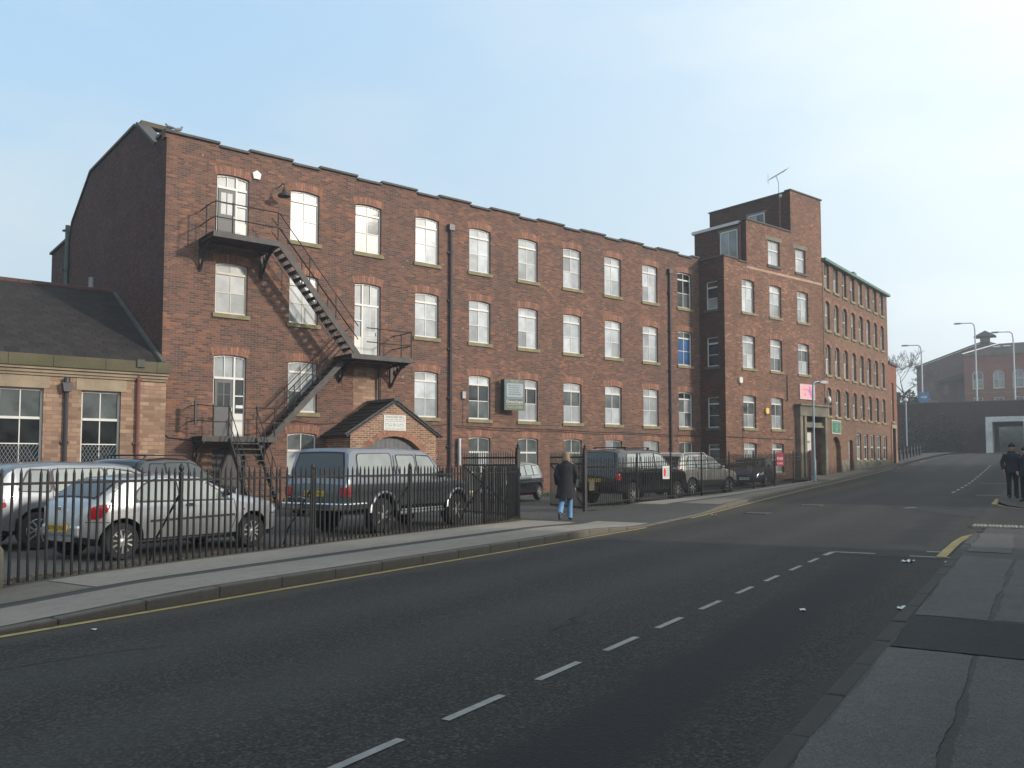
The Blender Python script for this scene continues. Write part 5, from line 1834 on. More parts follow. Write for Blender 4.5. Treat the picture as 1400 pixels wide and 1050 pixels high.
c4.top_patch(.075, .19, G_CAR, 'rear_window', .08, .12); c4.top_patch(3.05, 3.56, G_CAR, 'windscreen')
c4.side(rounded([(.02, .80), (.16, .80), (.16, 1.0), (.02, 1.0)], .02), RED_LENS, 'tail_lamp', .012)
c4.block(-.03, .03, .62, .80, .80, 1.0, RED_LENS, 'tail_lamp', .015, True)
c4.block(-.09, .06, .0, .84, .52, .68, CHROME, 'rear_bumper', .03, True)
c4.block(.06, .62, .80, .87, .52, .68, CHROME, 'rear_bumper', .03, True)
c4.plate(-.03, .86, PLATE_Y)
for ax in sp['axles']:      # flared arches
    for sg in (-1, 1):
        mb = MB(); pts = []
        for k in range(13):
            a = R(8 + k * 13.7)
            pts.append((ax - c4.off + math.cos(a) * .475, sg * (pw(sp['half'], ax) + .012), .39 + math.sin(a) * .475))
        mb.tube(pts, .035, 6); mb.build('arch_flare', SILVER2, c4.root, world_co=False, smooth=True)
for sg in (-1, 1):
    mb = MB(); mb.tube([(1.75 - c4.off, sg * .82, .40), (3.45 - c4.off, sg * .82, .40)], .045, 8); mb.tube([(1.8 - c4.off, sg * .84, .46), (3.4 - c4.off, sg * .84, .46)], .03, 6)
    mb.build('side_step', LEAD, c4.root, world_co=False, smooth=True)
c4.mirror(3.28, 1.16, BLACKP, 1.3)
mb = MB(); mb.tube([(-.12 - c4.off, 0, .42), (-.22 - c4.off, 0, .42), (-.22 - c4.off, 0, .52)], .025, 6); mb.build('tow_bar', IRON, c4.root, world_co=False)
mb = MB(); mb.lathe([(.05, -.1), (.12, -.08), (.12, .08), (.05, .1)], (3.0 - c4.off, -.2, .30), 10, 'y'); mb.build('exhaust_box', mat('rusty_exhaust', (.16, .07, .02), .7), c4.root, world_co=False)

# -- dark hatchback half hidden behind the pickup
hspec = lambda paint, p2=None: dict(paint=paint, paint2=p2 or paint, r=.285, axles=(.55, 2.88), spokes=8, spw=.034,
          top=[(0, .50), (.02, .70), (.06, .92), (.10, 1.0), (.34, 1.34), (.46, 1.40), (1.0, 1.455), (1.6, 1.45), (1.95, 1.40), (2.75, .98), (3.2, .88), (3.42, .72), (3.5, .50)],
          half=[(0, .62), (.08, .72), (.4, .785), (2.8, .79), (3.2, .74), (3.4, .62), (3.5, .5)],
          belt=[(0, .94), (2.8, .90), (3.5, .8)], bot=[(0, .30), (.3, .22), (3.5, .22)])


def small_car(name, label, loc, rz, spec, wheel_paint=None, pale=False):
    c = Car(name, label, loc, rz, spec)
    gl = G_CAR_PALE if pale else G_CAR
    c.side(rounded([(.55, .98), (1.02, .97), (1.02, 1.33), (.66, 1.32)], .05), gl, 'quarter_window')
    c.side(rounded([(1.10, .97), (1.68, .96), (1.68, 1.36), (1.10, 1.36)], .05), gl, 'door_window')
    c.side(rounded([(1.75, .955), (2.55, .94), (2.05, 1.28), (1.75, 1.35)], .05), gl, 'door_window')
    c.top_patch(.13, .33, G_CAR, 'rear_window', .09, .1); c.top_patch(2.02, 2.68, G_CAR, 'windscreen')
    c.side(rounded([(.03, .70), (.14, .70), (.18, .96), (.09, .96)], .03), RED_LENS, 'tail_lamp', .010)
    c.side(rounded([(3.05, .66), (3.40, .64), (3.30, .78), (3.10, .82)], .04), CLEAR_LENS, 'headlamp', .010)
    c.mirror(2.5, .95)
    c.seam([(1.06, 1.36), (1.06, .8), (1.12, .32)]); c.seam([(1.72, 1.38), (1.74, .32)])
    c.plate(-.010, .58, PLATE_Y); c.plate(3.505, .42, PLATE_W)
    return c


small_car('hatchback_car', 'dark hatchback half hidden behind the pickup below the fire escape', (11.9, 22.4, 0), R(196), hspec(BLACKC))
sp2 = hspec(BLACKC, SILVER)
sp2['split'] = [(0, .78), (.5, .84), (2.6, .95), (2.9, 2)]
small_car('hatchback_car', 'small black car with silver upper body parked along the mill beside the gateway', (20.35, 25.35, .02), R(205), sp2, pale=True)

# -- black luxury off-roader
sp = dict(paint=BLACKC, r=.37, axles=(.92, 3.80), spokes=9, spw=.03, twin=False, tw=.24, tumble=.20,
          top=[(0, .70), (.02, 1.0), (.06, 1.15), (.24, 1.74), (.40, 1.84), (1.4, 1.87), (2.6, 1.84), (2.85, 1.78), (3.55, 1.20), (4.3, 1.12), (4.65, 1.02), (4.78, .65)],
          half=[(0, .80), (.1, .90), (.6, .95), (4.0, .95), (4.5, .88), (4.78, .72)],
          belt=[(0, 1.16), (3.6, 1.15), (4.78, 1.0)], bot=[(0, .42), (.4, .36), (4.5, .34), (4.78, .40)])
loc, rz = at_wheels((21.15, 19.75), (21.15 + 2.88 * math.cos(R(10)), 19.75 + 2.88 * math.sin(R(10))), sp)
c7 = Car('off_roader', 'black off-road car with roof bars behind the railings right of the gateway', loc, rz, sp)
c7.side(rounded([(.55, 1.22), (1.45, 1.21), (1.45, 1.70), (.72, 1.70)], .05), G_CAR_PALE, 'quarter_window')
c7.side(rounded([(1.52, 1.21), (2.32, 1.20), (2.32, 1.73), (1.52, 1.71)], .05), G_CAR_PALE, 'door_window')
c7.side(rounded([(2.40, 1.20), (3.30, 1.19), (2.85, 1.66), (2.40, 1.72)], .05), G_CAR_PALE, 'door_window')
c7.seam([(.1, 1.10), (4.4, 1.08)], .05, CHROME, 'waist_shine_strip')  # bright strip imitates the sky reflected along the black shoulder
c7.seam([(1.48, 1.74), (1.50, .45)]); c7.seam([(2.36, 1.76), (2.38, .45)])
c7.top_patch(.09, .235, G_CAR, 'rear_window', .1, .12); c7.top_patch(2.92, 3.50, G_CAR, 'windscreen')
c7.side(rounded([(.02, .82), (.20, .82), (.20, 1.05), (.03, 1.05)], .03), RED_LENS, 'tail_lamp', .012)
c7.plate(-.02, .82, PLATE_Y); c7.mirror(3.22, 1.2)
for x in (.9, 2.3):
    mb = MB(); mb.bar((x - c7.off, -.66, 1.915), (x - c7.off, .66, 1.915), .07, .03); mb.box(x - .04 - c7.off, x + .04 - c7.off, -.66, -.60, 1.78, 1.915); mb.box(x - .04 - c7.off, x + .04 - c7.off, .60, .66, 1.78, 1.915); mb.build('roof_bar', BLACKP, c7.root, world_co=False)

# -- silver compact off-roader
sp = dict(paint=CHAMP, r=.345, axles=(.88, 3.50), spokes=7, tw=.22, clad=.24,
          top=[(0, .70), (.02, .95), (.07, 1.12), (.38, 1.56), (.52, 1.63), (1.4, 1.685), (2.2, 1.66), (2.5, 1.60), (3.25, 1.12), (3.95, 1.0), (4.3, .86), (4.42, .6)],
          half=[(0, .76), (.1, .84), (.5, .89), (3.8, .90), (4.2, .80), (4.42, .66)],
          belt=[(0, 1.08), (3.3, 1.04), (4.42, .92)], bot=[(0, .38), (.4, .30), (4.42, .34)])
loc, rz = at_wheels((27.15, 22.15), (27.15 + 2.6 * math.cos(R(4)), 22.15 + 2.6 * math.sin(R(4))), sp)
c8 = Car('off_roader', 'silver compact off-road car behind the railings, right of the black off-roader', loc, rz, sp)
c8.side(rounded([(.52, 1.14), (1.18, 1.13), (1.18, 1.54), (.80, 1.54)], .05), G_CAR_PALE, 'quarter_window')
c8.side(rounded([(1.25, 1.13), (2.05, 1.11), (2.05, 1.57), (1.25, 1.55)], .05), G_CAR_PALE, 'door_window')
c8.side(rounded([(2.12, 1.11), (3.0, 1.08), (2.5, 1.47), (2.12, 1.56)], .05), G_CAR_PALE, 'door_window')
c8.seam([(1.3, 1.10), (2.9, 1.07)], .04, BLACKP, 'window_trim'); c8.seam([(2.08, 1.58), (2.1, .55)]); c8.seam([(1.21, 1.55), (1.21, .95), (1.3, .55)])
c8.top_patch(.11, .36, G_CAR, 'rear_window', .1, .1); c8.top_patch(2.58, 3.18, G_CAR, 'windscreen')
c8.side(rounded([(.03, .98), (.22, .98), (.26, 1.08), (.06, 1.08)], .02), RED_LENS, 'tail_lamp', .012)
c8.side(rounded([(3.85, .80), (4.25, .76), (4.2, .86), (3.95, .96)], .03), CLEAR_LENS, 'headlamp', .012)
c8.mirror(2.95, 1.1); c8.plate(-.02, .80, PLATE_Y)
for sg in (-1, 1):
    mb = MB(); mb.tube([(.6 - c8.off, sg * .58, 1.62), (.75 - c8.off, sg * .58, 1.71), (2.1 - c8.off, sg * .58, 1.72), (2.3 - c8.off, sg * .58, 1.62)], .02, 6); mb.build('roof_rail', GALV, c8.root, world_co=False, smooth=True)

# -- navy saloon nose-on behind the far railings
sp = dict(paint=NAVY, r=.31, axles=(.95, 3.60), spokes=9,
          top=[(0, .65), (.03, .86), (.10, 1.0), (.75, 1.04), (1.35, 1.38), (1.6, 1.43), (2.2, 1.44), (2.45, 1.40), (3.2, .98), (3.9, .86), (4.3, .72), (4.45, .5)],
          half=[(0, .70), (.1, .80), (.5, .86), (3.6, .87), (4.1, .78), (4.45, .58)],
          belt=[(0, .94), (3.3, .92), (4.45, .8)], bot=[(0, .30), (.4, .22), (4.45, .24)])
c9 = Car('saloon_car', 'navy blue saloon facing the railings near the red notice', (36.2, 25.6, .27), R(205), sp)
c9.side(rounded([(1.0, 1.0), (1.95, .97), (1.95, 1.35), (1.42, 1.33)], .05), G_CAR_PALE, 'door_window')
c9.side(rounded([(2.02, .97), (2.95, .955), (2.5, 1.29), (2.02, 1.36)], .05), G_CAR_PALE, 'door_window')
c9.top_patch(.8, 1.3, G_CAR, 'rear_window'); c9.top_patch(2.5, 3.12, G_CAR, 'windscreen')
c9.side(rounded([(3.85, .62), (4.32, .58), (4.2, .68), (3.92, .78)], .03), CLEAR_LENS, 'headlamp', .012)
c9.seam([(.2, .93), (3.9, .84)], .025, CHROME, 'waist_shine_strip'); c9.mirror(2.9, .98); c9.plate(4.46, .42, PLATE_W)
c9.block(4.38, 4.46, -.36, .36, .50, .62, BLACKP, 'grille', .02)
# ------------------------------------------------------------------ railings
def picket_mesh(h, r=.0115):
    mb = MB()
    q = [(-r, -r), (r, -r), (r, r), (-r, r)]
    mb.loft([[(a, b, 0) for a, b in q], [(a, b, h - .07) for a, b in q], [(a * .25, b * .25, h) for a, b in q]])
    return mb.mesh(FENCE, name='picket')


def post_mesh(h, r=.024):
    mb = MB(); mb.box(-r, r, -r, r, -.1, h - .10)
    mb.lathe([(r * 1.5, h - .11), (r * 1.5, h - .08), (.016, h - .07), (.034, h - .045), (.038, h - .02), (.028, h + .012), (.010, h + .035), (.003, h + .06)], (0, 0, 0), 10)
    return mb.mesh(FENCE, smooth=True, name='post')


def fence(name, label, pts, hp, hpost, spacing, rails, zoff, posts, prad=.0115, gap=.07):
    root = thing(name, label, 'railings', (pts[0][0], pts[0][1], gz(*pts[0])))
    pm, po = picket_mesh(hp, prad), post_mesh(hpost)
    inv = wmat(root).inverted()
    carry = 0.0
    for a, b in zip(pts, pts[1:]):
        A, B_ = Vector(a), Vector(b)
        L = (B_ - A).length
        ang = math.atan2(b[1] - a[1], b[0] - a[0])
        za, zb = gz(*a) + zoff, gz(*b) + zoff
        for rz_, rh in rails:
            mb = MB(); mb.bar((a[0], a[1], za + rz_), (b[0], b[1], zb + rz_), .012, rh); mb.build('rail', FENCE, root)
        u = carry
        while u < L:
            p = A.lerp(B_, u / L)
            z = lerp(za, zb, u / L) + gap
            lean = Matrix.Rotation(random.gauss(0, .006), 4, 'X') @ Matrix.Rotation(random.gauss(0, .006), 4, 'Y')
            link('picket', pm, root, inv @ TR(p.x, p.y, z + random.uniform(-.006, .006), ang) @ lean)
            u += spacing
        carry = u - L
    for p in posts:
        ang = math.atan2(pts[-1][1] - pts[0][1], pts[-1][0] - pts[0][0])
        link('post', po, root, inv @ TR(p[0], p[1], gz(*p) + zoff, ang))
    return root


LF = [(-.9, 10.15), (1.73, 11.33), (4.01, 12.44), (6.53, 13.45), (9.04, 14.36), (11.75, 15.50), (13.0, 16.25), (14.14, 17.22)]
fl = fence('railings', 'black iron railings with pointed bars along the pavement left of the gateway', LF, 1.33, 1.41, .1155, [(1.22, .032), (.05, .03)], .02, LF[2:6], .0122)
# raking stays behind the left posts
for (x, y) in LF[2:6]:
    mb = MB(); z = gz(x, y)
    mb.tube([(x, y + .03, z + 1.05), (x - .18, y + .55, z + .35), (x - .22, y + .70, z - .02)], .016, 6); mb.build('stay', FENCE, fl)
RF = [(17.36, 18.06), (20.55, 18.95), (22.55, 19.25), (24.95, 19.85), (28.05, 20.95), (33.95, 22.85), (36.8, 23.7), (39.5, 24.46)]
fr_ = fence('railings', 'black railings with ball-topped posts along the pavement right of the gateway', RF, 1.46, 1.60, .128, [(1.32, .035), (1.18, .03), (.16, .035)], .06, [RF[1], RF[2], RF[3], RF[4], (31.0, 21.9), RF[5], RF[6], RF[7]], .009)


def gate(label, hinge, end, h):
    root = thing('gate', label, 'gate', (hinge[0], hinge[1], gz(*hinge)))
    inv = wmat(root).inverted()
    A, B_ = Vector(hinge), Vector(end)
    z = gz(*hinge)
    link('post', post_mesh(h + .22, .045), root)
    for rz_ in (.12, h - .32, h - .12):
        mb = MB(); mb.bar((A.x, A.y, z + rz_), (B_.x, B_.y, z + rz_), .02, .045); mb.build('rail', FENCE, root)
    n = int((B_ - A).length / .095)
    pm = picket_mesh(h, .011)
    ang = math.atan2(B_.y - A.y, B_.x - A.x)
    for i in range(1, n + 1):
        p = A.lerp(B_, i / n)
        link('picket', pm, root, inv @ TR(p.x, p.y, z + .06, ang))
    mb = MB(); mb.bar((A.x, A.y, z + .14), (B_.x, B_.y, z + h - .34), .012, .05); mb.build('brace', FENCE, root)
    return root


gate('open gate leaf swung back behind the end of the left railings', (14.14, 17.22), (14.05, 19.55), 1.72)
g2 = gate('open gate leaf swung back behind the woman at the right gatepost', (17.36, 18.06), (18.05, 20.35), 1.72)
mb = MB(); mb.box(-.15, .15, -.008, .008, -.16, .16); o_ = mb.build('gate_plate', mat('brass_plate', (.055, .045, .022), .5, var=.3), g2, world_co=False)
o_.matrix_basis = Matrix.Translation((.25, -.02, .78)) @ Matrix.Rotation(R(15), 4, 'Z')
gpst = thing('gate_pier', 'squat stone gate pier cut off by the left edge beside the railings', 'gate pier', (1.50, 11.15, 0))
mb = MB(); mb.prism([(-.14, 0), (.14, 0), (.13, .52), (.06, .60), (-.06, .60), (-.13, .52)], -.14, .14, 'y'); mb.build('pier', STONE_DARK, gpst, world_co=False, bev=.02)

sg1 = thing('fence_sign', 'white sign with a red oval wired to the right railings', 'sign', (22.20, 19.13, gz(22.2, 19.1)), R(9))
mb = MB(); mb.box(-.30, .12, -.035, -.02, .80, 1.24); mb.build('board', SIGNW, sg1, world_co=False)
mb = MB(); mb.lathe([(.075, -.042), (.075, -.036)], (0, 0, 0), 16, 'y'); o_ = mb.build('red_oval', mat('sign_red', (.45, .02, .03), .5), sg1, world_co=False)
o_.matrix_basis = Matrix.Translation((-.18, 0, 1.02)) @ Matrix.Diagonal((.9, 1, 2.0, 1))
for i in range(5):
    scribble(sg1, -.07, .09, 1.16 - i * .065, .03, INK_G, -.037, 2, seed=50 + i)
sg2 = thing('red_notice', 'red notice board with white print fixed to the far railings', 'sign', (34.05, 22.84, gz(34, 22.8)), R(17))
mb = MB(); mb.box(-.05, 1.05, -.05, -.03, 1.0, 1.62); mb.build('board', mat('notice_red', (.20, .018, .028), .5, var=.1), sg2, world_co=False)
scribble(sg2, .05, .95, 1.34, .16, SIGNW, -.052, 3, seed=60); scribble(sg2, .05, .95, 1.12, .10, PINK, -.052, 3, seed=61)

# ------------------------------------------------------------------ people
SKIN = mat('skin', (.42, .24, .17), .6, var=.08, scale=9)
HAIR = mat('light_brown_hair', (.17, .11, .06), .6, var=.35, scale=30)
DENIM = mat('blue_denim', (.12, .25, .42), .9, var=.2, scale=7, fine=.3)
COAT = mat('black_wool', (.012, .012, .016), .95, var=.3, scale=7)
DARKCL = mat('dark_navy_cloth', (.014, .017, .027), .9, var=.3, scale=6)
DARKTR = mat('dark_trouser_cloth', (.012, .013, .017), .92, var=.3, scale=6)
SHOE = mat('black_shoe', (.014, .013, .012), .5)


def skin_mesh(joints, edges, radii, root=0, lv=2):
    me = bpy.data.meshes.new('sk')
    me.from_pydata([tuple(j) for j in joints], edges, [])
    o = bpy.data.objects.new('sk', me); col.objects.link(o)
    o.modifiers.new('skin', 'SKIN')
    sv = me.skin_vertices[0].data
    for i, r_ in enumerate(radii):
        sv[i].radius = (r_, r_) if not isinstance(r_, tuple) else r_
        sv[i].use_root = i == root
    sb = o.modifiers.new('sub', 'SUBSURF'); sb.levels = lv; sb.render_levels = lv
    dg = bpy.context.evaluated_depsgraph_get()
    out = bpy.data.meshes.new_from_object(o.evaluated_get(dg))
    bpy.data.objects.remove(o)
    for p in out.polygons:
        p.use_smooth = True
    return out


def ering(c, rx, ry, n=14, ang=0.0, sq=1.0):
    out = []
    for k in range(n):
        t = 2 * math.pi * k / n
        x, y = rx * math.cos(t), ry * math.sin(t)
        out.append((c[0] + x * math.cos(ang) - y * math.sin(ang), c[1] + x * math.sin(ang) + y * math.cos(ang), c[2]))
    return out


def limb(mb, pts, rs, n=10, mi=0):
    mb.tube(pts, rs, n, mi)


def person(name, label, loc, rz, H, arms, legs, top_fn, trousers, hair_fn, lean=0.0, head_turn=0.0, tm=None):
    """local frame: x forward, y to the person's left"""
    root = thing(name, label, 'person', loc, rz)
    k = H / 1.70
    J = [(0, 0, .95), (.0, 0, 1.12), (.01 + lean, 0, 1.32), (.02 + lean, 0, 1.44), (.035 + lean, 0, 1.50), (.045 + lean, 0, 1.60)]
    Rr = [.125, .115, .13, .062, .055, .082]
    E = [(0, 1), (1, 2), (2, 3), (3, 4), (4, 5)]
    for sg, (el, wr) in zip((1, -1), arms):
        sh = (.01 + lean, sg * .185, 1.385)
        b = len(J)
        J += [sh, el, wr]; Rr += [.058, .043, .030]
        E += [(2, b), (b, b + 1), (b + 1, b + 2)]
        d = (Vector(wr) - Vector(el)).normalized()
        palm = Vector(wr) + d * .055
        J.append(tuple(palm)); Rr.append(.030); E.append((b + 2, b + 3))
        fx = Vector((1, 0, 0)); fx = (fx - d * fx.dot(d)).normalized(); inn = Vector((0, -sg, 0))
        for q, ln in ((-.030, .062), (-.010, .075), (.010, .080), (.030, .070)):
            a = palm + fx * q + d * .03; e1 = a + d * ln * .55 + inn * .006; e2 = e1 + d * ln * .42 + inn * .016
            n = len(J); J += [tuple(a), tuple(e1), tuple(e2)]; Rr += [.0095, .009, .008]; E += [(b + 3, n), (n, n + 1), (n + 1, n + 2)]
        a = palm + fx * .035 - d * .03; e1 = a + fx * .022 + d * .03; e2 = e1 + d * .03
        n = len(J); J += [tuple(a), tuple(e1), tuple(e2)]; Rr += [.011, .010, .009]; E += [(b + 3, n), (n, n + 1), (n + 1, n + 2)]
    for sg, (kn, an_, toe) in zip((1, -1), legs):
        b = len(J); J += [(0, sg * .092, .90), kn, an_, toe]; Rr += [.082, .055, .040, .034]; E += [(0, b), (b, b + 1), (b + 1, b + 2), (b + 2, b + 3)]
    J = [tuple(Vector(j) * k) for j in J]; Rr = [r_ * k for r_ in Rr]
    me = skin_mesh(J, E, Rr)
    me.materials.clear(); me.materials.append(SKIN); me.materials.append(INK); me.materials.append(mat('lip', (.35, .12, .10), .5))
    body = me
    # head with face joined to the same mesh
    hb = MB(); hc = Vector((.055 + lean, 0, 1.605)) * k
    prof = [(-.115, .030, .035), (-.10, .055, .050), (-.07, .078, .064), (-.03, .090, .072), (.01, .096, .076), (.05, .094, .076), (.08, .078, .064), (.10, .050, .042), (.11, .018, .016)]
    hb.loft([[tuple(hc + Vector(p) * k) for p in ering((.0, 0, z), rx, ry, 16)] for z, rx, ry in prof])
    f = hc + Vector((.088, 0, 0)) * k
    hb.add([tuple(f + Vector(p) * k) for p in ((.0, -.008, .02), (.0, .008, .02), (.026, 0, -.028), (-.004, -.018, -.034), (-.004, .018, -.034))], [[0, 1, 2], [0, 2, 3], [1, 4, 2], [2, 4, 3]])
    for sg in (-1, 1):
        hb.lathe([(.002, -.004), (.011, 0), (.002, .004)], tuple(f + Vector((-.008, sg * .030, .008)) * k), 8, 'x', 1)
        hb.lathe([(.008, -.01), (.026, -.004), (.026, .004), (.010, .010)], tuple(hc + Vector((-.005, sg * .078, -.01)) * k), 8, 'y', 0)
    hb.box(*(f.x - .014 * k, f.x + .000 * k), -.022 * k, .022 * k, f.z - .066 * k, f.z - .056 * k, 2)
    bm = bmesh.new(); bm.from_mesh(body)
    hm = hb.mesh([SKIN, INK, SKIN], smooth=True)
    T = Matrix.Translation(hc) @ Matrix.Rotation(head_turn, 4, 'Z') @ Matrix.Translation(-hc)
    hm.transform(T)
    bm.from_mesh(hm)
    bm.to_mesh(body); bm.free()
    link('body', body, root)
    # trousers: two tapered legs under one seat
    mb = MB()
    seat = [ering((0, 0, z * k), rx * k, ry * k, 14) for z, rx, ry in ((1.02, .10, .13), (.95, .122, .165), (.86, .122, .165), (.80, .10, .155))]
    mb.loft(seat)
    for sg, (kn, an_, toe) in zip((1, -1), legs):
        hp_ = Vector((0, sg * .09, .90)) * k; kn_, a_ = Vector(kn) * k, Vector(an_) * k
        lo = a_ + (a_ - kn_).normalized() * .03 * k
        mb.tube([hp_, hp_.lerp(kn_, .5), kn_, kn_.lerp(a_, .5), lo], [.098 * k, .088 * k, .070 * k, .066 * k, .066 * k], 12)
    mb.build('trousers', trousers, root, world_co=False, smooth=True)
    for sg, (kn, an_, toe) in zip((1, -1), legs):
        a_, t_ = Vector(an_) * k, Vector(toe) * k
        d = (t_ - a_); 
        mb = MB(); heel = a_ - Vector((d.x, d.y, 0)).normalized() * .05 * k
        mb.tube([heel + Vector((0, 0, -.03)), a_ + Vector((0, 0, -.02)), a_.lerp(t_, .6) + Vector((0, 0, -.01)), t_, t_ + d.normalized() * .05 * k], [.035 * k, .045 * k, .045 * k, .040 * k, .018 * k], 10)
        mb.build('shoe', SHOE, root, world_co=False, smooth=True)
    top_fn(root, k, lean)
    hair_fn(root, k, hc)
    return root


def coat_fn(m, z0, flare, arms, dx=0.0, hood=False, collar=True):
    def fn(root, k, lean):
        mb = MB()
        rows_ = [(z0, .17 + flare, .215 + flare, dx), (z0 + .16, .165 + flare * .7, .205 + flare * .6, dx * .6), (.90, .168, .215, 0), (1.05, .148, .185, 0), (1.20, .142, .195, lean * .5), (1.33, .142, .215, lean), (1.405, .115, .195, lean), (1.45, .075, .10, lean), (1.49, .070, .078, lean + .01)]
        rings = []
        for z, rx, ry, ox in rows_:
            ring = ering((ox + .005, 0, z), rx, ry, 18)
            rings.append([(x * k + random.uniform(-.006, .006), y * k + random.uniform(-.006, .006), (zz + (random.uniform(-.012, .012) if z == z0 else 0)) * k) for x, y, zz in ring])
        mb.loft(rings)
        mb.build('coat', m, root, world_co=False, smooth=True)
        for sg, (el, wr) in zip((1, -1), arms):
            mb = MB(); sh = Vector((.01 + lean, sg * .165, 1.39)) * k; e = Vector(el) * k; w_ = Vector(wr) * k
            mb.tube([sh, sh.lerp(e, .5), e, e.lerp(w_, .55), w_], [.078 * k, .070 * k, .062 * k, .054 * k, .050 * k], 12)
            mb.build('sleeve', m, root, world_co=False, smooth=True)
        mb = MB()
        mb.loft([[tuple(Vector(p) * k) for p in ering((lean + .0, 0, z), rx, ry, 14)] for z, rx, ry in ((1.42, .10, .12), (1.47, .092, .10), (1.50, .085, .09))])
        mb.build('collar', m, root, world_co=False, smooth=True)
    return fn


def long_hair(root, k, hc):
    mb = MB()
    rows_ = [(.125, .02, .02, 0), (.115, .06, .055, -.005), (.08, .098, .085, -.012), (.03, .108, .095, -.020), (-.03, .092, .098, -.038), (-.09, .080, .104, -.055), (-.15, .066, .104, -.068), (-.21, .052, .090, -.078), (-.265, .028, .055, -.080)]
    mb.loft([[tuple(hc + Vector((x + random.uniform(-.006, .006), y + random.uniform(-.006, .006), z)) * k) for x, y, z in ering((ox, 0, z), rx, ry, 18)] for z, rx, ry, ox in rows_])
    mb.build('hair', HAIR, root, world_co=False, smooth=True)


def hat_fn(root, k, hc):
    mb = MB()
    rows_ = [(.015, .104, .088), (.03, .112, .096), (.075, .110, .094), (.115, .080, .070), (.135, .030, .028), (.14, .006, .006)]
    mb.loft([[tuple(hc + Vector(p) * k) for p in ering((-.004, 0, z), rx, ry, 16)] for z, rx, ry in rows_]); mb.lathe([(.004, .13), (.022, .145), (.022, .165), (.004, .18)], tuple(hc), 8)
    mb.build('woolly_hat', DARKCL, root, world_co=False, smooth=True)
    mb = MB()
    mb.loft([[tuple(hc + Vector(p) * k) for p in ering((-.03, 0, z), .066, .078, 14)] for z in (-.07, -.02, .03)]); mb.build('hair', SHOE, root, world_co=False, smooth=True)


vdir = math.atan2(15.97, 14.79)
arms_w = [((-.03, .255, 1.12), (.08, .245, .90)), ((.0, -.26, 1.13), (.13, -.20, .95))]
legs_w = [((-.02, .10, .50), (-.34, .11, .20), (-.40, .11, .08)), ((.10, -.085, .50), (.06, -.085, .085), (.20, -.095, .035))]
wom = person('person', 'woman in a black coat and blue jeans walking away through the gateway', (*st2xy(19.1, 10.15), .03), vdir + R(-6), 1.70, arms_w, legs_w,
             coat_fn(COAT, .55, .05, arms_w, dx=-.07), DENIM, long_hair, lean=.03)
bagt = thing('handbag', 'black handbag on the walking woman\'s right arm', 'handbag', (0, 0, 0))
bw_ = wmat(wom)
bagt.matrix_basis = bw_ @ Matrix.Translation((.06, -.29, .92)); P2W[bagt.name] = bagt.matrix_basis
mb = MB(); mb.prism([(-.14, -.10), (.14, -.10), (.12, .10), (-.12, .10)], -.05, .05, 'y'); mb.build('bag', BLACKC, bagt, world_co=False, bev=.02)
mb = MB(); mb.tube([(-.09, 0, .09), (-.06, 0, .26), (0, .01, .32), (.06, 0, .26), (.09, 0, .09)], .010, 6); mb.build('strap', BLACKC, bagt, world_co=False)

arms_m = [((-.02, .275, 1.12), (.07, .255, .90)), ((-.02, -.275, 1.12), (.09, -.255, .90))]
legs_m = [((.03, .10, .50), (-.01, .11, .085), (.12, .13, .035)), ((.04, -.10, .50), (.02, -.10, .085), (.15, -.12, .035))]
mz = P(32.75, .74)
person('person', 'man in dark jacket and woolly hat standing at the corner on the right', (mz[0], mz[1], mz[2] + .10), math.atan2(-mz[1], -mz[0]) + R(12), 1.76, arms_m, legs_m,
       coat_fn(DARKCL, .80, .02, arms_m), DARKTR, hat_fn)
m2 = P(31.2, .32)
person('person', 'person in dark clothes cut off by the right edge beside the man', (m2[0], m2[1], m2[2] + .08), math.atan2(-m2[1], -m2[0]) + R(-30), 1.66, arms_w, legs_m,
       coat_fn(DARKCL, .78, .03, arms_w), DARKTR, hat_fn)

# ------------------------------------------------------------------ street furniture
def globe(mb, c, r, n=10):
    mb.lathe([(r * math.sin(math.pi * i / 8) + .001, -r * math.cos(math.pi * i / 8)) for i in range(9)], c, n)


lp = thing('street_lamp', 'blue grey lamp post with short arm where the railings end near the tower', 'street lamp', (39.05, 23.95, gz(39, 24) + .1))
mb = MB(); mb.tube([(0, 0, -.1), (0, 0, 1.1)], .085, 12); mb.tube([(0, 0, 1.1), (0, 0, 4.75), (.03, -.01, 4.95), (.14, -.05, 5.05), (.40, -.12, 5.08)], [.055, .05, .045, .04, .035], 10); mb.build('column', PAINT_BLUE, lp, world_co=False, smooth=True)
mb = MB(); mb.loft([[(x, y, z) for x, y, z in [(u, -.10 - .25 * (u - .3) + a, 5.05 + b) for a, b in ((-w, -h), (w, -h), (w, h), (-w, h))]] for u, w, h in ((.36, .05, .05), (.5, .10, .075), (.85, .11, .07), (.95, .05, .04))]); mb.build('lantern', LEAD, lp, world_co=False, smooth=True)

fp = (103.9, 51.1)
lp2 = thing('street_lamp', 'slim lamp post with round head in front of the dark retaining wall', 'street lamp', (96.0, 47.2, gz(96, 47.2)))
mb = MB(); mb.tube([(0, 0, -.1), (0, 0, 6.1)], .075, 10); mb.build('column', PAINT_BLUE, lp2, world_co=False, smooth=True)
mb = MB(); globe(mb, (0, 0, 6.35), .24); mb.build('lantern', WHITE, lp2, world_co=False, smooth=True)

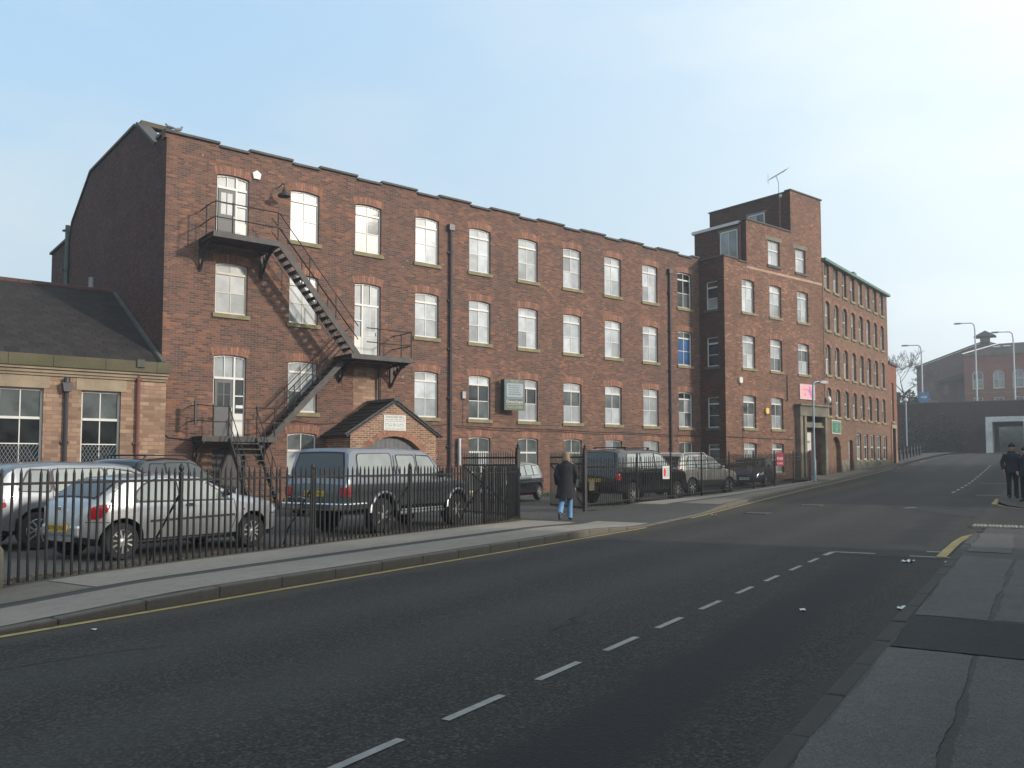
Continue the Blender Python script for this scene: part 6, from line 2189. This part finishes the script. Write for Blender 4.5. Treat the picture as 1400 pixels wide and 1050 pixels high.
bm_ = MB(); bm_.lathe([(.085, -.1), (.085, .80), (.11, .82), (.11, .88), (.07, .90), (.085, 1.0), (.04, 1.06), (.005, 1.07)], (0, 0, 0), 12)
bme = bm_.mesh(BLACKP, smooth=True, name='post')
rb_ = MB(); rb_.lathe([(.088, .72), (.088, .76)], (0, 0, 0), 12); rme_ = rb_.mesh(LEAD, name='band')
ordn = ['nearest', 'second', 'third', 'fourth', 'fifth', 'sixth', 'seventh', 'farthest']
for i in range(8):
    x, y = lerp(63.6, 78.9, i / 7), lerp(32.15, 37.6, i / 7)
    b_ = thing('bollard', '%s of the eight black bollards on the pavement beyond the far wing' % ordn[i], 'bollard', (x, y, gz(x, y) + .08), group='bollards on the far pavement')
    link('post', bme, b_); link('band', rme_, b_)

for (t, zt, lb, h2) in ((12.1, 16.2, 'tall street lamp left of the big brick building above the wall', 0), (6.1, 18.5, 'tallest street lamp above the wall in front of the brick building', 0), (2.1, 17.1, 'tall street lamp at the right edge above the wall', 0)):
    x, y = st2xy(118, t)
    l_ = thing('street_lamp', lb, 'street lamp', (x, y, 8.0), RA + R(90), group='street lamps on the upper road')
    H = zt - 8.0
    mb = MB(); mb.tube([(0, 0, -.2), (0, 0, H - 1.0), (.08, 0, H - .3), (.35, 0, H - .05), (1.5, 0, H)], [.11, .08, .07, .06, .05], 8); mb.build('column', GALV, l_, world_co=False, smooth=True)
    mb = MB(); mb.loft([ering((1.5 + u, 0, H), .01, w, 6) if 0 else [(1.4 + u, -w, H - h), (1.4 + u, w, H - h), (1.4 + u, w, H + h), (1.4 + u, -w, H + h)] for u, w, h in ((0, .06, .05), (.25, .16, .09), (.75, .14, .08), (.9, .05, .04))]); mb.build('lantern', LEAD, l_, world_co=False)
x, y = st2xy(117, 11.85)
bs_ = thing('road_sign', 'small blue road sign on the upper road below a street lamp', 'sign', (x, y, 8.0), RA - R(90))
mb = MB(); mb.tube([(-.35, .04, -.2), (-.35, .04, 2.0)], .04, 6); mb.tube([(.35, .04, -.2), (.35, .04, 2.0)], .04, 6); mb.build('posts', GALV, bs_, world_co=False)
mb = MB(); mb.box(-.6, .6, -.02, .02, .9, 2.1); mb.build('board', mat('sign_blue', (.06, .16, .34), .5), bs_, world_co=False)
mb = MB(); mb.prism([(-.35, 1.4), (.1, 1.4), (.1, 1.25), (.42, 1.5), (.1, 1.75), (.1, 1.6), (-.35, 1.6)], -.03, -.02, 'y'); mb.build('arrow', SIGNW, bs_, world_co=False)

# ------------------------------------------------------------------ retaining wall with underpass, upper ground
FB = Matrix.Translation((*st2xy(110, 0), 0)) @ Matrix.Rotation(RA - R(90), 4, 'Z')    # u = -t, d = +s
rw = thing('retaining_wall', 'dark brick retaining wall across the end of the street pierced by an underpass', 'wall', tuple(FB @ Vector((0, 0, 1.5))), RA - R(90))
mb = MB(); wall(mb, FB, -34, 40, .5, 8.25, [(-4.25, -1.25, .5, 5.94, 0, .8)]); mb.build('brick_face', BR_DARK, rw, recalc=False)
mb = MB(); mb.box(-34, 40, -.08, .5, 8.25, 8.38, 0, FB); mb.build('coping', COPING, rw)
PORT = mat('portal_concrete', (.50, .53, .52), .8, var=.12, scale=1, dirt=(.25, .25, .23), damt=.5)
mb = MB()
for a, b in ((-4.92, -4.25), (-1.25, -.6)):
    mb.box(a, b, -.25, .79, 1.6, 5.94, 0, FB)
mb.box(-4.92, -.6, -.25, .79, 5.942, 6.52, 0, FB)
mb.build('portal', PORT, rw, bev=.03)
TUN = mat('tunnel_paint', (.42, .42, .37), .8, var=.2, scale=.6, dirt=(.2, .19, .15), damt=.5)
mb = MB()
for (a, b) in ((-4.26, -4.2), (-1.3, -1.24)):
    mb.box(a, b, .8, 16, 1.6, 5.94, 0, FB)
mb.box(-4.26, -1.24, .8, 16, 5.945, 6.2, 0, FB)
mb.build('tunnel_lining', TUN, rw)
mb = MB(); mb.box(-9, 6, 22, 22.5, 1.0, 8.0, 0, FB); mb.build('added_end_wall', TUN, rw)  # wall added past the exit so no white sky shows through the tunnel
sheet('underpass_floor', frange(106, 135, 3), lambda s: .8, lambda s: 4.6, 2, .02, A_PAVE_L, kind='structure')
mb = MB()
mb.box(-34, -4.3, .5, 90, 1.0, 8.0, 0, FB); mb.box(-1.2, 40, .5, 90, 1.0, 8.0, 0, FB); mb.box(-4.3, -1.2, .9, 15.9, 6.25, 8.0, 0, FB); mb.box(-4.3, -1.2, 22.5, 90, 1.0, 7.9, 0, FB)
mb.build('embankment', EARTH, kind='structure')

# ------------------------------------------------------------------ large far building above the wall
FF = Matrix.Translation((*st2xy(150, 0), 0)) @ Matrix.Rotation(RA - R(90), 4, 'Z')
fb = thing('brick_hall', 'large red brick building with arched windows and roof lantern beyond the wall on the right', 'building', tuple(FF @ Vector((0, 0, 8))), RA - R(90))
fwin = [(-8.3, 1.5), (-5.5, 1.5), (-2.9, 1.5), (-.2, 1.5), (2.6, 1.5), (5.4, 1.5)]
o1 = [(u, u + w, 12.7, 15.6, .74, .25) for u, w in fwin]; o2 = [(u + .1, u + w - .1, 8.9, 11.4, 0, .25) for u, w in fwin]
mb = MB(); wall(mb, FF, -9.4, 15, 7.8, 17.9, o1 + o2)
mb.box(-9.39, -9.1, .01, 20, 7.8, 17.9, 0, FF); mb.box(-9.0, 15, .4, 20, 7.8, 17.8, 0, FF)
mb.build('front_wall', BR_RED, fb, recalc=False)
for (a, b, c, d, ri, rv) in o1 + o2:
    window(fb, FF, a, c, b - a, d - c, rise=ri, rows=(.5, 1.0), types='PP' if ri else 'PG', rv=.2, heavy=0, st=.14, arch=ri > 0)
mb = MB()
for z0, z1, o in ((17.9, 18.2, .25), (12.0, 12.2, .08)):
    mb.box(-9.5, 15, -o, .02, z0, z1, 0, FF)
mb.build('cornice', STONE_DARK, fb)
mb = MB()
V_ = lambda u, d, z: FF @ Vector((u, d, z))
mb.add([V_(-9.7, -.3, 18.2), V_(15, -.3, 18.2), V_(15, 7, 20.4), V_(-4.6, 7, 20.4), V_(-9.7, 14, 18.2), V_(15, 14, 18.2)], [[0, 1, 2, 3], [0, 3, 4], [3, 2, 5, 4]])
mb.build('roof', SLATE[1], fb)
for (u, d, z) in ((-5.0, 3.0, 19.45), (-3.6, 3.0, 19.45), (-.5, 4.6, 20.0), (1.2, 2.8, 19.35)):
    mb = MB(); n = Vector((0, -2.5, 7.3)).normalized()
    mb.box(-.5, .5, -.35, .35, 0, .08, 0, FF @ Matrix.Translation((u, d, z)) @ Matrix.Rotation(math.atan2(2.5, 7.3), 4, 'X')); mb.build('skylight', G_PALE, fb)
# broad gabled range behind
mb = MB(); mb.prism([(-17.0, 7.8), (-17.0, 17.3), (-6.9, 20.9), (3.4, 17.3), (3.4, 7.8)], 158.0 - 150, 158.3 - 150 + 12, 'y')
mb.v = [tuple(FF @ Vector(p)) for p in mb.v]
mb.build('rear_range', BR_DULL, fb)
mb = MB(); mb.bar(V_(-17.3, 7.9, 17.35), V_(-6.9, 7.9, 21.05), .35, .22); mb.bar(V_(-6.9, 7.9, 21.05), V_(3.6, 7.9, 17.35), .35, .22); mb.build('verge', COPING, fb)
mb = MB(); mb.bar(V_(-9.6, -.2, 18.3), V_(-4.6, 6.9, 20.5), .22, .12); mb.build('white_verge', WHITE, fb)
mb = MB()
mb.box(-7.5, -6.1, 8.6, 10, 20.5, 21.9, 0, FF); mb.build('lantern', STONE_DARK, fb)
mb = MB(); mb.add([V_(-8.4, 7.7, 21.9), V_(-5.2, 7.7, 21.9), V_(-5.2, 10.9, 21.9), V_(-8.4, 10.9, 21.9), V_(-6.8, 9.3, 23.0)], [[0, 1, 4], [1, 2, 4], [2, 3, 4], [3, 0, 4], [3, 2, 1, 0]]); mb.build('lantern_roof', SLATE[2], fb)
mb = MB(); mb.box(-13.0, -12.2, 7.85, 8.0, 12.5, 14.8, 0, FF); mb.build('louvre', G_GREY, fb)
mb = MB(); mb.prism([(-14.2, 14.6), (-10.2, 15.9), (-9.7, 15.5), (-9.7, 15.1), (-14.2, 14.2)], 6.0, 8.0, 'y'); mb.v = [tuple(FF @ Vector(p)) for p in mb.v]; mb.build('lean_to_roof', SLATE[0], fb)

# ------------------------------------------------------------------ vegetation
BARK = mat('bark', (.075, .066, .06), .95, var=.3, scale=6)
LEAF_D = [mat('evergreen_leaf_%d' % i, c, .7, var=.3, scale=2) for i, c in enumerate([(.030, .045, .022), (.045, .06, .028), (.022, .034, .018)])]


def bare_tree(label, loc, H, seed):
    rnd = random.Random(seed)
    root = thing('bare_tree', label, 'tree', loc)
    tr, cr_ = MB(), MB()

    def grow(p, d, L, r_, lv):
        pts, rs = [p], [r_]
        q = p
        n = 4
        for i in range(n):
            d = (d + Vector((rnd.gauss(0, .13), rnd.gauss(0, .13), rnd.gauss(.05, .08)))).normalized()
            q = q + d * L / n
            pts.append(q); rs.append(r_ * (1 - .14 * (i + 1)))
        (tr if lv < 2 else cr_).tube(pts, rs, 6 if lv < 2 else 4)
        if lv >= 7:
            return
        for i in range(rnd.choice((2, 3, 3) if lv < 5 else (2, 2, 3))):
            k = rnd.randint(2, n) if i else n
            ax = Vector((rnd.gauss(0, 1), rnd.gauss(0, 1), rnd.gauss(0, .5))).normalized()
            nd = (d + ax * rnd.uniform(.45, .85)).normalized()
            grow(pts[k], nd, L * rnd.uniform(.62, .82), max(.022, rs[k] * rnd.uniform(.6, .8)), lv + 1)
    grow(Vector((0, 0, -.2)), Vector((0, 0, 1)), H * .30, H * .030, 0)
    tr.build('trunk', BARK, root, world_co=False, smooth=True); cr_.build('crown', BARK, root, world_co=False, smooth=True)
    return root


x, y = st2xy(126, 15.0); bare_tree('bare winter tree behind the far red brick annex', (x, y, 8.0), 10.2, 3)
x, y = st2xy(131, 13.2); bare_tree('slimmer bare tree beside the dark side of the far brick building', (x, y, 8.0), 8.2, 8)


def bush(label, loc, rx, ry, rz_, n, seed, size=.28):
    rnd = random.Random(seed)
    root = thing('bush', label, 'bush', loc, RA)
    cl = [(rnd.uniform(-.7, .7) * rx, rnd.uniform(-.7, .7) * ry, rnd.uniform(.1, .75) * rz_, rnd.uniform(.25, .5)) for _ in range(14)]
    mb = MB()
    for i in range(n):
        cx, cy, cz, cr2 = rnd.choice(cl)
        d = Vector((rnd.gauss(0, 1), rnd.gauss(0, 1), rnd.gauss(0, 1))).normalized() * rnd.uniform(.6, 1) * cr2
        p = Vector((cx + d.x * rx, cy + d.y * ry, max(.02, cz + d.z * rz_)))
        a = Vector((rnd.gauss(0, 1), rnd.gauss(0, 1), rnd.gauss(0, .6))).normalized() * size * rnd.uniform(.5, 1)
        b = a.orthogonal().normalized() * size * .4
        mb.add([p - a, p + b, p + a, p - b], [[0, 1, 2, 3]], rnd.randrange(3))
    mb.build('foliage', LEAF_D, root, world_co=False, recalc=False)
    mb = MB()
    for k in range(4):
        mb.tube([(rnd.uniform(-.3, .3) * rx, 0, -.1), (rnd.uniform(-.5, .5) * rx, rnd.uniform(-.4, .4) * ry, rz_ * .8)], [.05, .015], 5)
    mb.build('stems', BARK, root, world_co=False)


for (s, t, rx, ry, h, lb, sd) in ((119, 15.3, 2.2, 2.6, 2.6, 'dark evergreen bush above the wall nearest the red annex', 1), (120, 12.6, 2.2, 2.2, 1.7, 'low dark bush above the wall under the bare tree', 2), (119, 18.2, 2.2, 2.6, 3.0, 'dark bush above the wall mostly hidden behind the annex', 4)):
    x, y = st2xy(s, t); bush(lb, (x, y, 7.95), rx, ry, h, 2600, sd)
# ivy hanging on the wall
mb = MB(); rnd = random.Random(9)
for i in range(5200):
    u = rnd.choice((-12.6, -11.6, -10.4, -9.2, -8.4)) + rnd.gauss(0, .55); z = 1.9 + abs(rnd.gauss(0, 1)) * 2.0
    if z > 7.2 or u > -5.5:
        continue
    p = FB @ Vector((u, -.05 - rnd.random() * .25, z))
    a = Vector((rnd.gauss(0, 1), rnd.gauss(0, 1), rnd.gauss(0, 1))).normalized() * .12; b = a.orthogonal().normalized() * .09
    mb.add([p - a, p + b, p + a, p - b], [[0, 1, 2, 3]], rnd.randrange(3))
iv = mb.build('ivy', LEAF_D, None, recalc=False, label='dark ivy growing up the retaining wall', category='ivy', kind='stuff')
# dead leaves and weeds on the verge, grass at the foot of wall and posts
LEAVES = [mat('dead_leaf_%d' % i, c, .9, var=.3, scale=9) for i, c in enumerate([(.10, .065, .035), (.07, .045, .028), (.14, .10, .06), (.05, .04, .03)])]
mb = MB()
for i in range(5200):
    s = rnd.uniform(2, 18.4); t = TB(s) + rnd.random() ** 1.5 * .72 - .05
    p = Vector(P(s, t, PV(s) * .4 + .02 + rnd.random() * .02))
    a = Vector((rnd.gauss(0, 1), rnd.gauss(0, 1), rnd.gauss(0, .4))).normalized() * rnd.uniform(.014, .034); b = a.orthogonal().normalized() * a.length * .6
    mb.add([p - a, p + b, p + a, p - b], [[0, 1, 2, 3]], rnd.randrange(4))
mb.build('dead_leaves', LEAVES, None, recalc=False, label='brown dead leaves lying along the foot of the railings', category='leaves', kind='stuff')
GRASS = [mat('grass_%d' % i, c, .8, var=.3, scale=5) for i, c in enumerate([(.05, .085, .02), (.075, .10, .03), (.10, .10, .05)])]
mb = MB()


def tuft(x, y, n, h, sp):
    for i in range(n):
        px, py = x + rnd.gauss(0, sp), y + rnd.gauss(0, sp * .5)
        z = gz(px, py)
        hh = h * rnd.uniform(.4, 1); lx, ly = rnd.gauss(0, hh * .4), rnd.gauss(0, hh * .4); w = .006
        mb.add([(px - w, py, z - .02), (px + w, py, z - .02), (px + lx, py + ly, z + hh)], [[0, 1, 2]], rnd.randrange(3))


for i in range(60):
    x = rnd.uniform(24.9, 28.0); tuft(x, MY - .1 - rnd.random() * .15, 22, .22, .10)
for (a, b) in zip(LF[1:], LF[2:]):
    for i in range(7):
        t = rnd.random(); tuft(lerp(a[0], b[0], t), lerp(a[1], b[1], t) + .05, 14, .12, .09)
for (a, b) in zip(RF, RF[1:5]):
    for i in range(10):
        t = rnd.random(); tuft(lerp(a[0], b[0], t), lerp(a[1], b[1], t) - .03, 26, .14, .14)
for i in range(30):
    tuft(14.2 + rnd.gauss(0, .2), 17.1 + rnd.gauss(0, .2), 10, .1, .08)
mb.build('grass', GRASS, None, recalc=False, label='tufts of grass along the foot of the railings and wall', category='grass', kind='stuff')

# ------------------------------------------------------------------ small things
PAPER = mat('litter_paper', (.62, .64, .66), .7, var=.1, scale=20)
for (s, t, sz, lb, seed) in ((9.55, 1.22, .085, 'crumpled white paper in the gutter of the right kerb', 1), (14.0, 1.69, .11, 'white scrap of paper beside the end of the parking bay', 2), (8.93, 2.06, .055, 'small white scrap in the middle of the parking bay', 3), (14.2, 1.18, .07, 'white scrap against the kerb by the yellow line', 4), (22.6, 7.5, .09, 'white scrap by the left kerb past the gateway', 5), (4.6, 7.2, .03, 'tiny white fleck on the road left of the dashes', 6)):
    rnd = random.Random(seed); x, y, z = P(s, t)
    l_ = thing('litter', lb, 'litter', (x, y, z + .006), rnd.uniform(0, 3), group='scraps of litter')
    mb = MB(); n = 5
    vs_ = [((i / (n - 1) - .5) * sz * 1.6, (j / (n - 1) - .5) * sz, rnd.uniform(0, .35) * sz) for i in range(n) for j in range(n)]
    mb.add(vs_, [[i * n + j, (i + 1) * n + j, (i + 1) * n + j + 1, i * n + j + 1] for i in range(n - 1) for j in range(n - 1)])
    mb.build('paper', PAPER, l_, world_co=False)
BIRD = mat('pigeon_grey', (.13, .13, .14), .8, var=.3, scale=20)
for (x, rz_, lb) in ((8.95, .4, 'pigeon standing on the parapet at the left corner of the mill'), (8.66, 2.2, 'pigeon with lowered head at the very corner of the parapet')):
    pg = thing('pigeon', lb, 'pigeon', (x, MY + .1, MTOP + .245), rz_, group='pigeons on the parapet')
    mb = MB(); mb.tube([(-.20, 0, .10), (-.12, 0, .11), (-.02, 0, .13), (.07, 0, .16), (.11, 0, .21), (.12, 0, .25), (.15, 0, .27), (.19, 0, .262)], [.012, .035, .062, .058, .036, .030, .028, .006], 8); mb.build('body', BIRD, pg, world_co=False, smooth=True)
    mb = MB(); mb.tube([(0, .02, 0), (0, .02, .09)], .007, 4); mb.tube([(0, -.02, 0), (0, -.02, .09)], .007, 4); mb.build('legs', RED_LENS, pg, world_co=False)

# ------------------------------------------------------------------ the terrace behind the camera that keeps the road in shade
DOORS = [mat('house_door_%d' % i, c, .5) for i, c in enumerate([(.05, .09, .16), (.16, .03, .03), (.03, .08, .05), (.10, .10, .10)])]
FRH = lambda s: Matrix.Translation((*st2xy(s, -2.62), 0)) @ Matrix.Rotation(RA + math.pi, 4, 'Z')   # u = -s, d = -t (away from the road)
EAVE, RIDG = 4.35, 5.55


def house(s0, w, k, eave=EAVE, ridge=RIDG):
    F = FRH(s0 + w)
    base = P(s0 + w, -2.62)[2]
    col_w = ('blue', 'red', 'green', 'grey')[k % 4]
    h = thing('terraced_house', '%s of the brick terraced houses %s the side street, with a %s door' % (('first', 'second', 'third', 'fourth', 'fifth', 'sixth', 'seventh', 'eighth', 'ninth', 'tenth', 'eleventh', 'twelfth', 'thirteenth')[k if k < 13 else k - 13], 'before' if k < 13 else 'beyond', col_w), 'house', tuple(F @ Vector((0, 0, base))), RA + math.pi, group='terrace on the near side of the road')
    mb = MB(); ops_ = [(.5, 1.4, base + .05, base + 2.2, 0, .12), (2.2, 3.5, base + .8, base + 2.2, 0, .12), (.6, 1.6, base + 2.75, base + 3.95, 0, .12), (2.4, 3.4, base + 2.75, base + 3.95, 0, .12)]
    wall(mb, F, .003, w, base - .3, base + eave, ops_); mb.box(.003, w, .2, 7.8, base - .3, base + eave - .05, 0, F)
    mb.prism([(.0, base + eave - .05), (7.8, base + eave - .05), (3.9, base + ridge)], .003, w, 'x') if False else None
    mb.build('wall', BR_HOUSE, h, recalc=False)
    mb = MB(); V = lambda u, d, z: F @ Vector((u, d, z + base))
    mb.add([V(0, -.25, eave - .1), V(w, -.25, eave - .1), V(w, 3.9, ridge), V(0, 3.9, ridge), V(w, 8.05, eave - .1), V(0, 8.05, eave - .1)], [[0, 1, 2, 3], [3, 2, 4, 5], [0, 3, 5], [1, 4, 2]])
    rf = mb.build('roof', SLATE[k % 4], h)
    mb = MB(); mb.box(w - .5, w - .02, 3.4, 4.4, base + ridge - .6, base + ridge + .55, 0, F); mb.build('chimney', BR_HOUSE, rf)
    mb = MB(); mb.box(.5, 1.4, .08, .12, base + .05, base + 2.2, 0, F); mb.build('door', DOORS[k % 4], h)
    for (a, b, c, d, _, rv) in ops_[1:]:
        window(h, F, a, c, b - a, d - c, rise=0, rows=(.5, 1.0), cols=1, types='DD', rv=.12, heavy=0, arch=False, st=.07)


for i in range(13):
    house(11.8 - i * 4.7, 4.7, i)
for i in range(8):
    house(30.6 + i * 4.7, 4.7, i + 13)
# ------------------------------------------------------------------ haze over the street
HAZE = 0.0013
hm = bpy.data.materials.new('haze'); hm.use_nodes = True
hn, hl = hm.node_tree.nodes, hm.node_tree.links
hn.clear()
pv = hn.new('ShaderNodeVolumePrincipled'); pv.inputs['Color'].default_value = (.90, .94, 1.0, 1); pv.inputs['Density'].default_value = HAZE; pv.inputs['Anisotropy'].default_value = .3
oo = hn.new('ShaderNodeOutputMaterial'); hl.new(pv.outputs[0], oo.inputs['Volume'])
mb = MB(); mb.box(-3200, 3600, -3200, 3600, -1.6, 40.0)
hz_o = mb.build('haze', hm, None, kind='stuff', label='thin pale haze filling the street', category='haze')
